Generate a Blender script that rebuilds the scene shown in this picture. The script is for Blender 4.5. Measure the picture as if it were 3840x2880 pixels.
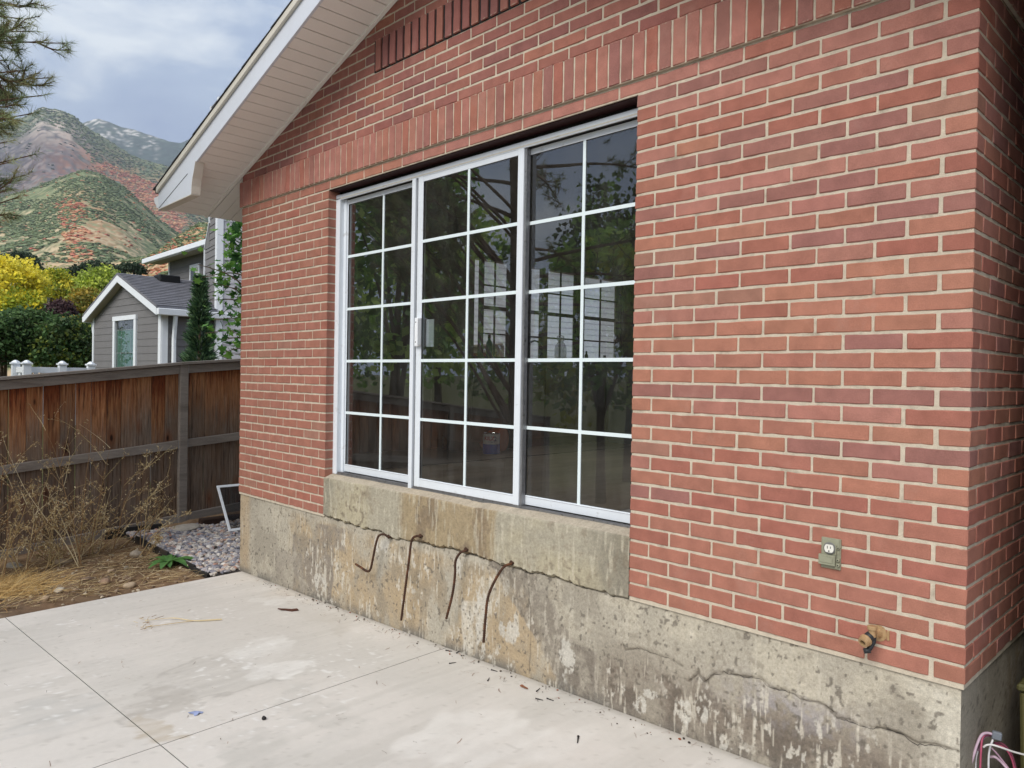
import bpy, bmesh, math, random
import numpy as np
from mathutils import Vector, Matrix
random.seed(7); RNG = np.random.default_rng(7)
for _o in list(bpy.data.objects): bpy.data.objects.remove(_o)
scene = bpy.context.scene
COL = scene.collection

# ------------------------------------------------------------------ camera
CAM = np.array([0.7251, -2.9181, 1.0358]); FPX = 2835.2
yaw, pitch, roll = 0.789413, -0.010163, 0.016379
cy, sy, cp, sp = math.cos(yaw), math.sin(yaw), math.cos(pitch), math.sin(pitch)
Fv = np.array([-sy * cp, cy * cp, sp]); r0 = np.array([cy, sy, 0.0]); u0 = np.cross(r0, Fv)
Rv = math.cos(roll) * r0 + math.sin(roll) * u0
Uv = -math.sin(roll) * r0 + math.cos(roll) * u0
cd = bpy.data.cameras.new('camera'); cam = bpy.data.objects.new('camera', cd); COL.objects.link(cam)
cd.sensor_width = 36.0; cd.lens = FPX * 36.0 / 3840.0; cd.clip_start = 0.05; cd.clip_end = 20000
cam.matrix_world = Matrix(((Rv[0], Uv[0], -Fv[0], CAM[0]), (Rv[1], Uv[1], -Fv[1], CAM[1]), (Rv[2], Uv[2], -Fv[2], CAM[2]), (0, 0, 0, 1)))
scene.camera = cam
scene.render.resolution_x, scene.render.resolution_y = 1024, 768

# ------------------------------------------------------------------ light
vs = scene.view_settings
vs.view_transform = 'Standard'; vs.look = 'None'; vs.gamma = 1.0; vs.use_curve_mapping = False
vs.exposure = 1.33
SUN_DIR = Vector((0.22, -1.0, 0.95)).normalized()      # towards the veiled sun
world = bpy.data.worlds.new('World'); scene.world = world; world.use_nodes = True
wn = world.node_tree; wn.nodes.clear()
def wN(t, **k):
    n = wn.nodes.new(t)
    for a, v in k.items():
        if a in n.inputs: n.inputs[a].default_value = v
        else: setattr(n, a, v)
    return n
wo = wN('ShaderNodeOutputWorld'); bg = wN('ShaderNodeBackground', Strength=1.0)
sky = wN('ShaderNodeTexSky', sky_type='NISHITA', sun_disc=False)
sky.sun_elevation = math.asin(SUN_DIR.z); sky.sun_rotation = math.atan2(SUN_DIR.x, SUN_DIR.y)
sky.air_density = 1.0; sky.dust_density = 2.0
skm = wN('ShaderNodeMix', data_type='RGBA', blend_type='MULTIPLY'); skm.inputs['Factor'].default_value = 1.0
skm.inputs[7].default_value = (0.042, 0.042, 0.042, 1)
wn.links.new(sky.outputs[0], skm.inputs[6])
tc = wN('ShaderNodeTexCoord')
mp = wN('ShaderNodeMapping'); mp.inputs['Scale'].default_value = (1.0, 1.0, 2.6); mp.inputs['Location'].default_value = (0.35, 0.1, 0.55)
wn.links.new(tc.outputs['Generated'], mp.inputs['Vector'])
n1 = wN('ShaderNodeTexNoise', Scale=2.1, Detail=7.0, Roughness=0.52, Distortion=0.5); wn.links.new(mp.outputs[0], n1.inputs['Vector'])
n2 = wN('ShaderNodeTexNoise', Scale=5.2, Detail=6.0, Roughness=0.6, Distortion=0.3); wn.links.new(mp.outputs[0], n2.inputs['Vector'])
ad = wN('ShaderNodeMath', operation='MULTIPLY_ADD'); wn.links.new(n2.outputs['Fac'], ad.inputs[0]); ad.inputs[1].default_value = 0.35; wn.links.new(n1.outputs['Fac'], ad.inputs[2])
cr = wN('ShaderNodeValToRGB'); wn.links.new(ad.outputs[0], cr.inputs[0])
el = cr.color_ramp.elements
el[0].position = 0.54; el[0].color = (0.158, 0.200, 0.298, 1)
el[1].position = 0.77; el[1].color = (0.40, 0.43, 0.46, 1)
e2 = el.new(0.66); e2.color = (0.215, 0.262, 0.345, 1)
mx = wN('ShaderNodeMix', data_type='RGBA'); mx.inputs['Factor'].default_value = 0.86
wn.links.new(skm.outputs[2], mx.inputs[6]); wn.links.new(cr.outputs[0], mx.inputs[7])
wn.links.new(mx.outputs[2], bg.inputs['Color']); wn.links.new(bg.outputs[0], wo.inputs['Surface'])
sl = bpy.data.lights.new('sun', 'SUN'); sl.energy = 1.5; sl.angle = math.radians(34); sl.color = (1.0, 0.955, 0.89)
so = bpy.data.objects.new('sun', sl); COL.objects.link(so)
so.rotation_euler = (-SUN_DIR).to_track_quat('-Z', 'Y').to_euler(); so.location = (0, -20, 30)

# ------------------------------------------------------------------ helpers
def S(r, g, b, k=0.93):
    f = lambda c: ((c / 255.0 + 0.055) / 1.055) ** 2.4 if c > 10 else c / 255.0 / 12.92
    return (f(r) * k, f(g) * k, f(b) * k)
def px(U, V, depth):
    """world point that lies `depth` metres in front of the camera in the direction of photograph pixel U, V"""
    d = Fv + Rv * (U - 1920) / FPX - Uv * (V - 1440) / FPX
    return CAM + d * depth
def pxY(U, V, y):
    d = Fv + Rv * (U - 1920) / FPX - Uv * (V - 1440) / FPX
    return CAM + d * (y - CAM[1]) / d[1]
def pxX(U, V, x):
    d = Fv + Rv * (U - 1920) / FPX - Uv * (V - 1440) / FPX
    return CAM + d * (x - CAM[0]) / d[0]
def pxZ(U, V, z):
    d = Fv + Rv * (U - 1920) / FPX - Uv * (V - 1440) / FPX
    return CAM + d * (z - CAM[2]) / d[2]
def hsh(ix, iy, seed):
    h = (ix.astype(np.int64) * 374761393 + iy.astype(np.int64) * 668265263 + seed * 144269504) & 0x7fffffff
    h = ((h ^ (h >> 13)) * 1274126177) & 0x7fffffff
    h = (h ^ (h >> 16)) & 0xffff
    return h / 65535.0
def vn(x, y, seed=0):
    x = np.asarray(x, float); y = np.asarray(y, float)
    ix, iy = np.floor(x), np.floor(y); fx, fy = x - ix, y - iy
    fx = fx * fx * (3 - 2 * fx); fy = fy * fy * (3 - 2 * fy)
    a, b = hsh(ix, iy, seed), hsh(ix + 1, iy, seed); c_, d = hsh(ix, iy + 1, seed), hsh(ix + 1, iy + 1, seed)
    return (a * (1 - fx) + b * fx) * (1 - fy) + (c_ * (1 - fx) + d * fx) * fy
def fbm(x, y, seed=0, octv=5, gain=0.5):
    t = 0.0; a = 1.0; s = 0.0
    for i in range(octv):
        t = t + a * vn(np.asarray(x) * 2 ** i + 17.3 * i, np.asarray(y) * 2 ** i - 9.1 * i, seed + i); s += a; a *= gain
    return t / s
def sstep(a, b, x):
    t = np.clip((np.asarray(x) - a) / (b - a), 0, 1); return t * t * (3 - 2 * t)
def mixc(A, B, t):
    return A * (1 - t[..., None]) + np.asarray(B) * t[..., None]

class MB:
    """collects faces (optionally with a colour each) and links them as one mesh object"""
    def __init__(s): s.v = []; s.f = []; s.c = []
    def add(s, vs, fs, col=None):
        n = len(s.v); s.v.extend([tuple(map(float, q)) for q in vs])
        for f in fs: s.f.append(tuple(i + n for i in f)); s.c.append(col)
        return s
    def box(s, x0, x1, y0, y1, z0, z1, col=None):
        return s.add([(x0, y0, z0), (x1, y0, z0), (x1, y1, z0), (x0, y1, z0), (x0, y0, z1), (x1, y0, z1), (x1, y1, z1), (x0, y1, z1)],
                     [(0, 3, 2, 1), (4, 5, 6, 7), (0, 1, 5, 4), (1, 2, 6, 5), (2, 3, 7, 6), (3, 0, 4, 7)], col)
    def obox(s, o, ax, ay, az, a, b, c_, col=None):
        """box with axes ax, ay, az from corner o, spans a, b, c"""
        o, ax, ay, az = map(np.asarray, (o, ax, ay, az))
        P = [o + ax * i + ay * j + az * k for k in c_ for j in b for i in a]
        return s.add(P, [(0, 2, 3, 1), (4, 5, 7, 6), (0, 1, 5, 4), (1, 3, 7, 5), (3, 2, 6, 7), (2, 0, 4, 6)], col)
    def prism(s, poly, vec, col=None):
        n = len(poly); P = [np.asarray(q, float) for q in poly]; Q = [q + np.asarray(vec) for q in P]
        F = [tuple(range(n)), tuple(range(2 * n - 1, n - 1, -1))] + [(i, i + n, (i + 1) % n + n, (i + 1) % n) for i in range(n)]
        return s.add(P + Q, F, col)
    def tube(s, pts, rad, n=6, col=None, cap=True):
        P = [np.asarray(q, float) for q in pts]; m = len(P)
        R = rad if hasattr(rad, '__len__') else [rad] * m
        vs = []; prev = None
        for i in range(m):
            t = P[min(i + 1, m - 1)] - P[max(i - 1, 0)]; t = t / (np.linalg.norm(t) + 1e-9)
            if prev is None:
                a = np.array([0, 0, 1.0]) if abs(t[2]) < 0.9 else np.array([1.0, 0, 0])
                u = np.cross(t, a)
            else: u = prev - t * (prev @ t)
            u /= np.linalg.norm(u) + 1e-9; prev = u; w = np.cross(t, u)
            for k in range(n):
                an = 2 * math.pi * k / n; vs.append(P[i] + R[i] * (math.cos(an) * u + math.sin(an) * w))
        fs = [(i * n + k, i * n + (k + 1) % n, (i + 1) * n + (k + 1) % n, (i + 1) * n + k) for i in range(m - 1) for k in range(n)]
        if cap: fs += [tuple(range(n - 1, -1, -1)), tuple(range((m - 1) * n, m * n))]
        return s.add(vs, fs, col)
    def lathe(s, o, axis, prof, n=20, col=None):
        """profile of (radius, along) revolved about axis at o"""
        axis = np.asarray(axis, float); axis /= np.linalg.norm(axis)
        a = np.array([0, 0, 1.0]) if abs(axis[2]) < 0.9 else np.array([1.0, 0, 0])
        u = np.cross(axis, a); u /= np.linalg.norm(u); w = np.cross(axis, u); o = np.asarray(o, float)
        vs = [o + axis * h + r * (math.cos(2 * math.pi * k / n) * u + math.sin(2 * math.pi * k / n) * w) for r, h in prof for k in range(n)]
        fs = [(i * n + k, i * n + (k + 1) % n, (i + 1) * n + (k + 1) % n, (i + 1) * n + k) for i in range(len(prof) - 1) for k in range(n)]
        fs += [tuple(range(n - 1, -1, -1)), tuple(range((len(prof) - 1) * n, len(prof) * n))]
        return s.add(vs, fs, col)
    def mesh(s, name, mat=None, smooth=False):
        me = bpy.data.meshes.new(name); me.from_pydata(s.v, [], s.f); me.update()
        if any(c is not None for c in s.c):
            at = me.color_attributes.new('Col', 'FLOAT_COLOR', 'CORNER')
            arr = np.ones((len(me.loops), 4), np.float32); k = 0
            for f, c in zip(s.f, s.c):
                arr[k:k + len(f), :3] = c if c is not None else (1, 1, 1); k += len(f)
            at.data.foreach_set('color', arr.ravel())
        if mat: me.materials.append(mat)
        if smooth: me.polygons.foreach_set('use_smooth', [True] * len(me.polygons))
        return me
    def build(s, name, mat, parent=None, smooth=False, bevel=0.0, seg=1):
        return link(name, s.mesh(name, mat, smooth), parent, bevel, seg)

def wloc(o):
    p = Vector((0, 0, 0))
    while o is not None: p += o.location; o = o.parent
    return p
def link(name, me, parent=None, bevel=0.0, seg=1):
    """mesh is in world coordinates; parents are only moved, never turned"""
    o = bpy.data.objects.new(name, me); COL.objects.link(o)
    if parent is not None: o.parent = parent; o.location = -wloc(parent)
    if bevel:
        b = o.modifiers.new('bevel', 'BEVEL'); b.width = bevel; b.segments = seg; b.limit_method = 'ANGLE'; b.angle_limit = 0.6
        b.harden_normals = False
    return o
def npmesh(name, V, F, C=None, mat=None, smooth=True):
    """fast mesh from numpy arrays; C is a colour per vertex"""
    me = bpy.data.meshes.new(name); V = np.asarray(V, np.float32); F = np.asarray(F, np.int32); k = F.shape[1]
    me.vertices.add(len(V)); me.vertices.foreach_set('co', V.ravel())
    me.loops.add(F.size); me.loops.foreach_set('vertex_index', F.ravel())
    me.polygons.add(len(F)); me.polygons.foreach_set('loop_start', np.arange(0, F.size, k, dtype=np.int32))
    me.polygons.foreach_set('loop_total', np.full(len(F), k, np.int32))
    me.polygons.foreach_set('use_smooth', np.full(len(F), smooth))
    me.update(calc_edges=True); me.validate()
    if C is not None:
        at = me.color_attributes.new('Col', 'FLOAT_COLOR', 'POINT')
        A = np.ones((len(V), 4), np.float32); A[:, :3] = C; at.data.foreach_set('color', A.ravel())
    if mat: me.materials.append(mat)
    return me
def gridfaces(nx, ny, off=0):
    i, j = np.meshgrid(np.arange(nx - 1), np.arange(ny - 1)); a = (j * nx + i).ravel() + off
    return np.stack([a, a + 1, a + 1 + nx, a + nx], 1)
def tag(o, label=None, cat=None, group=None, kind=None):
    if label: o['label'] = label
    if cat: o['category'] = cat
    if group: o['group'] = group
    if kind: o['kind'] = kind
    return o
def thing(name, label, cat, loc, group=None):
    o = bpy.data.objects.new(name, None); COL.objects.link(o); o.location = Vector([float(q) for q in loc]); o.empty_display_size = 0.1
    return tag(o, label, cat, group)
def copy_tree(o, parent=None):
    c_ = o.copy(); COL.objects.link(c_)
    if parent is not None: c_.parent = parent
    for ch in list(o.children): copy_tree(ch, c_)
    return c_

def nodes(name):
    m = bpy.data.materials.new(name); m.use_nodes = True; nt = m.node_tree
    return m, nt, nt.nodes['Principled BSDF']
def N(nt, t, **k):
    n = nt.nodes.new(t)
    for a, v in k.items():
        if a in n.inputs: n.inputs[a].default_value = v
        else: setattr(n, a, v)
    return n
def vec(nt, coords, scale=(1, 1, 1)):
    if coords == 'world': o = N(nt, 'ShaderNodeNewGeometry').outputs['Position']
    else: o = N(nt, 'ShaderNodeTexCoord').outputs['Object']
    if tuple(scale) == (1, 1, 1): return o
    m = N(nt, 'ShaderNodeMapping'); m.inputs['Scale'].default_value = scale; nt.links.new(o, m.inputs['Vector']); return m.outputs[0]
def pmat(name, col=(0.5, 0.5, 0.5), rough=0.6, var=0.12, scale=9.0, fine=0.0, fscale=160.0, bump=0.0, bscale=120.0, src='flat',
         spec=0.3, metal=0.0, coords='world', stretch=(1, 1, 1), dirt=None, dscale=3.0, dpos=(0.55, 0.75), trans=0.0):
    """one procedural material recipe: colour (flat, vertex or object colour) x broad noise x fine grain, optional dirt blotches, bump"""
    m, nt, b = nodes(name); L_ = nt.links.new
    if src == 'flat':
        c = N(nt, 'ShaderNodeRGB'); c.outputs[0].default_value = (*col, 1); base = c.outputs[0]
    elif src == 'vertex': base = N(nt, 'ShaderNodeVertexColor', layer_name='Col').outputs['Color']
    else: base = N(nt, 'ShaderNodeObjectInfo').outputs['Color']
    v = vec(nt, coords, stretch)
    def modul(base, sc, amt, det=5.0):
        n = N(nt, 'ShaderNodeTexNoise', Scale=sc, Detail=det, Roughness=0.6); L_(v, n.inputs['Vector'])
        mr = N(nt, 'ShaderNodeMapRange'); mr.inputs[1].default_value = 0.25; mr.inputs[2].default_value = 0.75
        mr.inputs[3].default_value = 1 - amt; mr.inputs[4].default_value = 1 + amt; L_(n.outputs['Fac'], mr.inputs[0])
        x = N(nt, 'ShaderNodeVectorMath', operation='SCALE'); L_(base, x.inputs[0]); L_(mr.outputs[0], x.inputs['Scale'])
        return x.outputs[0]
    if var: base = modul(base, scale, var)
    if fine: base = modul(base, fscale, fine, 2.0)
    if dirt is not None:
        n = N(nt, 'ShaderNodeTexNoise', Scale=dscale, Detail=8.0, Roughness=0.65); L_(v, n.inputs['Vector'])
        mr = N(nt, 'ShaderNodeMapRange'); mr.inputs[1].default_value = dpos[0]; mr.inputs[2].default_value = dpos[1]; L_(n.outputs['Fac'], mr.inputs[0])
        x = N(nt, 'ShaderNodeMix', data_type='RGBA'); L_(mr.outputs[0], x.inputs['Factor']); L_(base, x.inputs[6]); x.inputs[7].default_value = (*dirt, 1)
        base = x.outputs[2]
    L_(base, b.inputs['Base Color'])
    b.inputs['Roughness'].default_value = rough; b.inputs['Specular IOR Level'].default_value = spec; b.inputs['Metallic'].default_value = metal
    if trans:
        b.inputs['Transmission Weight'].default_value = 0.0
        t = N(nt, 'ShaderNodeBsdfTranslucent'); L_(base, t.inputs['Color']); mxs = N(nt, 'ShaderNodeMixShader'); mxs.inputs[0].default_value = trans
        L_(b.outputs[0], mxs.inputs[1]); L_(t.outputs[0], mxs.inputs[2]); L_(mxs.outputs[0], nt.nodes['Material Output'].inputs['Surface'])
    if bump:
        n = N(nt, 'ShaderNodeTexNoise', Scale=bscale, Detail=4.0, Roughness=0.6); L_(v, n.inputs['Vector'])
        bp = N(nt, 'ShaderNodeBump', Strength=bump, Distance=0.004); L_(n.outputs['Fac'], bp.inputs['Height']); L_(bp.outputs[0], b.inputs['Normal'])
    return m
# ------------------------------------------------------------------ materials
def brick_mat(name, src):
    m = pmat(name, rough=0.82, var=0.19, scale=11, fine=0.14, fscale=260, bump=0.5, bscale=260, src=src, spec=0.25)
    nt = m.node_tree; b = nt.nodes['Principled BSDF']; old = b.inputs['Base Color'].links[0].from_socket
    p = vec(nt, 'world')
    vo = N(nt, 'ShaderNodeTexVoronoi', Scale=95.0); nt.links.new(p, vo.inputs['Vector'])          # burnt specks
    no = N(nt, 'ShaderNodeTexNoise', Scale=9.0, Detail=2.0); nt.links.new(p, no.inputs['Vector'])
    th = N(nt, 'ShaderNodeMapRange'); th.inputs[1].default_value = 0.5; th.inputs[2].default_value = 0.8; th.inputs[3].default_value = 0.03; th.inputs[4].default_value = 0.16
    nt.links.new(no.outputs['Fac'], th.inputs[0])
    lt = N(nt, 'ShaderNodeMath', operation='LESS_THAN'); nt.links.new(vo.outputs['Distance'], lt.inputs[0]); nt.links.new(th.outputs[0], lt.inputs[1])
    mf = N(nt, 'ShaderNodeMath', operation='MULTIPLY'); nt.links.new(lt.outputs[0], mf.inputs[0]); mf.inputs[1].default_value = 0.55
    x = N(nt, 'ShaderNodeMix', data_type='RGBA'); nt.links.new(mf.outputs[0], x.inputs['Factor']); nt.links.new(old, x.inputs[6]); x.inputs[7].default_value = (0.07, 0.035, 0.03, 1)
    # pale lime bloom
    n3 = N(nt, 'ShaderNodeTexNoise', Scale=3.3, Detail=9.0, Roughness=0.7); nt.links.new(p, n3.inputs['Vector'])
    r3 = N(nt, 'ShaderNodeMapRange'); r3.inputs[1].default_value = 0.56; r3.inputs[2].default_value = 0.80; r3.inputs[4].default_value = 0.40; nt.links.new(n3.outputs['Fac'], r3.inputs[0])
    y = N(nt, 'ShaderNodeMix', data_type='RGBA'); nt.links.new(r3.outputs[0], y.inputs['Factor']); nt.links.new(x.outputs[2], y.inputs[6]); y.inputs[7].default_value = (0.42, 0.27, 0.22, 1)
    base = y.outputs[2]
    if src == 'object':       # mortar smeared over the arrises
        g3 = N(nt, 'ShaderNodeSeparateXYZ'); nt.links.new(N(nt, 'ShaderNodeTexCoord').outputs['Generated'], g3.inputs[0]); n3_ = N(nt, 'ShaderNodeSeparateXYZ'); nt.links.new(N(nt, 'ShaderNodeNewGeometry').outputs['Normal'], n3_.inputs[0]); dmin = None
        def mth(op, a_, b_=None):
            q = N(nt, 'ShaderNodeMath', operation=op)
            for i_, w_ in enumerate((a_, b_)):
                if w_ is None: continue
                if isinstance(w_, float): q.inputs[i_].default_value = w_
                else: nt.links.new(w_, q.inputs[i_])
            return q.outputs[0]
        for i_, sz in enumerate((.2, .15, .056)):
            e_ = mth('MULTIPLY', mth('SUBTRACT', 0.5, mth('ABSOLUTE', mth('SUBTRACT', g3.outputs[i_], 0.5))), sz); e_ = mth('ADD', e_, mth('MULTIPLY', mth('GREATER_THAN', mth('ABSOLUTE', n3_.outputs[i_]), 0.5), 5.0)); dmin = e_ if dmin is None else mth('MINIMUM', dmin, e_)
        ns = N(nt, 'ShaderNodeTexNoise', Scale=55.0, Detail=5.0, Roughness=0.7); nt.links.new(p, ns.inputs['Vector'])
        lim = mth('SUBTRACT', mth('MULTIPLY', ns.outputs['Fac'], .0125), .0054); mrr = N(nt, 'ShaderNodeMapRange'); nt.links.new(mth('SUBTRACT', dmin, lim), mrr.inputs[0]); mrr.inputs[1].default_value = -.0008; mrr.inputs[2].default_value = .0010; mrr.inputs[3].default_value = .5; mrr.inputs[4].default_value = 0.0
        z_ = N(nt, 'ShaderNodeMix', data_type='RGBA'); nt.links.new(mrr.outputs[0], z_.inputs['Factor']); nt.links.new(base, z_.inputs[6]); z_.inputs[7].default_value = (*S(198, 180, 158), 1); base = z_.outputs[2]
    nt.links.new(base, b.inputs['Base Color'])
    return m
M_BRICK = brick_mat('brick_clay', 'object'); M_BRICKV = brick_mat('brick_clay_far', 'vertex')
M_MORTAR = pmat('mortar', S(203, 191, 171), rough=0.95, var=0.16, scale=22, fine=0.14, fscale=500, bump=0.8, bscale=240, dirt=S(128, 116, 98), dscale=7, dpos=(0.56, 0.78))
M_CONC = pmat('old_concrete', rough=0.92, var=0.20, scale=75, fine=0.18, fscale=260, bump=0.55, bscale=260, src='vertex', spec=0.2)
M_SLAB = pmat('new_concrete', rough=0.85, var=0.03, scale=30, fine=0.045, fscale=600, bump=0.18, bscale=380, src='vertex', spec=0.25)
M_WHITE = pmat('white_paint_metal', S(240, 243, 246), rough=0.42, var=0.04, scale=5, fine=0.02, fscale=90, spec=0.4, dirt=S(176, 172, 164), dscale=4, dpos=(0.62, 0.9))
M_FASCIA = pmat('fascia_metal', S(214, 219, 228), rough=0.38, var=0.03, scale=3, spec=0.4, dirt=S(180, 180, 180), dscale=2.5, dpos=(0.6, 0.95))
M_TRIM = pmat('rake_trim_metal', S(214, 209, 196), rough=0.5, var=0.05, scale=6)
M_SOFFIT = pmat('soffit_vinyl', S(244, 240, 234), rough=0.6, var=0.035, scale=5, fine=0.02, fscale=200, dirt=S(160, 148, 130), dscale=9, dpos=(0.68, 0.95))
M_FRAME = pmat('window_aluminium', S(226, 232, 238), rough=0.35, var=0.05, scale=7, spec=0.45, dirt=S(150, 146, 138), dscale=14, dpos=(0.60, 0.86))
M_FRAME2 = pmat('window_aluminium_weathered', S(212, 207, 195), rough=0.45, var=0.07, scale=9, spec=0.4, dirt=S(120, 112, 100), dscale=12, dpos=(0.56, 0.84))
M_MUNTIN = pmat('muntin_white', S(228, 240, 242), rough=0.4, var=0.02, spec=0.4)
M_ALU = pmat('bare_track', (0.30, 0.30, 0.31), rough=0.4, var=0.2, scale=30, metal=0.7, dirt=(0.10, 0.09, 0.08), dscale=40)
M_DARK = pmat('dark_gasket_and_gap', (0.018, 0.016, 0.016), rough=0.6, var=0.1)
M_LINTEL = pmat('lintel_steel', S(58, 36, 36), rough=0.6, var=0.2, scale=20, spec=0.2)
M_SHINGLE = pmat('asphalt_shingle', (0.055, 0.055, 0.06), rough=0.95, var=0.25, scale=20, fine=0.2, bump=0.6)
def glass_mat(name, tint, refl, rough=0.0):
    m = bpy.data.materials.new(name); m.use_nodes = True; nt = m.node_tree; nt.nodes.clear()
    out = N(nt, 'ShaderNodeOutputMaterial'); tr = N(nt, 'ShaderNodeBsdfTransparent'); tr.inputs[0].default_value = (*tint, 1)
    gl = N(nt, 'ShaderNodeBsdfGlossy', Roughness=rough); gl.inputs['Color'].default_value = (0.94, 0.97, 1.0, 1)
    fr = N(nt, 'ShaderNodeFresnel', IOR=1.5); mu = N(nt, 'ShaderNodeMath', operation='MULTIPLY'); mu.inputs[1].default_value = refl; mu.use_clamp = True
    nt.links.new(fr.outputs[0], mu.inputs[0])
    # faint waviness of old insulated glass
    n = N(nt, 'ShaderNodeTexNoise', Scale=2.2, Detail=1.0); nt.links.new(vec(nt, 'world'), n.inputs['Vector'])
    bp = N(nt, 'ShaderNodeBump', Strength=0.06, Distance=0.01); nt.links.new(n.outputs['Fac'], bp.inputs['Height']); nt.links.new(bp.outputs[0], gl.inputs['Normal'])
    mx_ = N(nt, 'ShaderNodeMixShader'); nt.links.new(mu.outputs[0], mx_.inputs[0]); nt.links.new(tr.outputs[0], mx_.inputs[1]); nt.links.new(gl.outputs[0], mx_.inputs[2])
    # thin film of dust
    df = N(nt, 'ShaderNodeBsdfDiffuse'); df.inputs[0].default_value = (0.5, 0.5, 0.47, 1)
    nd = N(nt, 'ShaderNodeTexNoise', Scale=6.0, Detail=8.0, Roughness=0.7); nt.links.new(vec(nt, 'world', (1, 1, 0.35)), nd.inputs['Vector'])
    rd = N(nt, 'ShaderNodeMapRange'); rd.inputs[1].default_value = 0.42; rd.inputs[2].default_value = 0.85; rd.inputs[3].default_value = 0.015; rd.inputs[4].default_value = 0.075; nt.links.new(nd.outputs['Fac'], rd.inputs[0])
    m2 = N(nt, 'ShaderNodeMixShader'); nt.links.new(rd.outputs[0], m2.inputs[0]); nt.links.new(mx_.outputs[0], m2.inputs[1]); nt.links.new(df.outputs[0], m2.inputs[2])
    nt.links.new(m2.outputs[0], out.inputs['Surface'])
    return m
M_GLASS = glass_mat('double_glazing', (0.95, 0.98, 0.965), 3.3)

# ------------------------------------------------------------------ brick house
CO = 0.06773; LB = 0.21709; JT = 0.0098; HB = CO - 0.0108; WB = LB / 2 - JT
WX0 = -25.5 * LB                       # left end of the gable wall
JL, JR = -4.143, -6.5 * LB             # window jambs
ZS0 = 36 * CO; ZS1 = ZS0 + LB          # soldier course
RS = 0.344; RZ0 = 2.712                # soffit plane z = RZ0 + RS (x - WX0)
def soff(x): return RZ0 + RS * (x - WX0)
PEAK = WX0 / 2
def roofz(x): return soff(x) if x <= PEAK else soff(2 * PEAK - x)
house = thing('brick_house', 'red brick house with white gable eave and wide sliding window', 'house', (PEAK, 2.0, -0.7))
wall = MB()
ym = 0.0032; xm = -0.0032; TH = 0.115
wall.box(WX0 + 0.004, JL - 0.004, ym, TH, -0.012, 35 * CO)
wall.box(JR + 0.004, xm, ym, TH, -0.012, 35 * CO)
wall.box(WX0 + 0.004, xm, ym, TH, 35 * CO, ZS1 - 0.004)
wall.prism([(WX0 + 0.004, ym, ZS1 - 0.004), (xm, ym, ZS1 - 0.004), (xm, ym, roofz(0) + .03), (PEAK, ym, roofz(PEAK) + .03), (WX0 + .004, ym, roofz(WX0) + .03)], (0, TH - ym, 0))
wall.box(xm - 0.11, xm, TH, 9.0, -0.012, 2.72)
wall.box(WX0 + 0.004, WX0 + 0.12, TH, 2.4, -0.012, 2.72)
wall.box(WX0 + 0.004, WX0 + 0.12, 5.2, 9.0, -0.012, 2.72)
wall.box(WX0 + 0.004, WX0 + 0.12, 2.4, 5.2, -0.012, 1.19)
wall.box(WX0 + 0.004, WX0 + 0.12, 2.4, 5.2, 2.36, 2.72)
wall_o = wall.build('brick_wall', M_MORTAR, house)

PAL = {'o': (183, 127, 107), 'r': (173, 113, 98), 'p': (163, 114, 105), 's': (181, 126, 113), 'b': (169, 124, 108), 'm': (177, 121, 104), 'l': (172, 118, 102)}
def jit(c_, a=0.05):
    k = 1 + random.uniform(-a * .8, a * .8); return tuple(q * k * (1 + random.uniform(-0.02, 0.02)) for q in np.array(S(*c_, k=0.80)) * np.array([1.0, .975, .955]))
row_state = {}
def bcol(r, x, where):
    if where == 'soldier':
        t = min(1, max(0, (x + 2.6) / 2.2)); ch = random.choices('spmr', [2.2 - t, 0.2 + 1.0 * t, .35, 0.3 + t])[0]; return jit(PAL[ch])
    if x < -4.0 and r <= 36 and where == 'front': return jit(PAL['l'] if random.random() < .86 else random.choice([PAL['m'], PAL['b'], PAL['r']]), .045)
    if r > 36: return jit(random.choices([(168, 113, 101), (160, 106, 98), (172, 115, 103), (152, 103, 97), (174, 117, 101)], [5, 3, 3, 2, 1])[0])
    k = (r, where); st = row_state.get(k)
    if st is None or st[1] <= 0 or random.random() < 0.18:
        if r <= 9: w = dict(m=9, r=2.2, o=1.0, p=0.35)
        elif r <= 20: w = dict(o=3.4, r=2.6, p=2.2, s=1.6, b=0.4, m=1.5)
        else: w = dict(r=3.0, p=3.0, s=2.6, o=0.9, b=0.7, m=1.2)
        st = [random.choices(list(w), list(w.values()))[0], random.randint(1, 4)]; row_state[k] = st
    st[1] -= 1; ch = st[0]
    if where == 'side' and random.random() < .5: ch = random.choice('rpml')
    return jit(PAL[ch])
BM = {}
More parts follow.
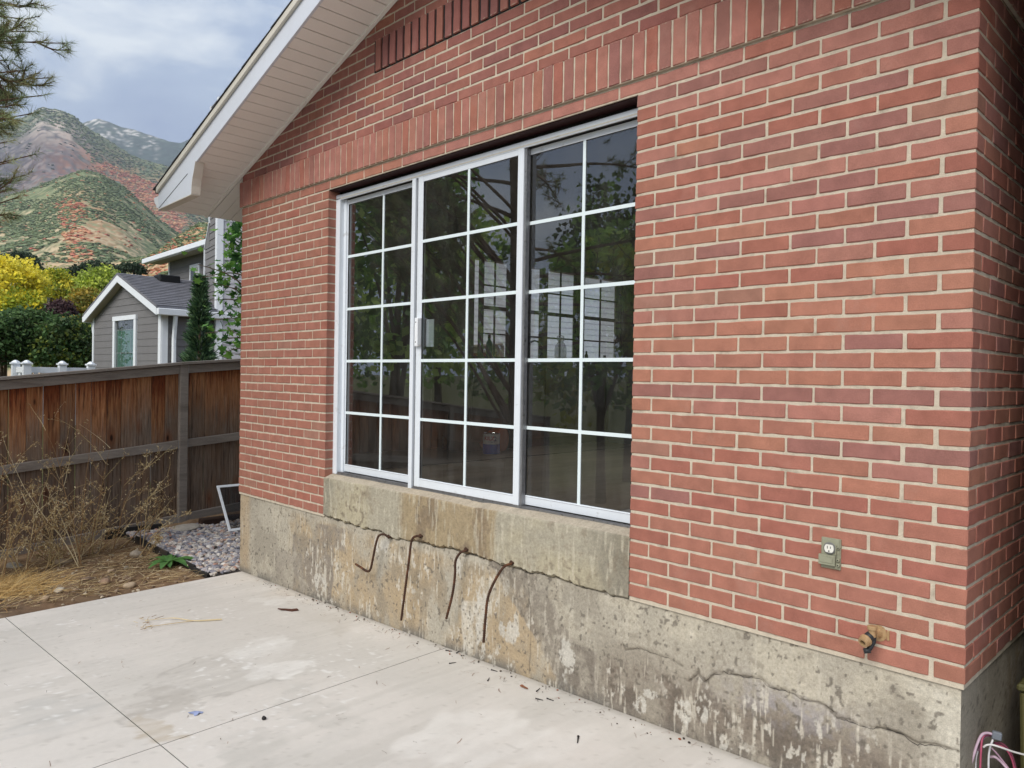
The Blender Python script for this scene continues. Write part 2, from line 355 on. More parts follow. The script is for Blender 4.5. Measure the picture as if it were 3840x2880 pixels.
def brick_mesh(lx, ly, lz, v):
    key = (round(lx, 3), round(ly, 3), round(lz, 3), v)
    if key in BM: return BM[key]
    rr = random.Random(hash(key) & 0xffff)
    bm = bmesh.new(); bmesh.ops.create_cube(bm, size=1.0)
    for q in bm.verts:
        q.co = Vector((q.co.x * lx, q.co.y * ly, q.co.z * lz)) + Vector([rr.uniform(-.0009, .0009) for _ in range(3)])
    ax = max(range(3), key=lambda i: (lx, ly, lz)[i]); le = [e for e in bm.edges if abs((e.verts[0].co - e.verts[1].co)[ax]) > .5 * (lx, ly, lz)[ax]]
    if (lx, ly, lz)[ax] > .12:
        cut = bmesh.ops.subdivide_edges(bm, edges=le, cuts=4)
        for q in cut['geom_inner']:
            if isinstance(q, bmesh.types.BMVert):
                sc_ = 1 - (rr.uniform(.0, .02) if rr.random() < .8 else rr.uniform(.03, .07)) * .06 / max(.03, min(lx, lz) if ly > .05 else .06) * .5
                q.co = Vector([q.co[i] if i == ax else q.co[i] * (sc_ if i != 1 or ax == 1 else 1 - (1 - sc_) * .5) for i in range(3)]) + Vector([rr.uniform(-.0007, .0007) for _ in range(3)])
    bmesh.ops.bevel(bm, geom=[e for e in bm.edges if e.calc_face_angle(0) > .6], offset=0.0022 + rr.uniform(0, .0014), segments=1, affect='EDGES', profile=0.5)
    for q in bm.verts: q.co += Vector([rr.uniform(-.0009, .0009) for _ in range(3)])
    me = bpy.data.meshes.new('brick'); bm.to_mesh(me); bm.free(); me.materials.append(M_BRICK); BM[key] = me; return me
bricks = []        # (centre, size, colour, facing)
def add_brick(x0, x1, y0, y1, z0, z1, col, facing='f'):
    bricks.append((((x0 + x1) / 2, (y0 + y1) / 2, (z0 + z1) / 2), (x1 - x0, y1 - y0, z1 - z0), col, facing))
h2 = JT / 2
def front_row(r, z0, z1, x_from, x_to, odd):
    """bricks between x_from (right) and x_to (left)"""
    k0 = 0.5 if odd else 0.0
    edges = [-(k0 + k) * LB for k in range(0, 27)]
    cuts = sorted({x_from, x_to, *[e for e in edges if x_to + 0.02 < e < x_from - 0.02]}, reverse=True)
    for a, b in zip(cuts[:-1], cuts[1:]):
        xa = a - (h2 if a != x_from else 0); xb = b + (h2 if b != x_to else 0)
        if xa - xb < 0.02: continue
        if roofz((xa + xb) / 2) + 0.07 < z0: continue
        if a == x_from and x_from == 0.0:           # corner bricks run round to the side
            if odd: add_brick(-WB, 0, 0, LB - JT, z0, z1, bcol(r, 0, 'front'), 'c')
            else: add_brick(-(LB - JT), 0, 0, WB, z0, z1, bcol(r, 0, 'front'), 'c')
        else: add_brick(xb, xa, 0, WB, z0, z1, bcol(r, xa, 'front'))
for r in range(1, 37):
    z0, z1 = (r - 1) * CO + 0.0054, r * CO - 0.0054; odd = r % 2 == 1
    if r == 36: front_row(r, z0, z1, 0.0, WX0, odd)
    else: front_row(r, z0, z1, 0.0, JR, odd); front_row(r, z0, z1, JL, WX0, odd)
    y = (LB if odd else WB + JT)
    while y < 3.4:
        add_brick(-WB, 0, y, y + LB - JT, z0, z1, bcol(r, 0, 'side'), 's'); y += LB
VX0, VX1, VZ0, VZ1 = -3.578, -1.958, ZS1 + 6 * CO, ZS1 + 6 * CO + 0.213
for i in range(16):
    z0 = ZS1 + i * CO + 0.0056; z1 = z0 + HB; odd = i % 2 == 0
    if VZ0 - .02 < (z0 + z1) / 2 < VZ1:
        front_row(37 + i, z0, z1, 0.0, VX1, odd); front_row(37 + i, z0, z1, VX0, WX0, odd)
    else: front_row(37 + i, z0, z1, 0.0, WX0, odd)
    y = LB if odd else WB + JT
    while y < 3.4 and i < 1: add_brick(-WB, 0, y, y + LB - JT, z0, z1, bcol(37, 0, 'side'), 's'); y += LB
def visarea(b):
    c_ = np.array(b[0]); n = np.array([0, -1.0, 0]) if b[3] != 's' else np.array([1.0, 0, 0])
    c_ = c_ + n * 0.05; d = c_ - CAM; z = d @ Fv
    if z < .2: return 0
    u, w = 1920 + FPX * (d @ Rv) / z, 1440 - FPX * (d @ Uv) / z
    if not (-80 < u < 3900 and -60 < w < 2940): return 0
    lh = (b[1][0] if b[3] != 's' else b[1][1]) * b[1][2]
    if b[0][2] > roofz(b[0][0]): return 0
    return lh * max(0, -(d @ n)) / np.linalg.norm(d) ** 3
order = sorted(range(len(bricks)), key=lambda i: -visarea(bricks[i]))
single = set(order[:300]); rest = [i for i in range(len(bricks)) if i not in single]
for i in single:
    c_, s_, col, _ = bricks[i]
    o = bpy.data.objects.new('brick', brick_mesh(*s_, random.randrange(4))); COL.objects.link(o); o.parent = wall_o
    o.location = Vector(c_) + Vector((random.uniform(-.0008, .0008), random.uniform(-.0012, .0004), random.uniform(-.0008, .0008)))
    o.rotation_euler = (random.uniform(-.004, .004), random.uniform(-.0035, .0035), random.uniform(-.003, .003)); o.color = (*col, 1)
def merge_bricks(idx, name, parent):
    V, F, C, n = [], [], [], 0
    for i in idx:
        c_, s_, col, _ = bricks[i]; me = brick_mesh(*s_, random.randrange(4))
        co = np.array([q.co for q in me.vertices]) + np.array(c_) + np.array([0, random.uniform(-.0012, .0004), 0])
        for p in me.polygons: F.append([q + n for q in p.vertices])
        V.append(co); C.append(np.repeat(np.array([col]), len(co), 0)); n += len(co)
    me = bpy.data.meshes.new(name); me.from_pydata(np.concatenate(V).tolist(), [], F); me.update()
    at = me.color_attributes.new('Col', 'FLOAT_COLOR', 'POINT'); A = np.ones((n, 4), np.float32); A[:, :3] = np.concatenate(C); at.data.foreach_set('color', A.ravel())
    me.materials.append(M_BRICKV); o = bpy.data.objects.new(name, me); COL.objects.link(o); o.parent = parent; tag(o, kind='stuff'); return o
merge_bricks(rest, 'far_bricks', wall_o)

# soldier course, standing 16 mm proud of the wall and carried round both corners
PR = 0.016; SW = LB / 3
sol = MB(); sol.box(WX0 - PR + 0.004, PR - 0.004, -PR + 0.0045, -0.0005, ZS0 + 0.004, ZS1 - 0.004); sol.box(0.0, PR - .0045, 0.0, 3.3, ZS0 + .004, ZS1 - .004)
sol_o = sol.build('soldier_course', M_MORTAR, house)
def upright(name, x0, x1, y0, y1, z0, z1, col, parent):
    o = bpy.data.objects.new(name, brick_mesh(x1 - x0, y1 - y0, z1 - z0, random.randrange(5))); COL.objects.link(o); o.parent = parent
    o.location = ((x0 + x1) / 2, (y0 + y1) / 2 + random.uniform(-.0015, .0005), (z0 + z1) / 2); o.rotation_euler = (0, random.uniform(-.003, .003), 0); o.color = (*col, 1)
x = PR; k = 0
while x > WX0 - PR + 0.02:
    a = max(x - SW, WX0 - PR)
    upright('soldier_brick', a + (0.005 if a > WX0 - PR else 0), x - (0.0045 if k else 0), -PR, 0.08, ZS0 + 0.006, ZS1 - 0.002, bcol(0, x, 'soldier'), sol_o)
    x = a; k += 1
y = 0.085
for k in range(14):
    upright('soldier_brick', -0.06, PR, y + .005, y + SW - .005, ZS0 + .006, ZS1 - .002, bcol(0, 0, 'soldier'), sol_o); y += SW
# gable vent: uprights over a dark sheet that stands for the slots' shade
vb = MB(); vb.box(VX0 - .002, VX1 + .002, -.0005, 0.0028, VZ0 - .002, VZ1 + .002)
vent_o = vb.build('gable_vent', M_DARK, house)
x = VX0 + 0.022
while x < VX1 - .03:
    upright('upright_brick', x, x + 0.058, -0.011, .08, VZ0 + .004, VZ1 - .003, bcol(40, x, 'front'), vent_o); x += 0.0805

# ------------------------------------------------------------------ foundation, with its stains, lime and cracks
def poly(pts, conv, y=0.012): return np.array([pxY(*conv(*q), y)[[0, 2]] for q in pts])
cB = lambda a, b: (1100 + a / 1.7015, 1700 + b / 1.7015)
cC = lambda a, b: (1900 + a / 1.58, 1980 + b / 1.58)
cD = lambda a, b: (2800 + a / 1.6933, 1900 + b / 1.6933)
crackA = poly([(200, 400), (330, 440), (400, 465), (525, 490), (600, 520), (650, 545), (740, 550), (850, 575), (1000, 610), (1090, 630), (1200, 665), (1330, 710), (1400, 722), (1480, 755), (1600, 770), (1750, 820), (1880, 860), (2100, 915), (2140, 930)], cB)
crackB = np.concatenate([poly([(690, 690), (700, 722), (800, 715), (870, 745), (960, 770), (1040, 820)], cC)])
crackC = poly([(1075, 910), (1130, 870), (1138, 835), (1140, 872), (1175, 915), (1230, 865), (1290, 855), (1400, 880), (1500, 890), (1560, 945), (1650, 960), (1700, 985), (1760, 1020), (1850, 1035), (1950, 1100)], cC)
crackD = poly([(500, 1265), (575, 1345), (635, 1352), (740, 1395), (880, 1410), (980, 1440), (1080, 1500), (1200, 1510), (1365, 1560)], cD)
crackE = poly([(1500, 860), (1510, 1000), (1513, 1200), (1505, 1400)], cB)      # form-board seam
def pdist(X, Z, P):
    d = np.full(X.shape, 9.0)
    for a, b in zip(P[:-1], P[1:]):
        ab = b - a; t = np.clip(((X - a[0]) * ab[0] + (Z - a[1]) * ab[1]) / (ab @ ab + 1e-12), 0, 1)
        d = np.minimum(d, np.hypot(X - a[0] - t * ab[0], Z - a[1] - t * ab[1]))
    return d
def rgb(r, g, b): return np.array(S(r, g, b, 0.95))
def conc_color(X, Z, seed=3):
    """colour of the old footing: tan iron stain, grey cement, dark damp, lime splashes (all fixed to the wall)"""
    X0, Z0 = X, Z
    X = X0 + .07 * (fbm(X0 * 7, Z0 * 7, seed + 1, 5, .6) - .5); Z = Z0 + .06 * (fbm(X0 * 7 + 9, Z0 * 7, seed + 2, 5, .6) - .5)
    n1, n2, n3, n4 = fbm(X * 2.2, Z * 2.2, seed), fbm(X * 7, Z * 5, seed + 9, 6, .6), fbm(X0 * 26, Z0 * 22, seed + 21, 5, .65), fbm(X0 * 70, Z0 * 60, seed + 23, 3, .7)
    C = np.ones(X.shape + (3,)) * rgb(178, 169, 150)
    C = mixc(C, rgb(152, 143, 126), sstep(.44, .60, n1) * .8); C = mixc(C, rgb(194, 184, 162), sstep(.52, .66, n2) * .7); C = mixc(C, rgb(128, 116, 98), sstep(.56, .66, n3 * .5 + n2 * .5) * .45)
    tan = sstep(-4.72, -4.60, X) * (1 - sstep(-2.22, -2.14, X + .62 * Z)) * sstep(-.02, -.10, Z)
    C = mixc(C, rgb(182, 154, 110), tan * sstep(.36, .56, n1 * .5 + n2 * .5) * .85); C = mixc(C, rgb(146, 128, 100), tan * sstep(.55, .68, fbm(X * 9, Z * 4, seed + 60, 5, .6)) * .7)
    C = mixc(C, rgb(180, 152, 112), (1 - sstep(-5.40, -5.30, X)) * sstep(.2, .5, n2) * .8)                    # rusty left corner
    def slab_patch(x0, x1, z0, z1, col, a_):
        nonlocal C
        m_ = sstep(x0, x0 + .02, X) * (1 - sstep(x1 - .02, x1, X)) * sstep(z0, z0 + .02, Z) * (1 - sstep(z1 - .02, z1, Z)); C = mixc(C, col, np.clip(m_ * a_ * (.10 + 1.15 * sstep(.28, .64, n2 * .45 + n3 * .55)), 0, .9))
    slab_patch(-4.62, -4.02, -.70, -.20, rgb(128, 117, 106), .85); slab_patch(-4.30, -3.86, -.24, -.06, rgb(130, 118, 106), .8); slab_patch(-4.9, -4.5, -.75, -.36, rgb(140, 130, 118), .6)
    q = X + 1.05 * Z; band = sstep(-2.42, -2.39, q) * (1 - sstep(-2.08, -2.02, q + .12 * (n2 - .5))) * sstep(-2.42, -2.36, X); C = mixc(C, rgb(122, 111, 98), np.clip(band * (.05 + 1.0 * sstep(.3, .62, n2 * .5 + n3 * .5)), 0, .85)); C = mixc(C, rgb(188, 178, 160), band * sstep(.58, .68, fbm(X0 * 40, Z0 * 16, seed + 44, 4, .6)) * .6)
    slab_patch(-1.86, -1.60, -.60, -.30, rgb(112, 101, 90), .9); slab_patch(-2.62, -2.46, -.66, -.26, rgb(204, 197, 182), .75)
    rt = sstep(-1.62, -1.48, X); low = sstep(-.16, -.36, Z + .16 * (n2 - .5))
    C = mixc(C, rgb(124, 109, 94), rt * low * (0.30 + .7 * sstep(.36, .58, n2))); C = mixc(C, rgb(84, 70, 59), rt * low * sstep(.50, .60, n2 * .55 + n3 * .45) * .85)
    C = mixc(C, rgb(160, 154, 158), rt * np.exp(-(((X + .62) / .26) ** 2 + ((Z + .27) / .09) ** 2)) * sstep(.38, .58, n3) * .8)      # bluish bloom
    C = mixc(C, rgb(196, 186, 163), rt * sstep(-.30, -.16, Z) * sstep(.44, .58, n2) * .6); C = mixc(C, rgb(146, 136, 118), rt * sstep(-.30, -.2, Z) * sstep(.56, .66, n3) * .6)
    corner = sstep(-.20, -.05, X + .2 * (n2 - .5)) * sstep(-.9, -.25, Z) * (1 - sstep(-.06, .0, Z)); C = mixc(C, rgb(214, 207, 188), corner * (0.2 + 1.0 * n3))
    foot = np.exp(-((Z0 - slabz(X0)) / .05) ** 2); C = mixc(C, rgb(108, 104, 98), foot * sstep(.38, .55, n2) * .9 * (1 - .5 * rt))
    dr = fbm(X0 * 60, Z0 * 7, seed + 40, 3, .6); lime = sstep(.60, .74, dr) * sstep(.38, .58, n2) * (tan + rt * low * .8 + .35); C = mixc(C, rgb(212, 203, 184), np.clip(lime, 0, .7))
    sp_ = sstep(.62, .70, fbm(X0 * 34, Z0 * 18, seed + 43, 4, .6)) * sstep(.42, .6, n2) * (tan * .9 + rt * low); C = mixc(C, rgb(216, 209, 194), np.clip(sp_, 0, .75))
    for (a, b, rx, rz) in LIME:
        g_ = np.exp(-(((X - a) / rx / 1.25) ** 2 + ((Z - b) / rz / 1.25) ** 2)) * (.12 + 1.35 * sstep(.28, .70, fbm(X0 * 24, Z0 * 11, seed + 77, 5, .68))); C = mixc(C, rgb(208, 203, 191), np.clip(sstep(.34, .56, g_) * (.40 + .9 * n4), 0, .85))
    pit = sstep(.72, .78, fbm(X0 * 55, Z0 * 50, seed + 70, 2)); C = mixc(C, rgb(84, 75, 65), pit * .75)
    C *= (0.84 + .20 * n3 + .12 * n4)[..., None]
    C = C * .80 + rgb(172, 163, 146) * .20; g_ = C.mean(-1, keepdims=True); return C * .80 + g_ * np.array([1.02, 1.0, .95]) * .20
def slabz(x): return -0.672 + 0.0272 * (np.asarray(x, float) + 5.48)
LIME = [tuple(pxY(*q, .012)[[0, 2]]) + (a, b) for q, a, b in [(cB(560, 570), .07, .05), (cB(1200, 1060), .05, .17), (cB(1380, 1120), .06, .07), (cB(170, 830), .07, .06), (cB(1740, 1310), .05, .08),
        (cC(870, 1000), .04, .02), (cC(1055, 1090), .03, .045), (cC(1175, 1100), .015, .03), (cC(1740, 1365), .025, .02), (cC(790, 1050), .035, .035), (cB(1060, 740), .03, .05), (cC(1310, 1310), .025, .015), (cC(1465, 1090), .01, .012)]]
NFX, NFZ = 1240, 170
fx = np.linspace(WX0 + 0.012, -0.012, NFX); fz = np.linspace(-0.80, -0.002, NFZ)
X, Z = np.meshgrid(fx, fz)
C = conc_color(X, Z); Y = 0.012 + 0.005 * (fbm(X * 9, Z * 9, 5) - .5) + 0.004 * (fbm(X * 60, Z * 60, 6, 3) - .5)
for P, wd, dp in ((crackB, .004, .006), (crackC, .004, .008), (crackD, .004, .008), (crackE, .004, .003)):
    wob = 0.006 * (fbm(X * 30, Z * 30, 77, 3) - .5)
    d = pdist(X + wob, Z + wob, P); k = np.exp(-(d / wd) ** 2) * (0.35 + .65 * sstep(.2, .5, vn(X * 12, Z * 12, 8)))
    Y += dp * k
    if P is not crackE: Y -= .004 * np.exp(-(d / .03) ** 2) * sstep(.0, .02, Z - np.interp(X, np.sort(P[:, 0]), P[np.argsort(P[:, 0]), 1]))
    C = mixc(C, rgb(86, 78, 68), np.clip(k * .6, 0, .5))
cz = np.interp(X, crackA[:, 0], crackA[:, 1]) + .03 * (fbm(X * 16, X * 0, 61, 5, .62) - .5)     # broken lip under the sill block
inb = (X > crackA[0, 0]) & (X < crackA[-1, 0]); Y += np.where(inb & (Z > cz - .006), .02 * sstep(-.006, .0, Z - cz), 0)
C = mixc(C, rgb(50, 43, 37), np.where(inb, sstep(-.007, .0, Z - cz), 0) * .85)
spall = sstep(.62, .74, fbm(X * 6, Z * 6, 91, 4)) * sstep(-.16, -.04, X) ; Y += .008 * spall
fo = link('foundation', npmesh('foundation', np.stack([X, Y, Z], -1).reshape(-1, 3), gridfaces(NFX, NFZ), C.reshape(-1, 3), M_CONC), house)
ys = np.linspace(0.012, 3.4, 160); Y2, Z2 = np.meshgrid(ys, fz[::2])
C2 = conc_color(Y2 * .8 - 5.2, Z2, 31) * .9
X2 = -0.012 - .004 * (fbm(Y2 * 9, Z2 * 9, 15) - .5)
link('foundation_return', npmesh('foundation_return', np.stack([X2, Y2, Z2], -1).reshape(-1, 3), gridfaces(160, len(fz[::2])), C2.reshape(-1, 3), M_CONC), fo)
def crack_line(P, wmax, seed):
    rr = random.Random(seed); Q = []
    for a, b in zip(P[:-1], P[1:]):
        n_ = max(2, int(np.linalg.norm(b - a) / .012))
        for i in range(n_): t = i / n_; Q.append(a + (b - a) * t + np.array([rr.gauss(0, .0022), rr.gauss(0, .0028)]))
    Q.append(P[-1]); m = MB(); k = len(Q); Wd = [wmax * rr.uniform(.25, 1.0) * min(1, 3 * i / k + .1, 3 * (k - 1 - i) / k + .1) for i in range(k)]
    yq = [float(np.min(Y[max(0, np.searchsorted(fz, q[1]) - 2):np.searchsorted(fz, q[1]) + 2, np.clip(np.searchsorted(fx, q[0]), 1, NFX - 2) - 1:np.clip(np.searchsorted(fx, q[0]), 1, NFX - 2) + 2])) - .0012 for q in Q]
    V_ = [(q[0], y_, q[1] + w_) for q, w_, y_ in zip(Q, Wd, yq)] + [(q[0], y_, q[1] - w_ * .6) for q, w_, y_ in zip(Q, Wd, yq)]
    m.add(V_, [(i, i + k, i + 1 + k, i + 1) for i in range(k - 1)]); m.build('crack', M_CRACK, fo)
M_CRACK = pmat('crack_shadow', (.035, .03, .026), rough=1.0, var=.2)
crack_line(crackB, .0014, 1); crack_line(crackC, .0022, 2); crack_line(crackD, .0026, 3)
fb_ = MB(); fb_.box(WX0 + .012, -.03, .05, 9, -.86, -.012, (.25, .23, .2)); fb_.build('foundation_core', M_CONC, fo)

# concrete sill block under the window
sx = np.linspace(JL - 0.006, JR + 0.004, 600)
zc = np.interp(sx, crackA[:, 0], crackA[:, 1]) + .03 * (fbm(sx * 16, sx * 0, 61, 5, .62) - .5) - .003 + .008 * sstep(.5, .72, fbm(sx * 22, sx * 0 + 2, 69, 3))
prof = [(.03, 0.0, 0), (.004, .004, 0), (-.004, .012, 0)] + [(-.004, t, 1) for t in np.linspace(.04, .97, 60)] + [(-.001, .988, 1), (.006, 1.0, 1), (.02, 1.012, 1), (.045, 1.04, 1), (.068, 1.055, 1), (.17, 1.06, 1)]
V = np.zeros((len(prof), len(sx), 3)); ztop = .278 + .010 * (sx - JL) / (JR - JL) + .004 * (fbm(sx * 6, sx * 0 + 3, 62) - .5)
ztop = ztop - .012 * np.exp(-((sx + 2.55) / .12) ** 2) * fbm(sx * 40, sx * 0, 63)
for i, (py, t, m_) in enumerate(prof):
    V[i, :, 0] = sx; V[i, :, 2] = zc + (ztop - zc) * min(t, 1.0) + max(0, t - 1) * .38 if m_ else zc + t
    V[i, :, 1] = py + (.003 * (fbm(sx * 9, V[i, :, 2] * 9, 64) - .5) + .0015 * (vn(sx * 90, V[i, :, 2] * 90, 66) - .5) if py < .02 else 0)
Xs, Zs = V[..., 0], V[..., 2]
n1, n2, n3 = fbm(Xs * 3, Zs * 3, 81), fbm(Xs * 9, Zs * 6, 82, 6, .62), fbm(Xs * 34, Zs * 26, 83, 5, .68)
Cs = np.ones(Xs.shape + (3,)) * rgb(168, 161, 143); Cs = mixc(Cs, rgb(180, 170, 143), sstep(.45, .7, n1) * .7)
xl, xr = pxY(*cB(690, 300), 0)[0], pxY(*cB(1285, 450), 0)[0]
mid = sstep(xl - .04, xl + .05, Xs + .12 * (n2 - .5)) * (1 - sstep(xr - .02, xr + .03, Xs + .10 * (n2 - .5))); Cs = mixc(Cs, rgb(158, 140, 110), mid * .85)
Cs = mixc(Cs, rgb(134, 117, 97), mid * sstep(.5, .68, n2) * .7)
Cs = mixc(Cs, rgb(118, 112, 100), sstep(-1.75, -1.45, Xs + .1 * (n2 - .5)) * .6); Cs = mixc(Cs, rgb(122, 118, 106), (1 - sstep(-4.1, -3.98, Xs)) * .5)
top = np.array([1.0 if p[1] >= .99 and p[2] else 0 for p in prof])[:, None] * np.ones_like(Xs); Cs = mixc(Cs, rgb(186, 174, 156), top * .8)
Cs = mixc(Cs, rgb(110, 98, 84), sstep(.72, .82, vn(Xs * 45, Zs * 45, 84)) * sstep(.5, .7, n1) * .6 * (1 - top)); Cs = mixc(Cs, rgb(120, 108, 92), sstep(.56, .66, n3 * .6 + n2 * .4) * .5 * (1 - top)); Cs = mixc(Cs, rgb(196, 188, 168), sstep(.60, .72, fbm(Xs * 60, Zs * 8, 86, 3)) * .5 * (1 - top)); Cs *= (0.74 + .48 * n3)[..., None]
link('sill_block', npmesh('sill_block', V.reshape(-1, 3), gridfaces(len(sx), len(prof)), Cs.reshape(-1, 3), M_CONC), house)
fl = MB(); fl.box(JL - .006, JR + .004, .022, .15, .03, .27, (.27, .25, .2)); fl.build('sill_core', M_CONC, house)
# ------------------------------------------------------------------ lintel, sliding window
lt = MB(); lt.box(JL + .001, JR - .001, .012, .16, 35 * CO - .006, 35 * CO + .0035); lt.build('lintel', M_LINTEL, house)
lt = MB(); lt.box(JL - .05, JR + .05, .10, .17, 35 * CO - .03, 35 * CO - .0065); lt.build('lintel_packing', M_DARK, house)
FX0, FX1 = JL - .004, JR + .002; ZB, ZT = 0.300, 2.340
w = MB()                                   # outer frame, open box section
w.box(FX0, FX0 + .055, .066, .155, ZB, ZT); w.box(FX1 - .045, FX1, .066, .155, ZB, ZT)
w.box(FX0 + .055, FX1 - .045, .068, .078, ZT - .040, ZT - .002); w.box(FX0 + .055, FX1 - .045, .078, .155, ZT - .016, ZT - .002)
win = w.build('sliding_window', M_FRAME, house, bevel=.002)
w = MB(); w.box(FX0 + .003, FX1 - .003, .066, .0675, ZT - .034, ZT - .026); w.box(FX0 + .055, FX1 - .045, .084, .094, ZT - .034, ZT - .016); w.box(FX0 + .055, FX1 - .045, .118, .126, ZT - .034, ZT - .016); w.build('head_track', M_FRAME2, win, bevel=.001)
w = MB(); w.box(FX0 + .0555, FX0 + .088, .10, .154, ZB + .002, ZT - .017); w.build('side_channel', M_FRAME, win, bevel=.0015)
w = MB(); w.box(FX0 + .056, FX1 - .046, .066, .154, ZB - .008, ZB + .006)
for yy in (.072, .082, .094, .104): w.box(FX0 + .056, FX1 - .046, yy, yy + .003, ZB + .006, ZB + .017)
w.build('sill_track', M_ALU, win)
w = MB(); w.box(FX0 + .058, FX1 - .048, .098, .150, ZT - .036, ZT - .018); w.build('head_gap', M_DARK, win)
RZ = [0.374, 0.751, 1.127, 1.506, 1.888, 2.268]     # glazing lines
def sash(x0, x1, y0, y1, sl, sr, vx, name, rail_b, rail_t, mt):
    w = MB(); zb, zt = rail_b, rail_t
    w.box(x0, x0 + sl, y0, y1, zb, zt); w.box(x1 - sr, x1, y0, y1, zb, zt)
    w.box(x0 + sl, x1 - sr, y0 + .002, y1 - .002, zb + .001, RZ[0]); w.box(x0 + sl, x1 - sr, y0 + .002, y1 - .002, RZ[5], zt - .001)
    w.box(x0 + sl, x1 - sr, y0 - .001, y0 + .004, RZ[0] - .008, RZ[0] - .001)
    so_ = w.build(name, mt, win, bevel=.002)
    ym_ = (y0 + y1) / 2
    g = MB(); g.add([(x0 + sl - .004, ym_ - .006, RZ[0] - .004), (x1 - sr + .004, ym_ - .006, RZ[0] - .004), (x1 - sr + .004, ym_ - .006, RZ[5] + .004), (x0 + sl - .004, ym_ - .006, RZ[5] + .004)], [(0, 1, 2, 3)])
    gp = g.build('pane', M_GLASS, win)
    m = MB(); m.box(vx - .0095, vx + .0095, ym_ - .0105, ym_ - .0065, RZ[0], RZ[5]); m.build('muntin_bar', M_MUNTIN, win)
    for z in RZ[1:5]:
        m = MB(); m.box(x0 + sl, x1 - sr, ym_ - .0102, ym_ - .0067, z - .0095, z + .0095)
        m.build('muntin_bar', M_MUNTIN, win)
    g = MB(); g.box(x0 + sl, x0 + sl + .003, y0 + .004, ym_ - .007, RZ[0], RZ[5]); g.box(x0 + sl + .003, x1 - sr, y0 + .004, ym_ - .007, RZ[5] - .003, RZ[5]); g.build('gasket', M_DARK, win)
    return so_
sash(FX0 + .089, -3.170, .108, .136, .012, .045, -3.612, 'fixed_sash', ZB + .020, 2.302, M_FRAME)
mid_s = sash(-3.170, -2.222, .069, .097, .052, .046, -2.683, 'sliding_sash', ZB + .018, 2.302, M_FRAME)
sash(-2.262, FX1 - .046, .108, .136, .040, .030, -1.822, 'fixed_sash', ZB + .020, 2.302, M_FRAME)
w = MB(); w.box(-3.228, -3.192, .0635, .098, ZB - .004, 2.304); w.build('meeting_strip', M_FRAME, win, bevel=.002)
w = MB(); w.box(-3.191, -3.171, .082, .106, ZB + .02, 2.30); w.box(-2.2215, -2.206, .078, .107, ZB + .01, 2.30); w.build('weather_strip', M_ALU, win)
w = MB(); w.box(-3.160, -3.112, .047, .0685, 1.218, 1.400); w.box(-3.114, -3.106, .030, .060, 1.222, 1.396)
ho = w.build('pull_handle', M_WHITE, win, bevel=.003, seg=2)
w = MB(); w.box(-3.104, -3.030, .100, .106, 1.215, 1.390); w.build('finger_plate', M_MUNTIN, ho, bevel=.001)
for z in (1.245, 1.372):
    w = MB(); w.lathe((-3.146, .0468, z), (0, -1, 0), [(.004, 0), (.004, .001), (.001, .0015)], 10); w.build('screw', M_DARK, ho)

# ------------------------------------------------------------------ gable eave: soffit panels, fascia, trim, return, gutter, roof
OV = -0.43; EX = -6.275
sl_len = math.hypot(1, RS)
# soffit runs under both slopes; each panel is a strip across the overhang
sp_ = MB()
dxp = 0.096
def soffit_panel(x0, x1, y0, y1, rise=1):
    m = MB(); t = .010
    za, zb = roofz(x0) if rise else 0, roofz(x1)
    m.add([(x0 + .0035, y0, za + .0012), (x1 - .0035, y0, zb - .0012), (x1 - .0035, y1, zb - .0012), (x0 + .0035, y1, za + .0012),
           (x0 + .0035, y0, za + t), (x1 - .0035, y0, zb + t), (x1 - .0035, y1, zb + t), (x0 + .0035, y1, za + t)],
          [(0, 3, 2, 1), (4, 5, 6, 7), (0, 1, 5, 4), (1, 2, 6, 5), (2, 3, 7, 6), (3, 0, 4, 7)])
    return m
sb = MB()
for (a, b) in ((EX + .02, PEAK), (PEAK, 2 * PEAK - EX - .02)):
    sb.prism([(a, OV + .02, roofz(a) + .012), (b, OV + .02, roofz(b) + .012), (b, OV + .02, roofz(b) + .02), (a, OV + .02, roofz(a) + .02)], (0, 8.5, 0))
soffit = sb.build('soffit', M_DARK, house)
xx = EX + .02
while xx < PEAK - .01:
    x1_ = min(xx + dxp * 1.06, PEAK); soffit_panel(xx, x1_, OV + .02, -.020).build('soffit_panel', M_SOFFIT, soffit, bevel=.0015); xx = x1_
xx = PEAK
while xx < 2 * PEAK - EX - .03:
    x1_ = min(xx + dxp * 1.06, 2 * PEAK - EX - .02); soffit_panel(xx, x1_, OV + .02, -.020).build('soffit_panel', M_SOFFIT, soffit, bevel=.0015); xx = x1_
for side in (0, 1):
    y_ = .012
    e0, e1 = (EX + .02, WX0 + .02) if side == 0 else (-.02, 2 * PEAK - EX - .02)
    k = 0
    while y_ < 7.0:
        m = soffit_panel(e0, e1, y_, y_ + .1, 1); m.build('soffit_panel', M_SOFFIT, soffit, bevel=.0015); y_ += .103
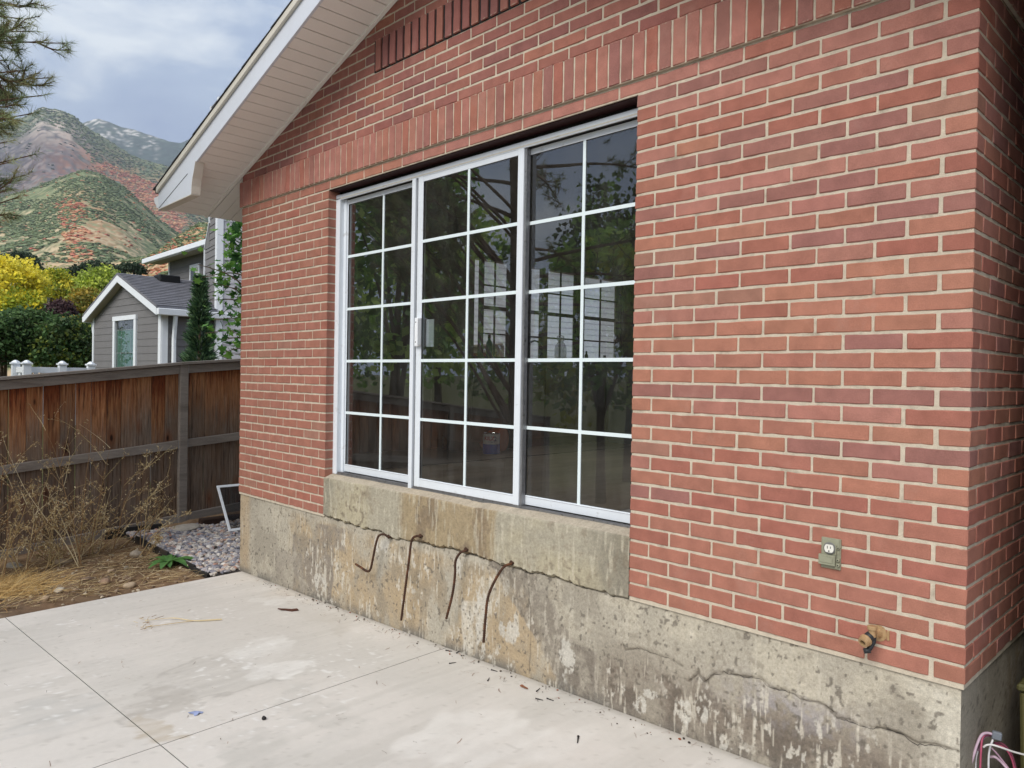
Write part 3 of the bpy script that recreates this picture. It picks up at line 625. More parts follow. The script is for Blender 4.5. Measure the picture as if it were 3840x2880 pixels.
# channel where soffit meets wall
m = MB()
for (a, b) in ((EX + .02, PEAK), (PEAK, 2 * PEAK - EX - .02)):
    m.prism([(a, -.030, roofz(a) - .012), (b, -.030, roofz(b) - .012), (b, -.030, roofz(b) + .006), (a, -.030, roofz(a) + .006)], (0, .028, 0))
m.build('soffit_channel', M_SOFFIT, house, bevel=.002)
def rake(name, mat, y0, y1, d0, d1, x_ext=0.0, bev=.002):
    m = MB()
    for s_ in (0, 1):
        a, b = (EX - x_ext, PEAK) if s_ == 0 else (PEAK, 2 * PEAK - EX + x_ext)
        m.prism([(a, y0, roofz(a) + d0), (b, y0, roofz(b) + d0), (b, y0, roofz(b) + d1), (a, y0, roofz(a) + d1)], (0, y1 - y0, 0))
    return m.build(name, mat, house, bevel=bev)
rake('fascia', M_FASCIA, OV, OV + .019, -.008, .158)
rake('rake_trim', M_TRIM, OV - .022, OV - .0005, .150, .198)
roof = MB()
for s_ in (0, 1):
    a, b = (EX - .03, PEAK) if s_ == 0 else (PEAK, 2 * PEAK - EX + .03)
    roof.prism([(a, OV - .018, roofz(a) + .160), (b, OV - .018, roofz(b) + .160), (b, OV - .018, roofz(b) + .200), (a, OV - .018, roofz(a) + .200)], (0, 9.3, 0))
roof_o = roof.build('roof', M_SHINGLE, house)
xx = EX - .06
while xx < PEAK:                                  # shingle courses, seen edge on along the rake
    x1_ = xx + .19; m = MB(); o_ = random.uniform(0, .005)
    m.prism([(xx, OV - .026 - o_, roofz(xx) + .2005), (x1_, OV - .026 - o_, roofz(x1_) + .2005), (x1_, OV - .026 - o_, roofz(x1_) + .205), (xx, OV - .026 - o_, roofz(xx) + .211)], (0, .62 + random.uniform(0, .2), 0))
    m.build('shingle', M_SHINGLE, roof_o); xx = x1_ - .045
# boxed eave return below the fascia
cE = lambda a, b: (540 + a / 4.879, 560 + b / 4.879)
ret = [(-6.255, roofz(-6.255) + .004), (-5.46, roofz(-5.46) - .004), (-5.49, 2.66), (-5.515, 2.61), (-5.53, 2.55), (-5.535, 2.484), (-6.255, 2.466)]
m = MB(); m.prism([(a, OV - .003, b) for a, b in ret], (0, .062, 0)); rt_ = m.build('eave_return', M_FASCIA, house, bevel=.002)
m = MB(); cv = [(-5.457, roofz(-5.457) - .004), (-5.487, 2.66), (-5.512, 2.61), (-5.527, 2.55), (-5.532, 2.484), (-5.536, 2.484), (-5.531, 2.55), (-5.516, 2.61), (-5.491, 2.66), (-5.461, roofz(-5.461) - .004)]
m.prism([(a, OV - .006, b) for a, b in cv], (0, .074, 0)); m.build('return_edge_strip', M_TRIM, rt_)
m = MB(); m.prism([(-6.255, OV - .008, 2.456), (-5.536, OV - .008, 2.474), (-5.536, OV - .008, 2.483), (-6.255, OV - .008, 2.465)], (0, .074, 0)); m.build('return_base_strip', M_TRIM, rt_, bevel=.002)
for (a, b) in ((-5.529, 2.51), (-5.524, 2.575), (-5.505, 2.64)):
    m = MB(); m.lathe((a + .004, OV + .03, b), (1, 0, 0), [(.004, 0), (.004, .003), (.001, .004)], 8); m.build('nail_head', M_TRIM, rt_)
m = MB(); a = np.array([-6.24, OV - .0045, 2.474]); b = np.array([-5.62, OV - .0045, roofz(-5.62) - .02]); m.tube([a, b], .0022, 5); m.build('joint_line', M_DARK, rt_)
# gutter along the low eave
prof_g = [(EX + .0, 2.60), (EX - .010, 2.60), (EX - .010, 2.515), (EX - .075, 2.508), (EX - .100, 2.545), (EX - .128, 2.560), (EX - .142, 2.600), (EX - .150, 2.600), (EX - .136, 2.552), (EX - .105, 2.536), (EX - .080, 2.50), (EX, 2.503)]
m = MB(); m.prism([(a, OV + .02, b - .01) for a, b in prof_g], (0, 8.0, 0)); gut = m.build('gutter', M_WHITE, house)
m = MB(); m.prism([(EX - .002, OV + .016, 2.592), (EX - .149, OV + .016, 2.592), (EX - .135, OV + .016, 2.545), (EX - .105, OV + .016, 2.525), (EX - .08, OV + .016, 2.49), (EX - .002, OV + .016, 2.493)], (0, .004, 0)); m.build('gutter_end_cap', M_WHITE, gut)
m = MB(); m.box(EX - .004, EX + .018, OV + .022, 8.0, 2.478, 2.625); m.build('eave_fascia', M_FASCIA, house)
m = MB(); m.box(EX + .018, EX + .030, OV + .07, 8.0, 2.470, 2.486); m.build('eave_soffit_edge', M_DARK, house)

# ------------------------------------------------------------------ the room behind the glass
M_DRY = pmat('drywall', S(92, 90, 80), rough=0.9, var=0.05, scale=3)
M_FLOOR = pmat('subfloor', S(190, 172, 154), rough=0.6, var=0.18, scale=3.5, fine=0.12, fscale=60, dirt=S(140, 122, 106), dscale=2.0, dpos=(0.5, 0.8), stretch=(1, 0.3, 1))
M_COUNTER = pmat('counter', S(62, 58, 54), rough=0.5, var=0.2, scale=20)
M_CAB = pmat('cabinet_dark', S(78, 68, 60), rough=0.6, var=0.2, scale=4)
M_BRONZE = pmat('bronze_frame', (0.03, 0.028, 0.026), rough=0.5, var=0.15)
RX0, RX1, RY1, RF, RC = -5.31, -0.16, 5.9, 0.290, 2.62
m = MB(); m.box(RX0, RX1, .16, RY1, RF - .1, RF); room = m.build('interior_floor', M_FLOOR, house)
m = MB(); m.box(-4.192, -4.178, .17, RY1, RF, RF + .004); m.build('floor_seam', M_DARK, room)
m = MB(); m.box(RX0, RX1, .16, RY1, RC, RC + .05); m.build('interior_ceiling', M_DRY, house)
m = MB(); m.box(RX0, -4.4, RY1, RY1 + .1, RF, RC); m.box(-.7, RX1, RY1, RY1 + .1, RF, RC); m.box(-4.4, -.7, RY1, RY1 + .1, 2.4, RC); m.box(RX1, RX1 + .03, .16, RY1, RF, RC)  # unseen opening added in the back wall to brighten the room
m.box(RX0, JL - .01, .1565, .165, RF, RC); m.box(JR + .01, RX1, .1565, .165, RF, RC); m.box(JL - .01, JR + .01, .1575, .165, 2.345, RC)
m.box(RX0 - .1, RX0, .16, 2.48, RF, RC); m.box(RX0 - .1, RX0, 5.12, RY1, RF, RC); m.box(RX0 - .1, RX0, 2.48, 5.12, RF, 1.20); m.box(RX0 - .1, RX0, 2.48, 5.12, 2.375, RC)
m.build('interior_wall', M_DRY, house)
kw = MB()                                          # dark bronze double-hung units over the sink
units = [(2.50, 2.62, 0.0), (2.64, 3.04, 0.0), (3.23, 3.585, 0.0), (3.665, 4.20, 0.0), (4.34, 5.06, 0.0)]
kwin = MB()
kwin.box(RX0 - .09, RX0 - .02, 2.48, 5.12, 2.30, 2.375); kwin.box(RX0 - .09, RX0 - .02, 2.48, 5.12, 1.20, 1.25)
prev = 2.48
for (a, b, _) in units: kwin.box(RX0 - .09, RX0 - .02, prev, a, 1.25, 2.30); prev = b
kwin.box(RX0 - .09, RX0 - .02, prev, 5.12, 1.25, 2.30)
kwo = kwin.build('kitchen_window', M_BRONZE, house)
for (a, b, _) in units[1:]:
    m = MB(); m.box(RX0 - .075, RX0 - .045, a, b, 1.765, 1.805); c_ = (a + b) / 2
    m.box(RX0 - .070, RX0 - .055, c_ - .009, c_ + .009, 1.25, 1.765); m.box(RX0 - .070, RX0 - .055, c_ - .009, c_ + .009, 1.805, 2.30)
    for z in (1.50, 2.03): m.box(RX0 - .069, RX0 - .056, a, c_ - .0095, z - .009, z + .009); m.box(RX0 - .069, RX0 - .056, c_ + .0095, b, z - .009, z + .009)
    m.build('window_grille', M_BRONZE, kwo)
    m = MB(); m.add([(RX0 - .062, a, 1.25), (RX0 - .062, b, 1.25), (RX0 - .062, b, 2.30), (RX0 - .062, a, 2.30)], [(0, 1, 2, 3)]); m.build('pane', M_GLASS, kwo)
kc = thing('kitchen_counter', 'dark kitchen counter under the bronze windows inside the room', 'counter', (-5.0, 3.8, RF))
m = MB(); m.box(RX0 + .002, -4.70, 1.9, 5.6, 1.165, 1.20); m.build('countertop', M_COUNTER, kc, bevel=.004)
m = MB(); m.box(RX0 + .003, -4.74, 1.92, 5.6, RF + .1, 1.164); cb_ = m.build('cabinet', M_CAB, kc)
m = MB(); m.box(RX0 + .003, -4.80, 1.92, 5.6, RF + .002, RF + .1); m.build('toe_kick', M_DARK, kc)
for i in range(7):
    m = MB(); m.box(-4.739, -4.722, 1.95 + i * .52, 2.44 + i * .52, RF + .13, 1.13); m.build('cabinet_door', M_CAB, kc, bevel=.003)

# clear jug, faucet and odds and ends on the counter
M_JUG = pmat('clear_plastic', (0.75, 0.80, 0.82), rough=0.12, var=0.03, spec=0.5)
_b = M_JUG.node_tree.nodes['Principled BSDF']; _b.inputs['Alpha'].default_value = 0.38
jug = thing('water_jug', 'clear plastic water jug with a handle standing on the kitchen counter', 'jug', (-5.1, 3.70, 1.2))
jx, jy = -5.08, 3.62
m = MB(); m.lathe((jx, jy, 1.201), (0, 0, 1), [(.05, 0), (.068, .01), (.07, .06), (.066, .07), (.07, .08), (.07, .16), (.064, .19), (.045, .225), (.024, .245), (.024, .27)], 18); m.build('jug_body', M_JUG, jug, smooth=True)
m = MB(); m.lathe((jx, jy, 1.471), (0, 0, 1), [(.026, 0), (.026, .018), (.02, .02)], 14); m.build('jug_cap', M_MUNTIN, jug)
m = MB(); m.tube([(jx, jy - .03, 1.44), (jx, jy - .055, 1.47), (jx, jy - .05, 1.505), (jx, jy, 1.515), (jx, jy + .05, 1.505), (jx, jy + .055, 1.47), (jx, jy + .03, 1.44)], .005, 6); m.build('jug_handle', M_MUNTIN, jug, smooth=True)
M_CHROME = pmat('chrome', (0.6, 0.6, 0.6), rough=0.15, metal=1.0, var=0.05)
fa = thing('faucet', 'chrome gooseneck faucet on the kitchen counter', 'faucet', (-5.2, 3.2, 1.2))
m = MB(); m.tube([(-5.2, 3.2, 1.2), (-5.2, 3.2, 1.36), (-5.18, 3.21, 1.42), (-5.13, 3.24, 1.44), (-5.08, 3.27, 1.42), (-5.06, 3.28, 1.37)], .012, 8); m.build('spout', M_CHROME, fa, smooth=True)
m = MB(); m.lathe((-5.2, 3.2, 1.2), (0, 0, 1), [(.028, 0), (.028, .012), (.015, .02)], 12); m.build('faucet_base', M_CHROME, fa)
def blockbottle(name, label, x, y, h, r, col):
    t = thing(name, label, 'bottle', (x, y, 1.2)); mt = pmat(name + '_plastic', col, rough=0.35, var=0.05)
    m = MB(); m.lathe((x, y, 1.201), (0, 0, 1), [(r * .9, 0), (r, .01), (r, h * .68), (r * .45, h * .8), (r * .42, h * .86)], 14); m.build('bottle_body', mt, t, smooth=True)
    m = MB(); m.lathe((x, y, 1.201 + h * .86), (0, 0, 1), [(r * .5, 0), (r * .5, h * .14)], 12); m.build('bottle_cap', M_DARK, t)
blockbottle('spray_bottle', 'teal bottle standing at the near end of the kitchen counter', -5.0, 2.42, .26, .032, S(30, 110, 130))
blockbottle('soap_bottle', 'slim black bottle to the right of the clear jug', -5.05, 4.05, .15, .022, (0.02, 0.02, 0.02))
blockbottle('dark_bottle', 'squat black bottle near the last bronze window', -5.05, 4.40, .11, .035, (0.02, 0.02, 0.022))
pt = thing('clay_pot', 'small brown plant pot on the far end of the kitchen counter', 'pot', (-5.05, 4.75, 1.2))
m = MB(); m.lathe((-5.05, 4.75, 1.201), (0, 0, 1), [(.04, 0), (.055, .07), (.06, .07), (.06, .085), (.05, .085), (.045, .05)], 16); m.build('pot_body', pmat('clay', S(140, 92, 72)), pt, smooth=True)

# paint can with its printed wrapper, and the things on the floor by it
px0 = np.array([-4.56, 2.06]); CH = .192; CR = .082
can = thing('paint_can', 'paint can with white and blue wrapper standing on the room floor', 'paint can', (*px0, RF))
def canmat():
    m_, nt, b = nodes('paint_can_wrapper'); L_ = nt.links.new
    p = vec(nt, 'object'); s_ = N(nt, 'ShaderNodeSeparateXYZ'); L_(p, s_.inputs[0])
    g = N(nt, 'ShaderNodeMath', operation='GREATER_THAN'); L_(s_.outputs['Z'], g.inputs[0]); g.inputs[1].default_value = RF + CH * .5
    x_ = N(nt, 'ShaderNodeMix', data_type='RGBA'); L_(g.outputs[0], x_.inputs['Factor']); x_.inputs[6].default_value = (*S(28, 84, 178), 1); x_.inputs[7].default_value = (*S(232, 232, 228), 1)
    L_(x_.outputs[2], b.inputs['Base Color']); b.inputs['Roughness'].default_value = .45; return m_
m = MB(); m.lathe((*px0, RF + .001), (0, 0, 1), [(CR * .98, 0), (CR, .004), (CR, CH - .004), (CR * .99, CH)], 28); m.build('can_body', canmat(), can, smooth=False)
m = MB(); m.lathe((*px0, RF + CH), (0, 0, 1), [(CR * 1.02, 0), (CR * 1.02, .006), (CR * .92, .006), (CR * .90, .001)], 28); m.build('can_rim', M_CHROME, can)
def text_on_can(txt, size, ang0, z, col, bold=False):
    mt = pmat('print_' + txt.replace(' ', '_'), col, rough=0.5, var=0.0)
    cu = bpy.data.curves.new('print', 'FONT'); cu.body = txt; cu.size = size; cu.align_x = 'CENTER'; cu.offset = .0006 if bold else 0
    to = bpy.data.objects.new('tmp', cu); COL.objects.link(to); bpy.context.view_layer.update()
    me = bpy.data.meshes.new_from_object(to); bpy.data.objects.remove(to)
    for q in me.vertices:                      # bend the flat print round the can
        a = ang0 + q.co.x / CR; q.co = Vector((px0[0] + (CR + .0012) * math.cos(a), px0[1] + (CR + .0012) * math.sin(a), z + q.co.y))
    me.materials.clear(); me.materials.append(mt); link('print', me, can)
AC = math.atan2(CAM[1] - px0[1], CAM[0] - px0[0])
text_on_can('KILZ', .050, AC - .30, RF + CH * .70, S(200, 30, 40), True)
text_on_can('2', .062, AC + .46, RF + CH * .66, S(26, 60, 120), True)
text_on_can('INTERIOR', .017, AC, RF + CH * .58, S(40, 60, 110))
bk = thing('orange_bucket', 'orange plastic bucket lying on its side behind the paint can', 'bucket', (-4.9, 2.1, RF))
M_ORANGE = pmat('orange_plastic', S(196, 92, 40), rough=0.5, var=0.08)
m = MB(); m.lathe((-4.62, 2.28, RF + .125), (-0.85, -.3, -0.02), [(.118, 0), (.122, .01), (.124, .02), (.110, .03), (.098, .30), (.09, .302)], 22); m.build('bucket_body', M_ORANGE, bk, smooth=False)
bc = thing('concrete_tube', 'tan cardboard tube with a black end lying on the room floor', 'tube', (-5.0, 1.95, RF))
m = MB(); m.lathe((-4.90, 2.08, RF + .085), (-.9, -.42, 0), [(.08, 0), (.08, .26)], 18); m.build('tube_body', pmat('cardboard', S(120, 92, 62)), bc, smooth=False)
m = MB(); m.lathe((-5.125, 1.975, RF + .085), (-.9, -.42, 0), [(.083, 0), (.083, .03), (.07, .03), (.06, .01)], 18); m.build('tube_end', M_DARK, bc)
bx_ = thing('grey_box', 'grey open-fronted box low against the cabinets at the far right', 'box', (-4.6, 4.2, RF))
M_GREYB = pmat('grey_board', S(118, 124, 122), rough=0.7, var=0.08)
m = MB(); m.box(-4.70, -4.66, 4.05, 4.75, RF + .002, .72); m.build('box_side', M_GREYB, bx_)
m = MB(); m.box(-4.66, -4.25, 4.05, 4.08, RF + .002, .69); m.box(-4.66, -4.25, 4.72, 4.75, RF + .002, .69); m.build('box_wall', M_GREYB, bx_)
m = MB(); m.box(-4.66, -4.25, 4.05, 4.75, .691, .72); m.build('box_lid', M_GREYB, bx_)
# ------------------------------------------------------------------ ground: one sheet out to the foot of the hills
def zfence(y): return np.where(np.asarray(y) < .4, -0.665 + 0.112 * np.minimum(np.asarray(y), .4), -0.62 + .08 * (np.asarray(y) - .4).clip(0, 4))
def gz(x, y):
    x = np.asarray(x, float); y = np.asarray(y, float)
    yy = np.clip(y, -14, 6); t = sstep(-5.5, -7.6, x)
    z = -0.702 * (1 - t) + zfence(yy) * t
    inside = sstep(-5.42, -5.36, x) * (1 - sstep(2.6, 3.0, x)) * sstep(-6.4, -6.0, y)
    z = z - .12 * inside - .06 * sstep(-.26, -.22, y) * sstep(-7.68, -7.62, x) * (1 - sstep(-5.5, -5.45, x))
    far = sstep(-8.2, -14, x); z = z * (1 - far) + np.minimum(z, -1.35) * far
    return z
xs = np.concatenate([[-6000, -3000, -1500, -700, -300, -120, -60, -35, -22, -15, -11, -9.4, -8.7], np.arange(-8.3, -5.30, .021), [-5.2, -4.5, -2, 0, 2.6, 3.0, 6, 15, 40, 150, 600, 2000, 6000]])
ys = np.concatenate([[-6000, -2000, -600, -200, -80, -40, -22, -14, -9, -6.4, -6.0, -5, -4, -3.3, -2.9], np.arange(-2.6, 2.2, .026), [2.6, 3.5, 5, 6, 9, 14, 22, 40, 90, 250, 800, 2500, 6000]])
X, Y = np.meshgrid(xs, ys); Z = gz(X, Y)
den = sstep(-8.4, -8.2, X) * (1 - sstep(-5.36, -5.30, X)) * sstep(-2.7, -2.5, Y)
Z = Z + den * (.030 * (fbm(X * 2.5, Y * 2.5, 101) - .5) + .022 * (fbm(X * 11, Y * 11, 102) - .5) + .010 * (vn(X * 40, Y * 40, 103) - .5))
Z = Z - .02 * den * (1 - sstep(.0, .12, np.abs(X + 5.46)))
n1, n2, n3 = fbm(X * 1.7, Y * 1.7, 111), fbm(X * 8, Y * 8, 112), fbm(X * 30, Y * 30, 113)
Cg = np.ones(X.shape + (3,)) * rgb(124, 100, 78); Cg = mixc(Cg, rgb(146, 122, 96), sstep(.45, .65, n2)); Cg = mixc(Cg, rgb(92, 74, 58), sstep(.5, .72, n1) * .6)
Cg = mixc(Cg, rgb(104, 92, 80), sstep(-1.35, -1.75, Y) * .55); Cg *= (0.75 + .5 * n3)[..., None]
farm = (np.abs(X) > 14) | (np.abs(Y) > 14); Cg = np.where(farm[..., None], rgb(96, 96, 60), Cg)
M_SOIL = pmat('dry_soil', rough=0.98, var=0.18, scale=25, fine=0.2, fscale=220, bump=0.9, bscale=120, src='vertex', spec=0.1)
go = link('ground', npmesh('ground', np.stack([X, Y, Z], -1).reshape(-1, 3), gridfaces(len(xs), len(ys)), Cg.reshape(-1, 3), M_SOIL)); tag(go, kind='structure')

# ------------------------------------------------------------------ concrete patio, saw-cut into panels
def xl(y): return -5.472 - 0.073 * y                   # free edge
def jx_(y): return -2.741 - 0.049 * (y + .04)          # cut running out from the wall
def jy_(x): return -1.732 + 0.0198 * (x + 5.325)       # cut parallel to the wall
def slab_color(X, Y):
    n1, n2 = fbm(X * 1.1, Y * 1.1, 201), fbm(X * 5, Y * 5, 202); st = fbm(X * 16, Y * 1.1, 203, 4); st2 = fbm(X * 55, Y * 2.5, 204, 3)
    C = np.ones(X.shape + (3,)) * rgb(200, 195, 187); C = mixc(C, rgb(212, 206, 198), sstep(.42, .62, n1) * .8)
    C = mixc(C, rgb(186, 181, 172), sstep(.50, .70, st) * .3); C = mixc(C, rgb(214, 210, 203), sstep(.55, .75, st2) * .2)
    C = mixc(C, rgb(204, 193, 178), sstep(.55, .7, fbm(X * .8 + 4, Y * .8, 206)) * .5)
    wx, wy = X + .55 * (fbm(X * 2.1, Y * 1.3, 208, 5, .6) - .5), Y + .75 * (fbm(X * 2.4 + 7, Y * 1.2, 209, 5, .6) - .5)
    def spot(cx, cy, rx, ry, col, a, rim=0.0):
        nonlocal C
        d = np.hypot((wx - cx) / rx, (wy - cy) / ry); m_ = (1 - sstep(.80, 1.0, d)) * (.30 + 1.1 * sstep(.3, .7, .5 * st + .5 * fbm(X * 14, Y * 6, 212, 4, .6)))
        C = mixc(C, col, np.clip(m_ * a, 0, .9))
        if rim: C = mixc(C, rgb(160, 155, 147), np.exp(-((d - .97) / .035) ** 2) * rim * sstep(.40, .60, fbm(X * 4, Y * 4, 213)))
    spot(-3.25, -1.18, .34, .42, rgb(186, 181, 173), .55, .5); spot(-3.40, -.80, .34, .24, rgb(220, 217, 211), .5); spot(-3.02, -.86, .12, .30, rgb(226, 223, 217), .6)
    spot(-3.10, -1.58, .22, .16, rgb(176, 170, 161), .55, .5); spot(-3.35, -1.98, .30, .22, rgb(190, 187, 181), .5, .45); spot(-2.92, -1.66, .16, .06, rgb(172, 156, 130), .6)
    spot(-2.40, -1.50, .24, .16, rgb(188, 184, 176), .5, .3); spot(-2.45, -1.0, .40, .18, rgb(192, 188, 180), .45); spot(-4.42, -.22, .24, .14, rgb(222, 219, 213), .5); spot(-1.7, -.6, .34, .34, rgb(222, 218, 211), .55); spot(-4.3, -1.3, .5, .4, rgb(214, 208, 200), .4); spot(-3.7, -.22, .4, .10, rgb(190, 184, 174), .4)
    spk = sstep(.80, .88, vn(X * 38, Y * 38, 291)) * sstep(.5, .68, fbm(X * 2 + 1, Y * 2, 292)); C = mixc(C, rgb(228, 226, 222), spk * .6)
    dk = sstep(.86, .92, vn(X * 46, Y * 46, 295)); C = mixc(C, rgb(166, 160, 150), dk * .3)
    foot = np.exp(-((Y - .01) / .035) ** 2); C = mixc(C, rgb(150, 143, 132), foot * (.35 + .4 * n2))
    C *= ((0.965 + .07 * n2) * 1.06)[..., None] * np.array([1.0, 1.0, 1.0])
    return C
base = MB(); base.box(-5.30, 2.5, -6.0, .02, -.80, -.70, (.10, .095, .09)); patio = base.build('patio', M_SLAB); tag(patio, kind='structure')
def panel(e0, e1, f0, f1, nx, ny, inset=.0024):
    """panel between x-edges e0(y), e1(y) and y-edges f0(x), f1(x)"""
    s = np.linspace(0, 1, nx); t = np.linspace(0, 1, ny); Sg, T = np.meshgrid(s, t)
    Yg = np.zeros_like(Sg) - .8; Xg = np.zeros_like(Sg)
    for _ in range(4):
        Xg = (e0(Yg) + inset) * (1 - Sg) + (e1(Yg) - inset) * Sg; Yg = (f0(Xg) + inset) * (1 - T) + (f1(Xg) - inset) * T
    Zg = slabz(Xg) + .0025 * (fbm(Xg * 1.5, Yg * 1.5, 205) - .5) + .0008 * (fbm(Xg * 40, Yg * 4, 207, 2) - .5)
    ed = np.minimum(np.minimum(Sg, 1 - Sg) * nx, np.minimum(T, 1 - T) * ny)
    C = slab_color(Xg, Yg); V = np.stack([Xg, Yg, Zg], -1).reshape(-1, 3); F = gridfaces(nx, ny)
    idx = np.concatenate([np.arange(nx), (np.arange(1, ny)) * nx + nx - 1, (ny - 1) * nx + np.arange(nx - 2, -1, -1), np.arange(ny - 2, 0, -1) * nx])
    low = np.concatenate([V[idx], V[idx] - np.array([0, 0, .1])]); n0 = len(V); k = len(idx); ar = np.arange(k)
    SF = np.stack([ar + n0, ar + n0 + k, (ar + 1) % k + n0 + k, (ar + 1) % k + n0], 1)
    me = npmesh('slab_panel', np.concatenate([V, low]), np.concatenate([F, SF[:, ::-1]]), np.concatenate([C.reshape(-1, 3), C.reshape(-1, 3)[idx] * .45, C.reshape(-1, 3)[idx] * .3]), M_SLAB)  # panel sides coloured darker so the saw cuts look shaded
    link('slab_panel', me, patio)
top = lambda x: 0.0 * x + .0085; bot = lambda x: 0 * x - 6.0; right = lambda y: 0 * y + 2.5
panel(xl, jx_, jy_, top, 230, 150); panel(jx_, right, jy_, top, 330, 120); panel(xl, jx_, bot, jy_, 150, 210); panel(jx_, right, bot, jy_, 220, 200)

def filler(f_, a, b, n_, along):
    m = MB(); P = []
    for t in np.linspace(a, b, n_):
        for o_ in (-.012, .012):
            x_, y_ = (t, float(f_(t)) + o_) if along == 'x' else (float(f_(t)) + o_, t); P.append((x_, y_, float(slabz(x_)) - .007))
    m.add(P, [(2 * i, 2 * i + 2, 2 * i + 3, 2 * i + 1) if along == 'x' else (2 * i, 2 * i + 1, 2 * i + 3, 2 * i + 2) for i in range(n_ - 1)], (.055, .05, .045)); m.build('joint_filler', M_SLAB, patio)
filler(jy_, -5.34, 2.5, 14, 'x'); filler(jx_, -6.0, 0.0, 12, 'y')
# ------------------------------------------------------------------ gravel strip, edging, stones under the fence
M_STONE = pmat('river_gravel', rough=0.8, var=0.2, scale=40, fine=0.1, fscale=300, src='vertex', spec=0.25)
def ico():
    bm = bmesh.new(); bmesh.ops.create_icosphere(bm, subdivisions=1, radius=1.0); v = np.array([q.co for q in bm.verts]); f = np.array([[q.index for q in t.verts] for t in bm.faces]); bm.free(); return v, f
IV, IF = ico()
def stones(name, P, R, cols, mat, flat=(.45, .8), kind='stuff'):
    n = len(P); k = len(IV); V = np.zeros((n, k, 3)); C = np.zeros((n, k, 3))
    for i in range(n):
        v = IV * (1 + RNG.uniform(-.28, .28, (k, 1))) * R[i] * np.array([RNG.uniform(.8, 1.35), RNG.uniform(.7, 1.1), RNG.uniform(*flat)])
        a, b = RNG.uniform(0, 6.28), RNG.normal(0, .35); ca, sa, cb__, sb__ = math.cos(a), math.sin(a), math.cos(b), math.sin(b)
        v = v @ np.array([[1, 0, 0], [0, cb__, -sb__], [0, sb__, cb__]]).T @ np.array([[ca, -sa, 0], [sa, ca, 0], [0, 0, 1]]).T
        V[i] = v + P[i]; C[i] = cols[i] * RNG.uniform(.9, 1.1)
    F = (IF[None] + (np.arange(n) * k)[:, None, None]).reshape(-1, 3)
    o = link(name, npmesh(name, V.reshape(-1, 3), F, C.reshape(-1, 3), mat, smooth=False)); return tag(o, kind=kind)
n = 5200; gx = RNG.uniform(-7.62, -5.50, n); gy = -.235 + RNG.power(.85, n) * 2.3
ok = ~((gx > -5.55) & (gy > .0)); gx, gy = gx[ok], gy[ok]
gpal = 1.2 * np.array([rgb(152, 148, 150), rgb(126, 124, 130), rgb(172, 164, 156), rgb(160, 140, 128), rgb(196, 190, 182), rgb(108, 108, 116), rgb(166, 128, 112), rgb(180, 170, 158)])
gc = gpal[RNG.choice(8, len(gx), p=[.22, .17, .18, .13, .1, .1, .04, .06])]
gzv = -.668 + .012 * RNG.random(len(gx)) + .02 * (fbm(gx * 2, gy * 2, 305) - .5) + .03 * (gy > .3) * (gy - .3)
gr = stones('gravel', np.stack([gx, gy, gzv], 1), RNG.uniform(.014, .033, len(gx)), gc, M_STONE)
tag(gr, 'grey and pink river gravel filling the strip beside the house corner', 'gravel')
gb = MB(); gb.box(-7.66, -5.49, -.232, 2.6, -.76, -.676, tuple(rgb(70, 64, 60))); gbo = gb.build('gravel_bed', M_SOIL); tag(gbo, kind='structure')
M_BLACKP = pmat('black_edging', (0.022, 0.021, 0.02), rough=0.7, var=0.3, scale=12, dirt=S(84, 70, 54), dscale=6, dpos=(.5, .8))
M_ROT = pmat('rotten_timber', S(58, 42, 34), rough=0.95, var=0.35, scale=8, bump=1.0, bscale=60, stretch=(1, .2, 1))
et = thing('garden_edging', 'black garden edging strip between bare soil and gravel', 'edging', (-6.4, -.25, -.7))
m = MB()
for i in range(6):
    a = -7.28 + i * .29; b = a + .285; z_ = -.625 - .006 * i; m.obox((a, -.262 + .004 * math.sin(i * 2.1), 0), (1, 0, 0), (0, 1, 0), (0, 0, 1), (0, b - a), (0, .022), (-.80, z_ + .003 * (-1) ** i))
m.build('edging_strip', M_BLACKP, et, bevel=.004)
bd = thing('black_board', 'black board set on edge under the fence beside the post', 'board', (-7.62, -.35, -.7)); m = MB(); m.obox((-7.66, -.42, 0), (0.10, .995, 0), (-.995, .1, 0), (0, 0, 1), (0, .56), (0, .03), (-.84, -.60)); m.build('board_body', M_BLACKP, bd, bevel=.004)
tb = thing('rotten_timber', 'dark rotting timber lying under the fence behind the screen', 'timber', (-7.5, .9, -.66)); m = MB(); m.box(-7.60, -7.50, .50, 1.7, -.70, -.585); m.build('timber_body', M_ROT, tb, bevel=.012)
def rock_mesh(seed, sx_, sy_, sz_, sub=3, rough=.16):
    bm = bmesh.new(); bmesh.ops.create_icosphere(bm, subdivisions=sub, radius=1.0); rr = random.Random(seed)
    pl = [(Vector((rr.gauss(0, 1), rr.gauss(0, 1), rr.gauss(0, 1))).normalized(), rr.uniform(.62, .92)) for _ in range(7)]
    for q in bm.verts:
        p = q.co.copy()
        for n_, d_ in pl:
            e = p.dot(n_) - d_
            if e > 0: p -= n_ * e * .8
        p *= 1 + rough * (float(fbm(p.x * 2 + seed, p.y * 2 + p.z * 1.7, seed, 3)) - .5)
        q.co = Vector((p.x * sx_, p.y * sy_, p.z * sz_))
    me = bpy.data.meshes.new('rock'); bm.to_mesh(me); bm.free(); me.polygons.foreach_set('use_smooth', [True] * len(me.polygons)); return me
M_ROCK = pmat('field_stone', rough=0.85, var=0.22, scale=18, fine=0.15, fscale=160, bump=0.5, bscale=90, src='object')
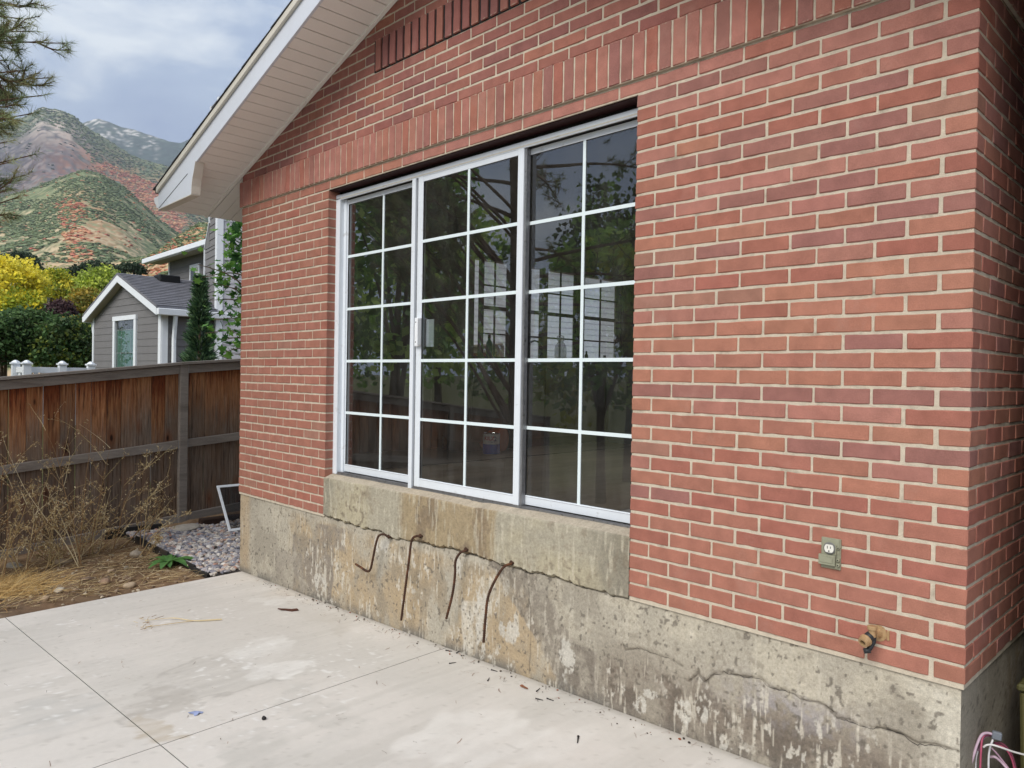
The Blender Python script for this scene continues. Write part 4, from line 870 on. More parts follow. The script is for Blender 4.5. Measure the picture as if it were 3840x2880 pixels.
def rock(label, U, V, wpx, col, flat=.55, seed=1, dz=0.0, name='rock', lift=0.3):
    q = pxZ(U, V, -.70); q = pxZ(U, V, float(gz(q[0], q[1]))); d = np.linalg.norm(q - CAM); r_ = wpx * d / FPX / 2
    o = bpy.data.objects.new(name, rock_mesh(seed, r_ * 1.05, r_ * .8, r_ * flat)); o.data.materials.append(M_ROCK); COL.objects.link(o)
    o.location = (q[0], q[1], float(gz(q[0], q[1])) + r_ * flat * lift + dz); o.rotation_euler = (random.uniform(-.15, .15), random.uniform(-.15, .15), random.uniform(0, 6)); o.color = (*S(*col), 1)
    tag(o, label, 'rock'); return o
cR = lambda a, b: (a / 3.77, 1900 + b / 3.77)
rock('rounded brown cobble on the bare soil, largest near the patio edge', *cR(1490, 1085), 46, (150, 124, 102), .62, 3)
rock('angular tan stone tilted at the patio edge', *cR(1830, 1125), 48, (176, 156, 130), .42, 5)
rock('flat dark brown stone to the left of the rounded cobble', *cR(1240, 1035), 42, (124, 104, 88), .4, 7)
rock('pale flat stone with a shadow under it, above the rounded cobble', *cR(1560, 915), 32, (188, 164, 136), .4, 9)
rock('small round tan stone on dark soil nearest the left patio corner', *cR(640, 1320), 30, (178, 154, 126), .75, 11)
rock('broken white stone half buried in the straw', *cR(830, 1195), 44, (190, 180, 162), .4, 13)
rock('large flat grey stone at the foot of the fence behind the straw', *cR(190, 835), 60, (150, 142, 128), .3, 15)
rock('long flat tan stone under the fence among the dry weeds', *cR(870, 785), 62, (168, 148, 122), .3, 17)
rock('grey boulder against the black edging', *cR(1925, 700), 40, (150, 138, 122), .75, 19)
rock('small brown pebble below the edging, nearest the gravel', *cR(1820, 1035), 26, (118, 98, 82), .6, 21)
rock('little grey pebble above the flat pale stone', *cR(1790, 875), 17, (150, 140, 124), .8, 23)
fs_ = rock('flat pale slab of broken concrete at the foot of the fence post', 480 + 760 / 3.686, 1750 + 905 / 3.686, 112, (176, 168, 156), .22, 25, dz=.03, name='flat_stone')
n = 420; qx = RNG.uniform(-7.6, -5.5, n); qy = RNG.uniform(-2.2, -.28, n); ok = qx < xl(qy) - .03; qx, qy = qx[ok], qy[ok]
pb = stones('soil_pebbles', np.stack([qx, qy, gz(qx, qy) + .004], 1), RNG.uniform(.006, .02, len(qx)), np.array([rgb(160, 140, 116), rgb(120, 102, 86), rgb(180, 166, 144), rgb(138, 116, 94)])[RNG.choice(4, len(qx))], M_STONE)
tag(pb, 'scattered small pebbles on the bare soil', 'pebbles')

# ------------------------------------------------------------------ cedar fence
def wood_mat():
    m_, nt, b = nodes('weathered_cedar'); L_ = nt.links.new
    oi = N(nt, 'ShaderNodeObjectInfo'); tcx = N(nt, 'ShaderNodeTexCoord').outputs['Object']
    off = N(nt, 'ShaderNodeVectorMath', operation='SCALE'); cmb = N(nt, 'ShaderNodeCombineXYZ'); 
    for i in range(3): L_(oi.outputs['Random'], cmb.inputs[i])
    L_(cmb.outputs[0], off.inputs[0]); off.inputs['Scale'].default_value = 37.0
    add = N(nt, 'ShaderNodeVectorMath', operation='ADD'); L_(tcx, add.inputs[0]); L_(off.outputs[0], add.inputs[1])
    def noi(sc, stretch, det=5.0, rough=.6):
        mp_ = N(nt, 'ShaderNodeMapping'); mp_.inputs['Scale'].default_value = stretch; L_(add.outputs[0], mp_.inputs['Vector'])
        n_ = N(nt, 'ShaderNodeTexNoise', Scale=sc, Detail=det, Roughness=rough, Distortion=.4); L_(mp_.outputs[0], n_.inputs['Vector']); return n_.outputs['Fac']
    def mr(x, a, b_, c_=0.0, d_=1.0):
        r_ = N(nt, 'ShaderNodeMapRange'); L_(x, r_.inputs[0])
        for i, q in enumerate((a, b_, c_, d_)): r_.inputs[i + 1].default_value = q
        return r_.outputs[0]
    def mix(f, A, B):
        x_ = N(nt, 'ShaderNodeMix', data_type='RGBA'); L_(f, x_.inputs['Factor'])
        for s_, q in ((6, A), (7, B)):
            if isinstance(q, tuple): x_.inputs[s_].default_value = (*q, 1)
            else: L_(q, x_.inputs[s_])
        return x_.outputs[2]
    def math_(op, a, b_):
        n_ = N(nt, 'ShaderNodeMath', operation=op)
        for i, q in enumerate((a, b_)):
            if isinstance(q, (int, float)): n_.inputs[i].default_value = q
            else: L_(q, n_.inputs[i])
        return n_.outputs[0]
    grain = noi(7.0, (9, 9, .5), 7.0, .7); broad = noi(2.5, (3, 3, .8)); streak = noi(5.0, (14, 14, .55), 4.0); fine = noi(30, (12, 12, .4), 3.0)
    col = mix(mr(grain, .3, .7), S(92, 78, 68), S(152, 133, 116)); col = mix(mr(broad, .4, .75), col, S(126, 98, 76))
    sx_ = N(nt, 'ShaderNodeSeparateXYZ'); L_(tcx, sx_.inputs[0]); h = math_('MULTIPLY', sx_.outputs['Z'], -1.0)       # metres below the top of the board
    rnd = math_('MULTIPLY', oi.outputs['Random'], 0.42)
    t = math_('SUBTRACT', math_('ADD', math_('MULTIPLY', streak, 0.95), rnd), h)
    warm = mr(t, -0.12, 0.34); burnt = mr(t, 0.34, 0.62)
    col = mix(math_('MULTIPLY', warm, .82), col, mix(mr(grain, .35, .65), S(146, 84, 46), S(198, 138, 88)))
    col = mix(math_('MULTIPLY', burnt, .85), col, mix(mr(fine, .4, .6), S(86, 38, 20), S(146, 68, 32)))
    # knots: stretched cells with dark hearts and an orange halo
    vo_m = N(nt, 'ShaderNodeMapping'); vo_m.inputs['Scale'].default_value = (0.0, 5.5, 2.1); L_(add.outputs[0], vo_m.inputs['Vector'])
    vo = N(nt, 'ShaderNodeTexVoronoi', Scale=1.0, Randomness=1.0); L_(vo_m.outputs[0], vo.inputs['Vector'])
    col = mix(mr(vo.outputs['Distance'], .30, .09, 0, .6), col, S(126, 70, 36)); col = mix(mr(vo.outputs['Distance'], .105, .06, 0, .9), col, S(34, 22, 17))
    col = mix(mr(streak, .54, .68, 0, .75), col, S(56, 44, 37))
    rv = math_('ADD', math_('MULTIPLY', math_('FRACT', math_('MULTIPLY', oi.outputs['Random'], 7.31), 0.0), .42), .74)
    sv = N(nt, 'ShaderNodeVectorMath', operation='SCALE'); L_(col, sv.inputs[0]); L_(math_('MULTIPLY', mr(fine, .3, .7, .80, 1.18), rv), sv.inputs['Scale'])
    L_(sv.outputs[0], b.inputs['Base Color']); b.inputs['Roughness'].default_value = .85; b.inputs['Specular IOR Level'].default_value = .2
    bp = N(nt, 'ShaderNodeBump', Strength=.6, Distance=.003); L_(grain, bp.inputs['Height']); L_(bp.outputs[0], b.inputs['Normal'])
    return m_
M_CEDAR = wood_mat()
M_RAIL = pmat('grey_rail', S(146, 136, 126), rough=0.85, var=0.16, scale=6, fine=0.15, fscale=60, bump=0.7, bscale=50, stretch=(6, 0.6, 6), dirt=S(112, 100, 90), dscale=2.5, dpos=(.5, .8))
fence = thing('cedar_fence', 'weathered brown cedar board fence with grey rails behind the weeds', 'fence', (-7.7, .37, -.69))
def fxl(y): return -7.70 + .10 * min(y - .37, 0)          # face of the rails
def ztop(y): return 1.135 + (.112 * (y - .37) if y < .37 else .085 * (y - .37))
def rail(y0, y1, d0, d1, dx=(0, -.038), name='rail'):
    m = MB(); a, b = y0, y1
    P = []
    for (yy) in (a, b):
        for (xo, dz_) in ((dx[0], d0), (dx[1], d0), (dx[1], d1), (dx[0], d1)): P.append((fxl(yy) + xo, yy, ztop(yy) - dz_))
    m.add(P, [(0, 1, 2, 3), (7, 6, 5, 4), (0, 4, 5, 1), (1, 5, 6, 2), (2, 6, 7, 3), (3, 7, 4, 0)]); m.build(name, M_RAIL, fence, bevel=.003)
posts = [-6.85, -4.45, -2.05, .37, 2.80, 5.2]
bmv = []
for v in range(4):
    mm = MB(); wd = (.141, .146, .136, .143)[v]; mm.prism([(-.009, -wd / 2, 0), (-.009, wd / 2, 0), (.004, wd / 2, 0), (.009, wd / 2 - .005, 0), (.009, -wd / 2 + .005, 0), (.004, -wd / 2, 0)], (0, 0, -1.745)); me = mm.mesh('fence_board', M_CEDAR); bmv.append(me)
for i, py_ in enumerate(posts):
    zt_ = ztop(py_); m = MB(); m.box(-.045, .045, -.045, .045, -1.95, 0.0); o = bpy.data.objects.new('post', m.mesh('post', M_RAIL)); COL.objects.link(o); o.parent = fence
    b_ = o.modifiers.new('bevel', 'BEVEL'); b_.width = .005
    o.location = Vector((fxl(py_) - .03, py_, zt_ - .032)) - fence.location
for a, b in zip(posts[:-1], posts[1:]):
    a_, b_ = a + .047, b - .047
    rail(a_, b_, .036, .126); rail(a_, b_, .855, .945); rail(a_, b_, 1.672, 1.762)
    y_ = a - .03
    while y_ < b - .05:
        v = random.randrange(4); wd = (.141, .146, .136, .143)[v]; g_ = random.choice([.001, .001, .0015, .002, .002, .003, .005]); yc = y_ + wd / 2
        o = bpy.data.objects.new('board', bmv[v]); COL.objects.link(o); o.parent = fence
        o.location = Vector((fxl(yc) - .050 + random.uniform(-.003, .003), yc, ztop(yc) - .022 + random.uniform(-.004, .002))) - fence.location
        o.rotation_euler = (random.uniform(-.004, .004), 0, -.1 if yc < .37 else 0); y_ += wd + g_
for a, b in ((-6.9, -2.05), (-2.05, .345), (.345, 5.2)): rail(a, b - .004, 0.0, .030, (.040, -.105), 'cap_board')
# metal rail brackets beside the near post
for yy, dd in ((.37 - .050, .855), (.37 - .050, 1.672), (.37 + .048, .855), (.37 + .048, 1.672), (.37 + .048, .036)):
    m = MB(); m.box(fxl(yy) - .02, fxl(yy) + .003, yy - .001, yy + .003, ztop(yy) - dd - .088, ztop(yy) - dd); m.build('rail_bracket', pmat('galvanised', (.42, .44, .46), rough=.45, metal=.6, var=.15) if 'galvanised' not in bpy.data.materials else bpy.data.materials['galvanised'], fence)

# ------------------------------------------------------------------ leaning window screen
scr = thing('window_screen', 'white framed insect screen leaning on the fence beside the house corner', 'screen', (-7.0, .9, -.64))
A0 = np.array([-6.954, .556, -.642]); up = np.array([-.316, 0.0, .445]); ul = np.linalg.norm(up); up /= ul; W_ = .85; nn = np.cross(np.array([0, 1.0, 0]), up)
m = MB(); ay = np.array([0, 1.0, 0])
m.obox(A0, ay, up, nn, (0, .028), (0, ul), (0, .011)); m.obox(A0, ay, up, nn, (W_ - .028, W_), (0, ul), (0, .011)); m.obox(A0, ay, up, nn, (.028, W_ - .028), (0, .028), (.0003, .0107)); m.obox(A0, ay, up, nn, (.028, W_ - .028), (ul - .028, ul), (.0003, .0107))
m.build('screen_frame', M_WHITE, scr, bevel=.002)
def mesh_mat():
    m_ = bpy.data.materials.new('insect_mesh'); m_.use_nodes = True; nt = m_.node_tree; nt.nodes.clear(); o_ = N(nt, 'ShaderNodeOutputMaterial')
    d_ = N(nt, 'ShaderNodeBsdfDiffuse'); d_.inputs[0].default_value = (.02, .022, .025, 1); t_ = N(nt, 'ShaderNodeBsdfTransparent'); x_ = N(nt, 'ShaderNodeMixShader')
    n_ = N(nt, 'ShaderNodeTexNoise', Scale=7.0, Detail=3.0); nt.links.new(vec(nt, 'world'), n_.inputs['Vector']); r_ = N(nt, 'ShaderNodeMapRange'); r_.inputs[1].default_value = .3; r_.inputs[2].default_value = .7; r_.inputs[3].default_value = .30; r_.inputs[4].default_value = .42
    nt.links.new(n_.outputs['Fac'], r_.inputs[0]); nt.links.new(r_.outputs[0], x_.inputs[0]); nt.links.new(d_.outputs[0], x_.inputs[1]); nt.links.new(t_.outputs[0], x_.inputs[2]); nt.links.new(x_.outputs[0], o_.inputs[0]); return m_
m = MB(); m.add([A0 + ay * a + up * b + nn * .005 for a, b in ((.02, .02), (W_ - .02, .02), (W_ - .02, ul - .02), (.02, ul - .02))], [(0, 1, 2, 3)]); m.build('screen_mesh', mesh_mat(), scr)
# ------------------------------------------------------------------ bent reinforcing bars
M_RUST = pmat('rusty_rebar', S(74, 54, 44), rough=0.9, var=0.35, scale=25, fine=0.25, fscale=180, bump=0.8, bscale=200, spec=0.2, dirt=S(132, 84, 54), dscale=18, dpos=(.5, .75))
def catmull(P, k=8):
    P = [np.asarray(q, float) for q in P]; P = [2 * P[0] - P[1]] + P + [2 * P[-1] - P[-2]]; out = []
    for i in range(1, len(P) - 2):
        for j in range(k):
            t = j / k; a, b, c_, d = P[i - 1], P[i], P[i + 1], P[i + 2]
            out.append(.5 * (2 * b + (c_ - a) * t + (2 * a - 5 * b + 4 * c_ - d) * t * t + (3 * b - a - 3 * c_ + d) * t ** 3))
    out.append(P[-2]); return out
def rebar(label, pts, offs):
    P = [pxY(*cB(*q), -o_) for q, o_ in zip(pts, offs)]; P = [P[0] + np.array([0, .06, .004])] + P
    C_ = catmull(P, 10); L_ = np.concatenate([[0], np.cumsum([np.linalg.norm(a - b) for a, b in zip(C_[1:], C_[:-1])])]); n_ = int(L_[-1] / .0042)
    C_ = np.array(C_); t = np.linspace(0, L_[-1], n_); Q = np.stack([np.interp(t, L_, C_[:, k]) for k in range(3)], 1)
    R_ = [.0070 + (.0014 if i % 3 == 0 else 0) for i in range(n_)]
    th_ = thing('rebar', label, 'rebar', pxY(*cB(*pts[-1]), 0), 'rusty bars sticking out of the foundation'); m = MB(); m.tube(Q, R_, 9); o = m.build('bar', M_RUST, th_, smooth=True)
    a = pxY(*cB(*pts[0]), .0); m = MB(); m.lathe(a + np.array([0, -.006, .004]), (0, -1, 0), [(.001, -.002), (.015, -.001), (.013, .003), (.008, .005)], 9); m.build('rust_hole', M_RUST, th_)
rebar('rusty rebar bent into a hook, leftmost below the window sill', [(612, 535), (578, 517), (545, 527), (526, 580), (510, 660), (492, 738), (470, 752), (435, 730), (397, 706)], [.012, .035, .05, .055, .055, .05, .045, .04, .035])
rebar('long straight rusty rebar hanging second from the left', [(815, 530), (783, 529), (755, 558), (738, 680), (716, 850), (688, 1065)], [.012, .035, .06, .07, .075, .08])
rebar('short rusty rebar with a bent top, third from the left', [(1105, 618), (1062, 638), (1035, 690), (1032, 770), (1015, 900), (976, 1055)], [.012, .04, .06, .065, .065, .07])
rebar('rusty rebar arching out widest, rightmost below the window sill', [(1395, 703), (1340, 728), (1282, 820), (1242, 920), (1226, 1050), (1214, 1205)], [.012, .06, .10, .12, .125, .125])

# ------------------------------------------------------------------ outdoor socket and hose tap
M_OLIVE = pmat('grey_green_cover', S(150, 150, 128), rough=0.55, var=0.08, scale=20, dirt=S(110, 108, 92), dscale=20)
M_PORC = pmat('white_receptacle', S(228, 226, 216), rough=0.3, var=0.02)
ot = thing('wall_socket', 'grey outdoor wall socket with a white receptacle on the brick wall', 'socket', (-.46, 0, .377))
ox0, ox1, oz0, oz1 = -.4965, -.4225, .3185, .4355
m = MB(); m.box(ox0, ox1, -.008, .004, oz0, oz1); m.box(ox0 + .004, ox1 - .004, -.011, -.008, oz0 + .004, oz1 - .004); m.build('cover_plate', M_OLIVE, ot, bevel=.002)
m = MB(); m.lathe((-.4625, -.0105, .397), (0, -1, 0), [(.0235, 0), (.0235, .003), (.0215, .004)], 24); m.build('gasket_ring', pmat('gasket_grey', (.16, .16, .15)), ot)
m = MB()
pr = [(-.4625 + .0178 * math.cos(a), .397 + min(max(.0195 * math.sin(a), -.0148), .0148)) for a in np.linspace(0, 2 * math.pi, 28, endpoint=False)]
m.prism([(a, -.0185, b) for a, b in pr], (0, .006, 0)); rc = m.build('receptacle', M_PORC, ot)
m = MB(); m.box(-.4695, -.4672, -.0195, -.0183, .3965, .4065); m.box(-.4578, -.4557, -.0195, -.0183, .3975, .4055); m.lathe((-.4625, -.0183, .3875), (0, -1, 0), [(.0028, 0), (.0028, .001)], 10); m.build('slot', M_DARK, rc)
m = MB(); m.box(-.500, -.437, -.024, -.013, .334, .372); m.box(-.494, -.445, -.0262, -.024, .343, .363); fl_ = m.build('flap_cover', M_OLIVE, ot, bevel=.003, seg=2)
for z_ in (.404, .3575, .338):
    m = MB(); m.lathe((-.4285, -.009, z_), (0, -1, 0), [(.0065, 0), (.0065, .008), (.005, .010)], 12); m.build('hinge_boss', M_OLIVE, ot)
    m = MB(); m.lathe((-.4285, -.019, z_), (0, -1, 0), [(.0026, 0), (.0026, .0006)], 8); m.build('screw', M_DARK, ot)
m = MB(); m.box(-.437, -.4345, -.0205, -.0112, .378, .412); m.build('hinge_bar', M_OLIVE, ot)
M_BRASS = pmat('weathered_brass', S(178, 146, 106), rough=0.4, var=0.15, scale=60, metal=0.2, spec=0.5, dirt=S(124, 92, 62), dscale=70)
M_BLK = pmat('black_lever', (.025, .027, .03), rough=0.5, var=0.1)
tp = thing('hose_tap', 'brass hose tap with a black lever on the lower brick wall', 'tap', (-.285, 0, .115))
fc = np.array([-.281, 0, .114])
m = MB(); m.lathe(fc + np.array([0, .002, 0]), (0, -1, 0), [(.029, 0), (.029, .005), (.017, .007), (.012, .016), (.011, .045)], 24); fl2 = m.build('wall_flange', M_BRASS, tp, smooth=False)
m = MB(); m.box(-.252, -.243, -.0055, .001, .096, .132); m.lathe((-.2555, -.006, .103), (0, -1, 0), [(.0036, 0), (.0036, .002)], 10); m.build('flange_ear', M_BRASS, tp, bevel=.002)
m = MB(); m.lathe((-.284, -.058, .126), (0, 0, 1), [(.0125, -.012), (.0125, .014), (.0170, .015), (.0170, .026), (.0145, .028)], 20); m.build('vacuum_cap', M_BRASS, tp)
m = MB(); m.lathe((-.287, -.045, .120), (-.26, -.87, -.42), [(.014, 0), (.017, .008), (.0185, .02), (.016, .034)], 20); m.build('tap_collar', M_BLK, tp, smooth=True)
sd = np.array([-.26, -.87, -.42]); sd /= np.linalg.norm(sd); s0 = np.array([-.287, -.045, .120]) + sd * .034
m = MB(); m.lathe(s0, sd, [(.0165, 0), (.0215, .002), (.0225, .006), (.0215, .012), (.0200, .013), (.0198, .020), (.0185, .0205), (.0185, .025), (.0105, .025), (.0102, .008), (.001, .007)], 26); m.build('spout_ring', M_BRASS, tp, smooth=False)
m = MB(); m.lathe(s0 + sd * .0095, sd, [(.0100, 0), (.0100, .0015), (.001, .0016)], 16); m.build('spout_bore', M_DARK, tp)
m = MB(); m.tube(catmull([(-.281, -.052, .112), (-.281, -.058, .092), (-.286, -.066, .076), (-.292, -.074, .066)], 5), [.010] * 6 + [.0085] * 5 + [.009] * 5, 8); m.tube([(-.284, -.072, .068), (-.304, -.082, .062)], [.0105, .010], 8); m.build('lever', M_BLK, tp, smooth=True)

# ------------------------------------------------------------------ cable bundle hanging at the side wall
cv_ = thing('cable_bundle', 'loop of pink and white cables tied up on the lower right side wall', 'cables', (.06, .22, -.6))
CW = [S(196, 170, 186), S(176, 84, 108), S(206, 206, 208), S(150, 112, 132), S(182, 150, 168), S(214, 212, 210), S(120, 60, 80)]
cQ = lambda a, b, y: pxY(3500 + a / 4.365, 2500 + b / 4.365, y)
paths = [(0, [(980, 1110, .25), (880, 1085, .24), (790, 1120, .22), (720, 1260, .20), (660, 1450, .18), (590, 1680, .17), (560, 1900, .17)]),
         (1, [(960, 1120, .26), (860, 1110, .24), (800, 1180, .22), (780, 1400, .20), (765, 1700, .19), (760, 1900, .19)]),
         (2, [(975, 1190, .25), (930, 1320, .23), (905, 1500, .22), (905, 1900, .21)]),
         (5, [(820, 1320, .20), (870, 1285, .20), (960, 1280, .21), (1100, 1320, .22), (1300, 1390, .25), (1520, 1450, .28)]),
         (3, [(960, 1130, .27), (840, 1150, .25), (770, 1300, .24), (700, 1500, .23), (680, 1900, .23)]),
         (6, [(990, 1250, .27), (1100, 1250, .28), (1210, 1330, .29), (1300, 1480, .30), (1380, 1800, .30)]),
         (4, [(950, 1330, .27), (1020, 1400, .27), (1100, 1500, .28), (1250, 1700, .28), (1350, 1900, .28)]),
         (1, [(1000, 1260, .28), (1180, 1340, .29), (1300, 1560, .30), (1360, 1900, .3)]),
         (2, [(740, 1350, .24), (700, 1480, .22), (690, 1680, .21), (700, 1900, .2)]),
         (0, [(930, 1480, .26), (1010, 1480, .26), (1120, 1570, .27), (1230, 1700, .27)])]
cmats = [pmat('cable_%d' % i, c_, rough=0.55, var=0.15, scale=60) for i, c_ in enumerate(CW)]
for ci, pth in paths:
    m = MB(); m.tube(catmull([cQ(*q) for q in pth], 7), .0036 + .0012 * (ci == 0), 7); m.build('cable', cmats[ci], cv_, smooth=True)
m = MB(); a = cQ(1030, 1125, .25); m.obox(a + np.array([-.012, -.01, -.014]), (.9, .3, -.1), (-.3, .9, 0), (.1, 0, .99), (0, .032), (0, .02), (0, .028)); m.build('cable_clamp', pmat('clamp_grey', S(120, 126, 134)), cv_, bevel=.003)
# unseen boards added to keep daylight off the right side wall
pf = thing('shade_boards', 'tall unseen boards added to shade the right side wall', 'fence', (.23, 1.5, -.6))
M_DKW = pmat('dark_stained_wood', S(70, 62, 44), rough=0.9, var=0.25, scale=5, stretch=(6, 6, .5))
for i in range(22):
    m = MB(); y_ = .20 + i * .142; m.box(.215, .235, y_, y_ + .138, -.66, 2.62 + .01 * (i % 3)); m.build('board', M_DKW, pf)
for z_ in (-.3, .7, 1.8):
    m = MB(); m.box(.236, .275, .05, 3.4, z_, z_ + .09); m.build('rail', M_DKW, pf)
for i in range(3):
    m = MB(); m.box(.01 + i * .066, .072 + i * .066, 3.36, 3.38, -.66, 2.4); m.build('board', M_DKW, pf)
bn = thing('storage_bin', 'olive plastic bin behind the cables in the right passage', 'bin', (.2, .75, -.6))
m = MB(); m.prism([(.085, .45, -.64), (.205, .45, -.64), (.205, .45, -.12), (.07, .45, -.12)], (0, .5, 0)); m.build('bin_body', pmat('olive_plastic', S(96, 92, 56), rough=.6), bn, bevel=.01)
m = MB(); m.box(.062, .212, .44, .96, -.119, -.09); m.build('bin_lid', pmat('olive_plastic_lid', S(88, 86, 52), rough=.6), bn, bevel=.008)

# ------------------------------------------------------------------ dry weeds
M_STRAW = pmat('dry_stalk', rough=0.85, var=0.12, scale=20, src='vertex', trans=0.15)
stc = [S(206, 182, 136), S(180, 152, 108), S(222, 204, 164), S(150, 118, 82), S(190, 168, 120)]
def weed(label, base, h, n, lean, seed, spread=.35, fluff=1.0, cols=stc):
    rr = random.Random(seed); base = np.asarray(base, float); t_ = thing('dry_weed', label, 'weed', base, 'dry weeds along the fence'); st = MB(); sd_ = MB()
    def stalk(p, d, L_, r_, lvl):
        P = [p]; d = d / np.linalg.norm(d)
        for i in range(7):
            d = d + np.array([rr.gauss(0, .07), rr.gauss(0, .07), rr.gauss(0, .05) - .01 * lvl]); d /= np.linalg.norm(d); P.append(P[-1] + d * L_ / 7)
        c_ = cols[rr.randrange(len(cols))]; st.tube(P, [r_ * (1 - .75 * i / 7) for i in range(8)], 4, c_)
        if lvl < 2:
            for _ in range(rr.randint(4, 7) if lvl == 0 else rr.randint(1, 3)):
                i = rr.randint(2, 7); a = rr.uniform(0, 6.28); dd = d * .6 + np.array([math.cos(a), math.sin(a), rr.uniform(.1, .7)]) * .8
                stalk(P[i], dd, L_ * rr.uniform(.18, .42), r_ * .55, lvl + 1)
        for _ in range(int((7 if lvl else 12) * fluff)):
            i = rr.uniform(2, 7); k = min(int(i), 6); q = P[k] + (P[k + 1] - P[k]) * (i - k) + np.array([rr.gauss(0, .008) for _ in range(3)]); s_ = rr.uniform(.006, .014)
            u_ = np.array([rr.gauss(0, 1) for _ in range(3)]); u_ /= np.linalg.norm(u_); w_ = np.cross(u_, [rr.gauss(0, 1) for _ in range(3)]); w_ /= np.linalg.norm(w_) + 1e-6
            sd_.add([q, q + u_ * s_ + w_ * s_ * .4, q + u_ * s_ * 2.1, q + u_ * s_ - w_ * s_ * .4], [(0, 1, 2, 3)], cols[rr.randrange(len(cols))])
    for _ in range(n):
        a = rr.uniform(0, 6.28); d = np.array([lean[0] + spread * math.cos(a), lean[1] + spread * math.sin(a), 1.0]); stalk(base + np.array([rr.gauss(0, .04), rr.gauss(0, .04), -.02]), d, h * rr.uniform(.55, 1.05), rr.uniform(.0035, .006), 0)
    tag(st.build('stalks', M_STRAW, t_), kind='stuff'); tag(sd_.build('seed_heads', M_STRAW, t_), kind='stuff')
def gp(x, y): return (x, y, float(gz(x, y)))
BR = [S(138, 92, 56), S(112, 74, 48), S(160, 116, 72)]
weed('tall dry weed with rusty brown seed heads at the left edge', gp(-7.15, -1.62), 1.15, 5, (0, .05), 1, .25, 1.6, BR + stc)
weed('dry weed with pale stalks leaning left, second from the left edge', gp(-6.95, -1.28), 1.0, 5, (-.1, -.15), 2, .35)
weed('tallest bare dry weed rising above the middle fence rail', gp(-6.85, -.86), 1.35, 4, (-.12, -.1), 3, .18)
weed('bushy dry weed with seed heads just right of the tallest stalk', gp(-7.2, -.62), 1.1, 5, (0, .05), 4, .2, 1.4)
weed('dry weed whose stalks bend right towards the fence post', gp(-7.25, -.42), .85, 4, (.15, .75), 5, .22)
weed('spindly dry weed crossing the post end of the fence', gp(-7.0, -.30), .7, 4, (.1, .5), 9, .4, 1.2)
weed('leaning dry weed with pale seed heads near the left stones', gp(-6.9, -1.48), .95, 5, (.05, .1), 41, .3, 1.6)
weed('dense brown dry weed against the fence behind the straw', gp(-7.35, -1.45), 1.2, 6, (0, 0), 42, .22, 2.0, BR + stc)
weed('upright dry weed midway along the fence foot', gp(-7.1, -1.05), .9, 5, (0, .1), 43, .28, 1.6)
weed('arching dry weed with curled bare stalks low by the rail', gp(-7.15, -.75), .6, 7, (.1, .2), 44, .7, 1.0)
weed('low tangled dry weed at the foot of the fence', gp(-7.25, -.95), .45, 9, (.1, .1), 6, .95)
weed('short dry weed in front of the black edging', gp(-6.75, -.40), .40, 3, (.2, .3), 7, .45)
weed('wiry dry weed among the flat stones near the fence', gp(-7.2, -1.9), .8, 5, (0, .2), 8, .5)
# loose straw
def blades(n, fx_, fy_, L0, L1, flat, seed, cols, r_=.0016):
    rr = random.Random(seed); m = MB()
    for _ in range(n):
        x_, y_ = fx_(rr), fy_(rr); z_ = float(gz(x_, y_)) if x_ < -5.35 else float(slabz(x_)); a = rr.uniform(0, 6.28); L_ = rr.uniform(L0, L1); d = np.array([math.cos(a), math.sin(a), rr.uniform(*flat)]); P = [np.array([x_, y_, z_ + .004])]
        for i in range(4):
            d = d + np.array([rr.gauss(0, .16), rr.gauss(0, .16), -.12 * (flat[1] > .3)]); d /= np.linalg.norm(d); q = P[-1] + d * L_ / 4; q[2] = max(q[2], z_ + .006); P.append(q)
        w_ = np.cross(d, [0, 0, 1.0]); w_ /= np.linalg.norm(w_) + 1e-6; w_ *= r_; c_ = cols[rr.randrange(len(cols))]
        V_ = [p + w_ * (1 - .2 * i) for i, p in enumerate(P)] + [p - w_ * (1 - .2 * i) + np.array([0, 0, .0012]) for i, p in enumerate(P)]
        m.add(V_, [(i, i + 1, i + 6, i + 5) for i in range(4)], c_)
    return m
gs = [S(214, 180, 118), S(198, 160, 100), S(180, 146, 94), S(226, 198, 142)]
m = blades(1900, lambda r: -6.42 + r.gauss(0, .26), lambda r: -1.62 + r.gauss(0, .20), .12, .34, (.05, .75), 11, gs, .0022)
tag(m.build('dry_grass', M_STRAW), 'mat of yellow straw lying at the left edge of the soil', 'dry grass', kind='stuff')
m = blades(2600, lambda r: r.uniform(-7.6, -5.62), lambda r: -.3 - 1.6 * r.random() ** 1.2, .05, .22, (-.02, .22), 12, stc + [S(110, 84, 58)], .0017)
tag(m.build('straw_litter', M_STRAW), 'loose straw scattered over the bare soil', 'straw', kind='stuff')
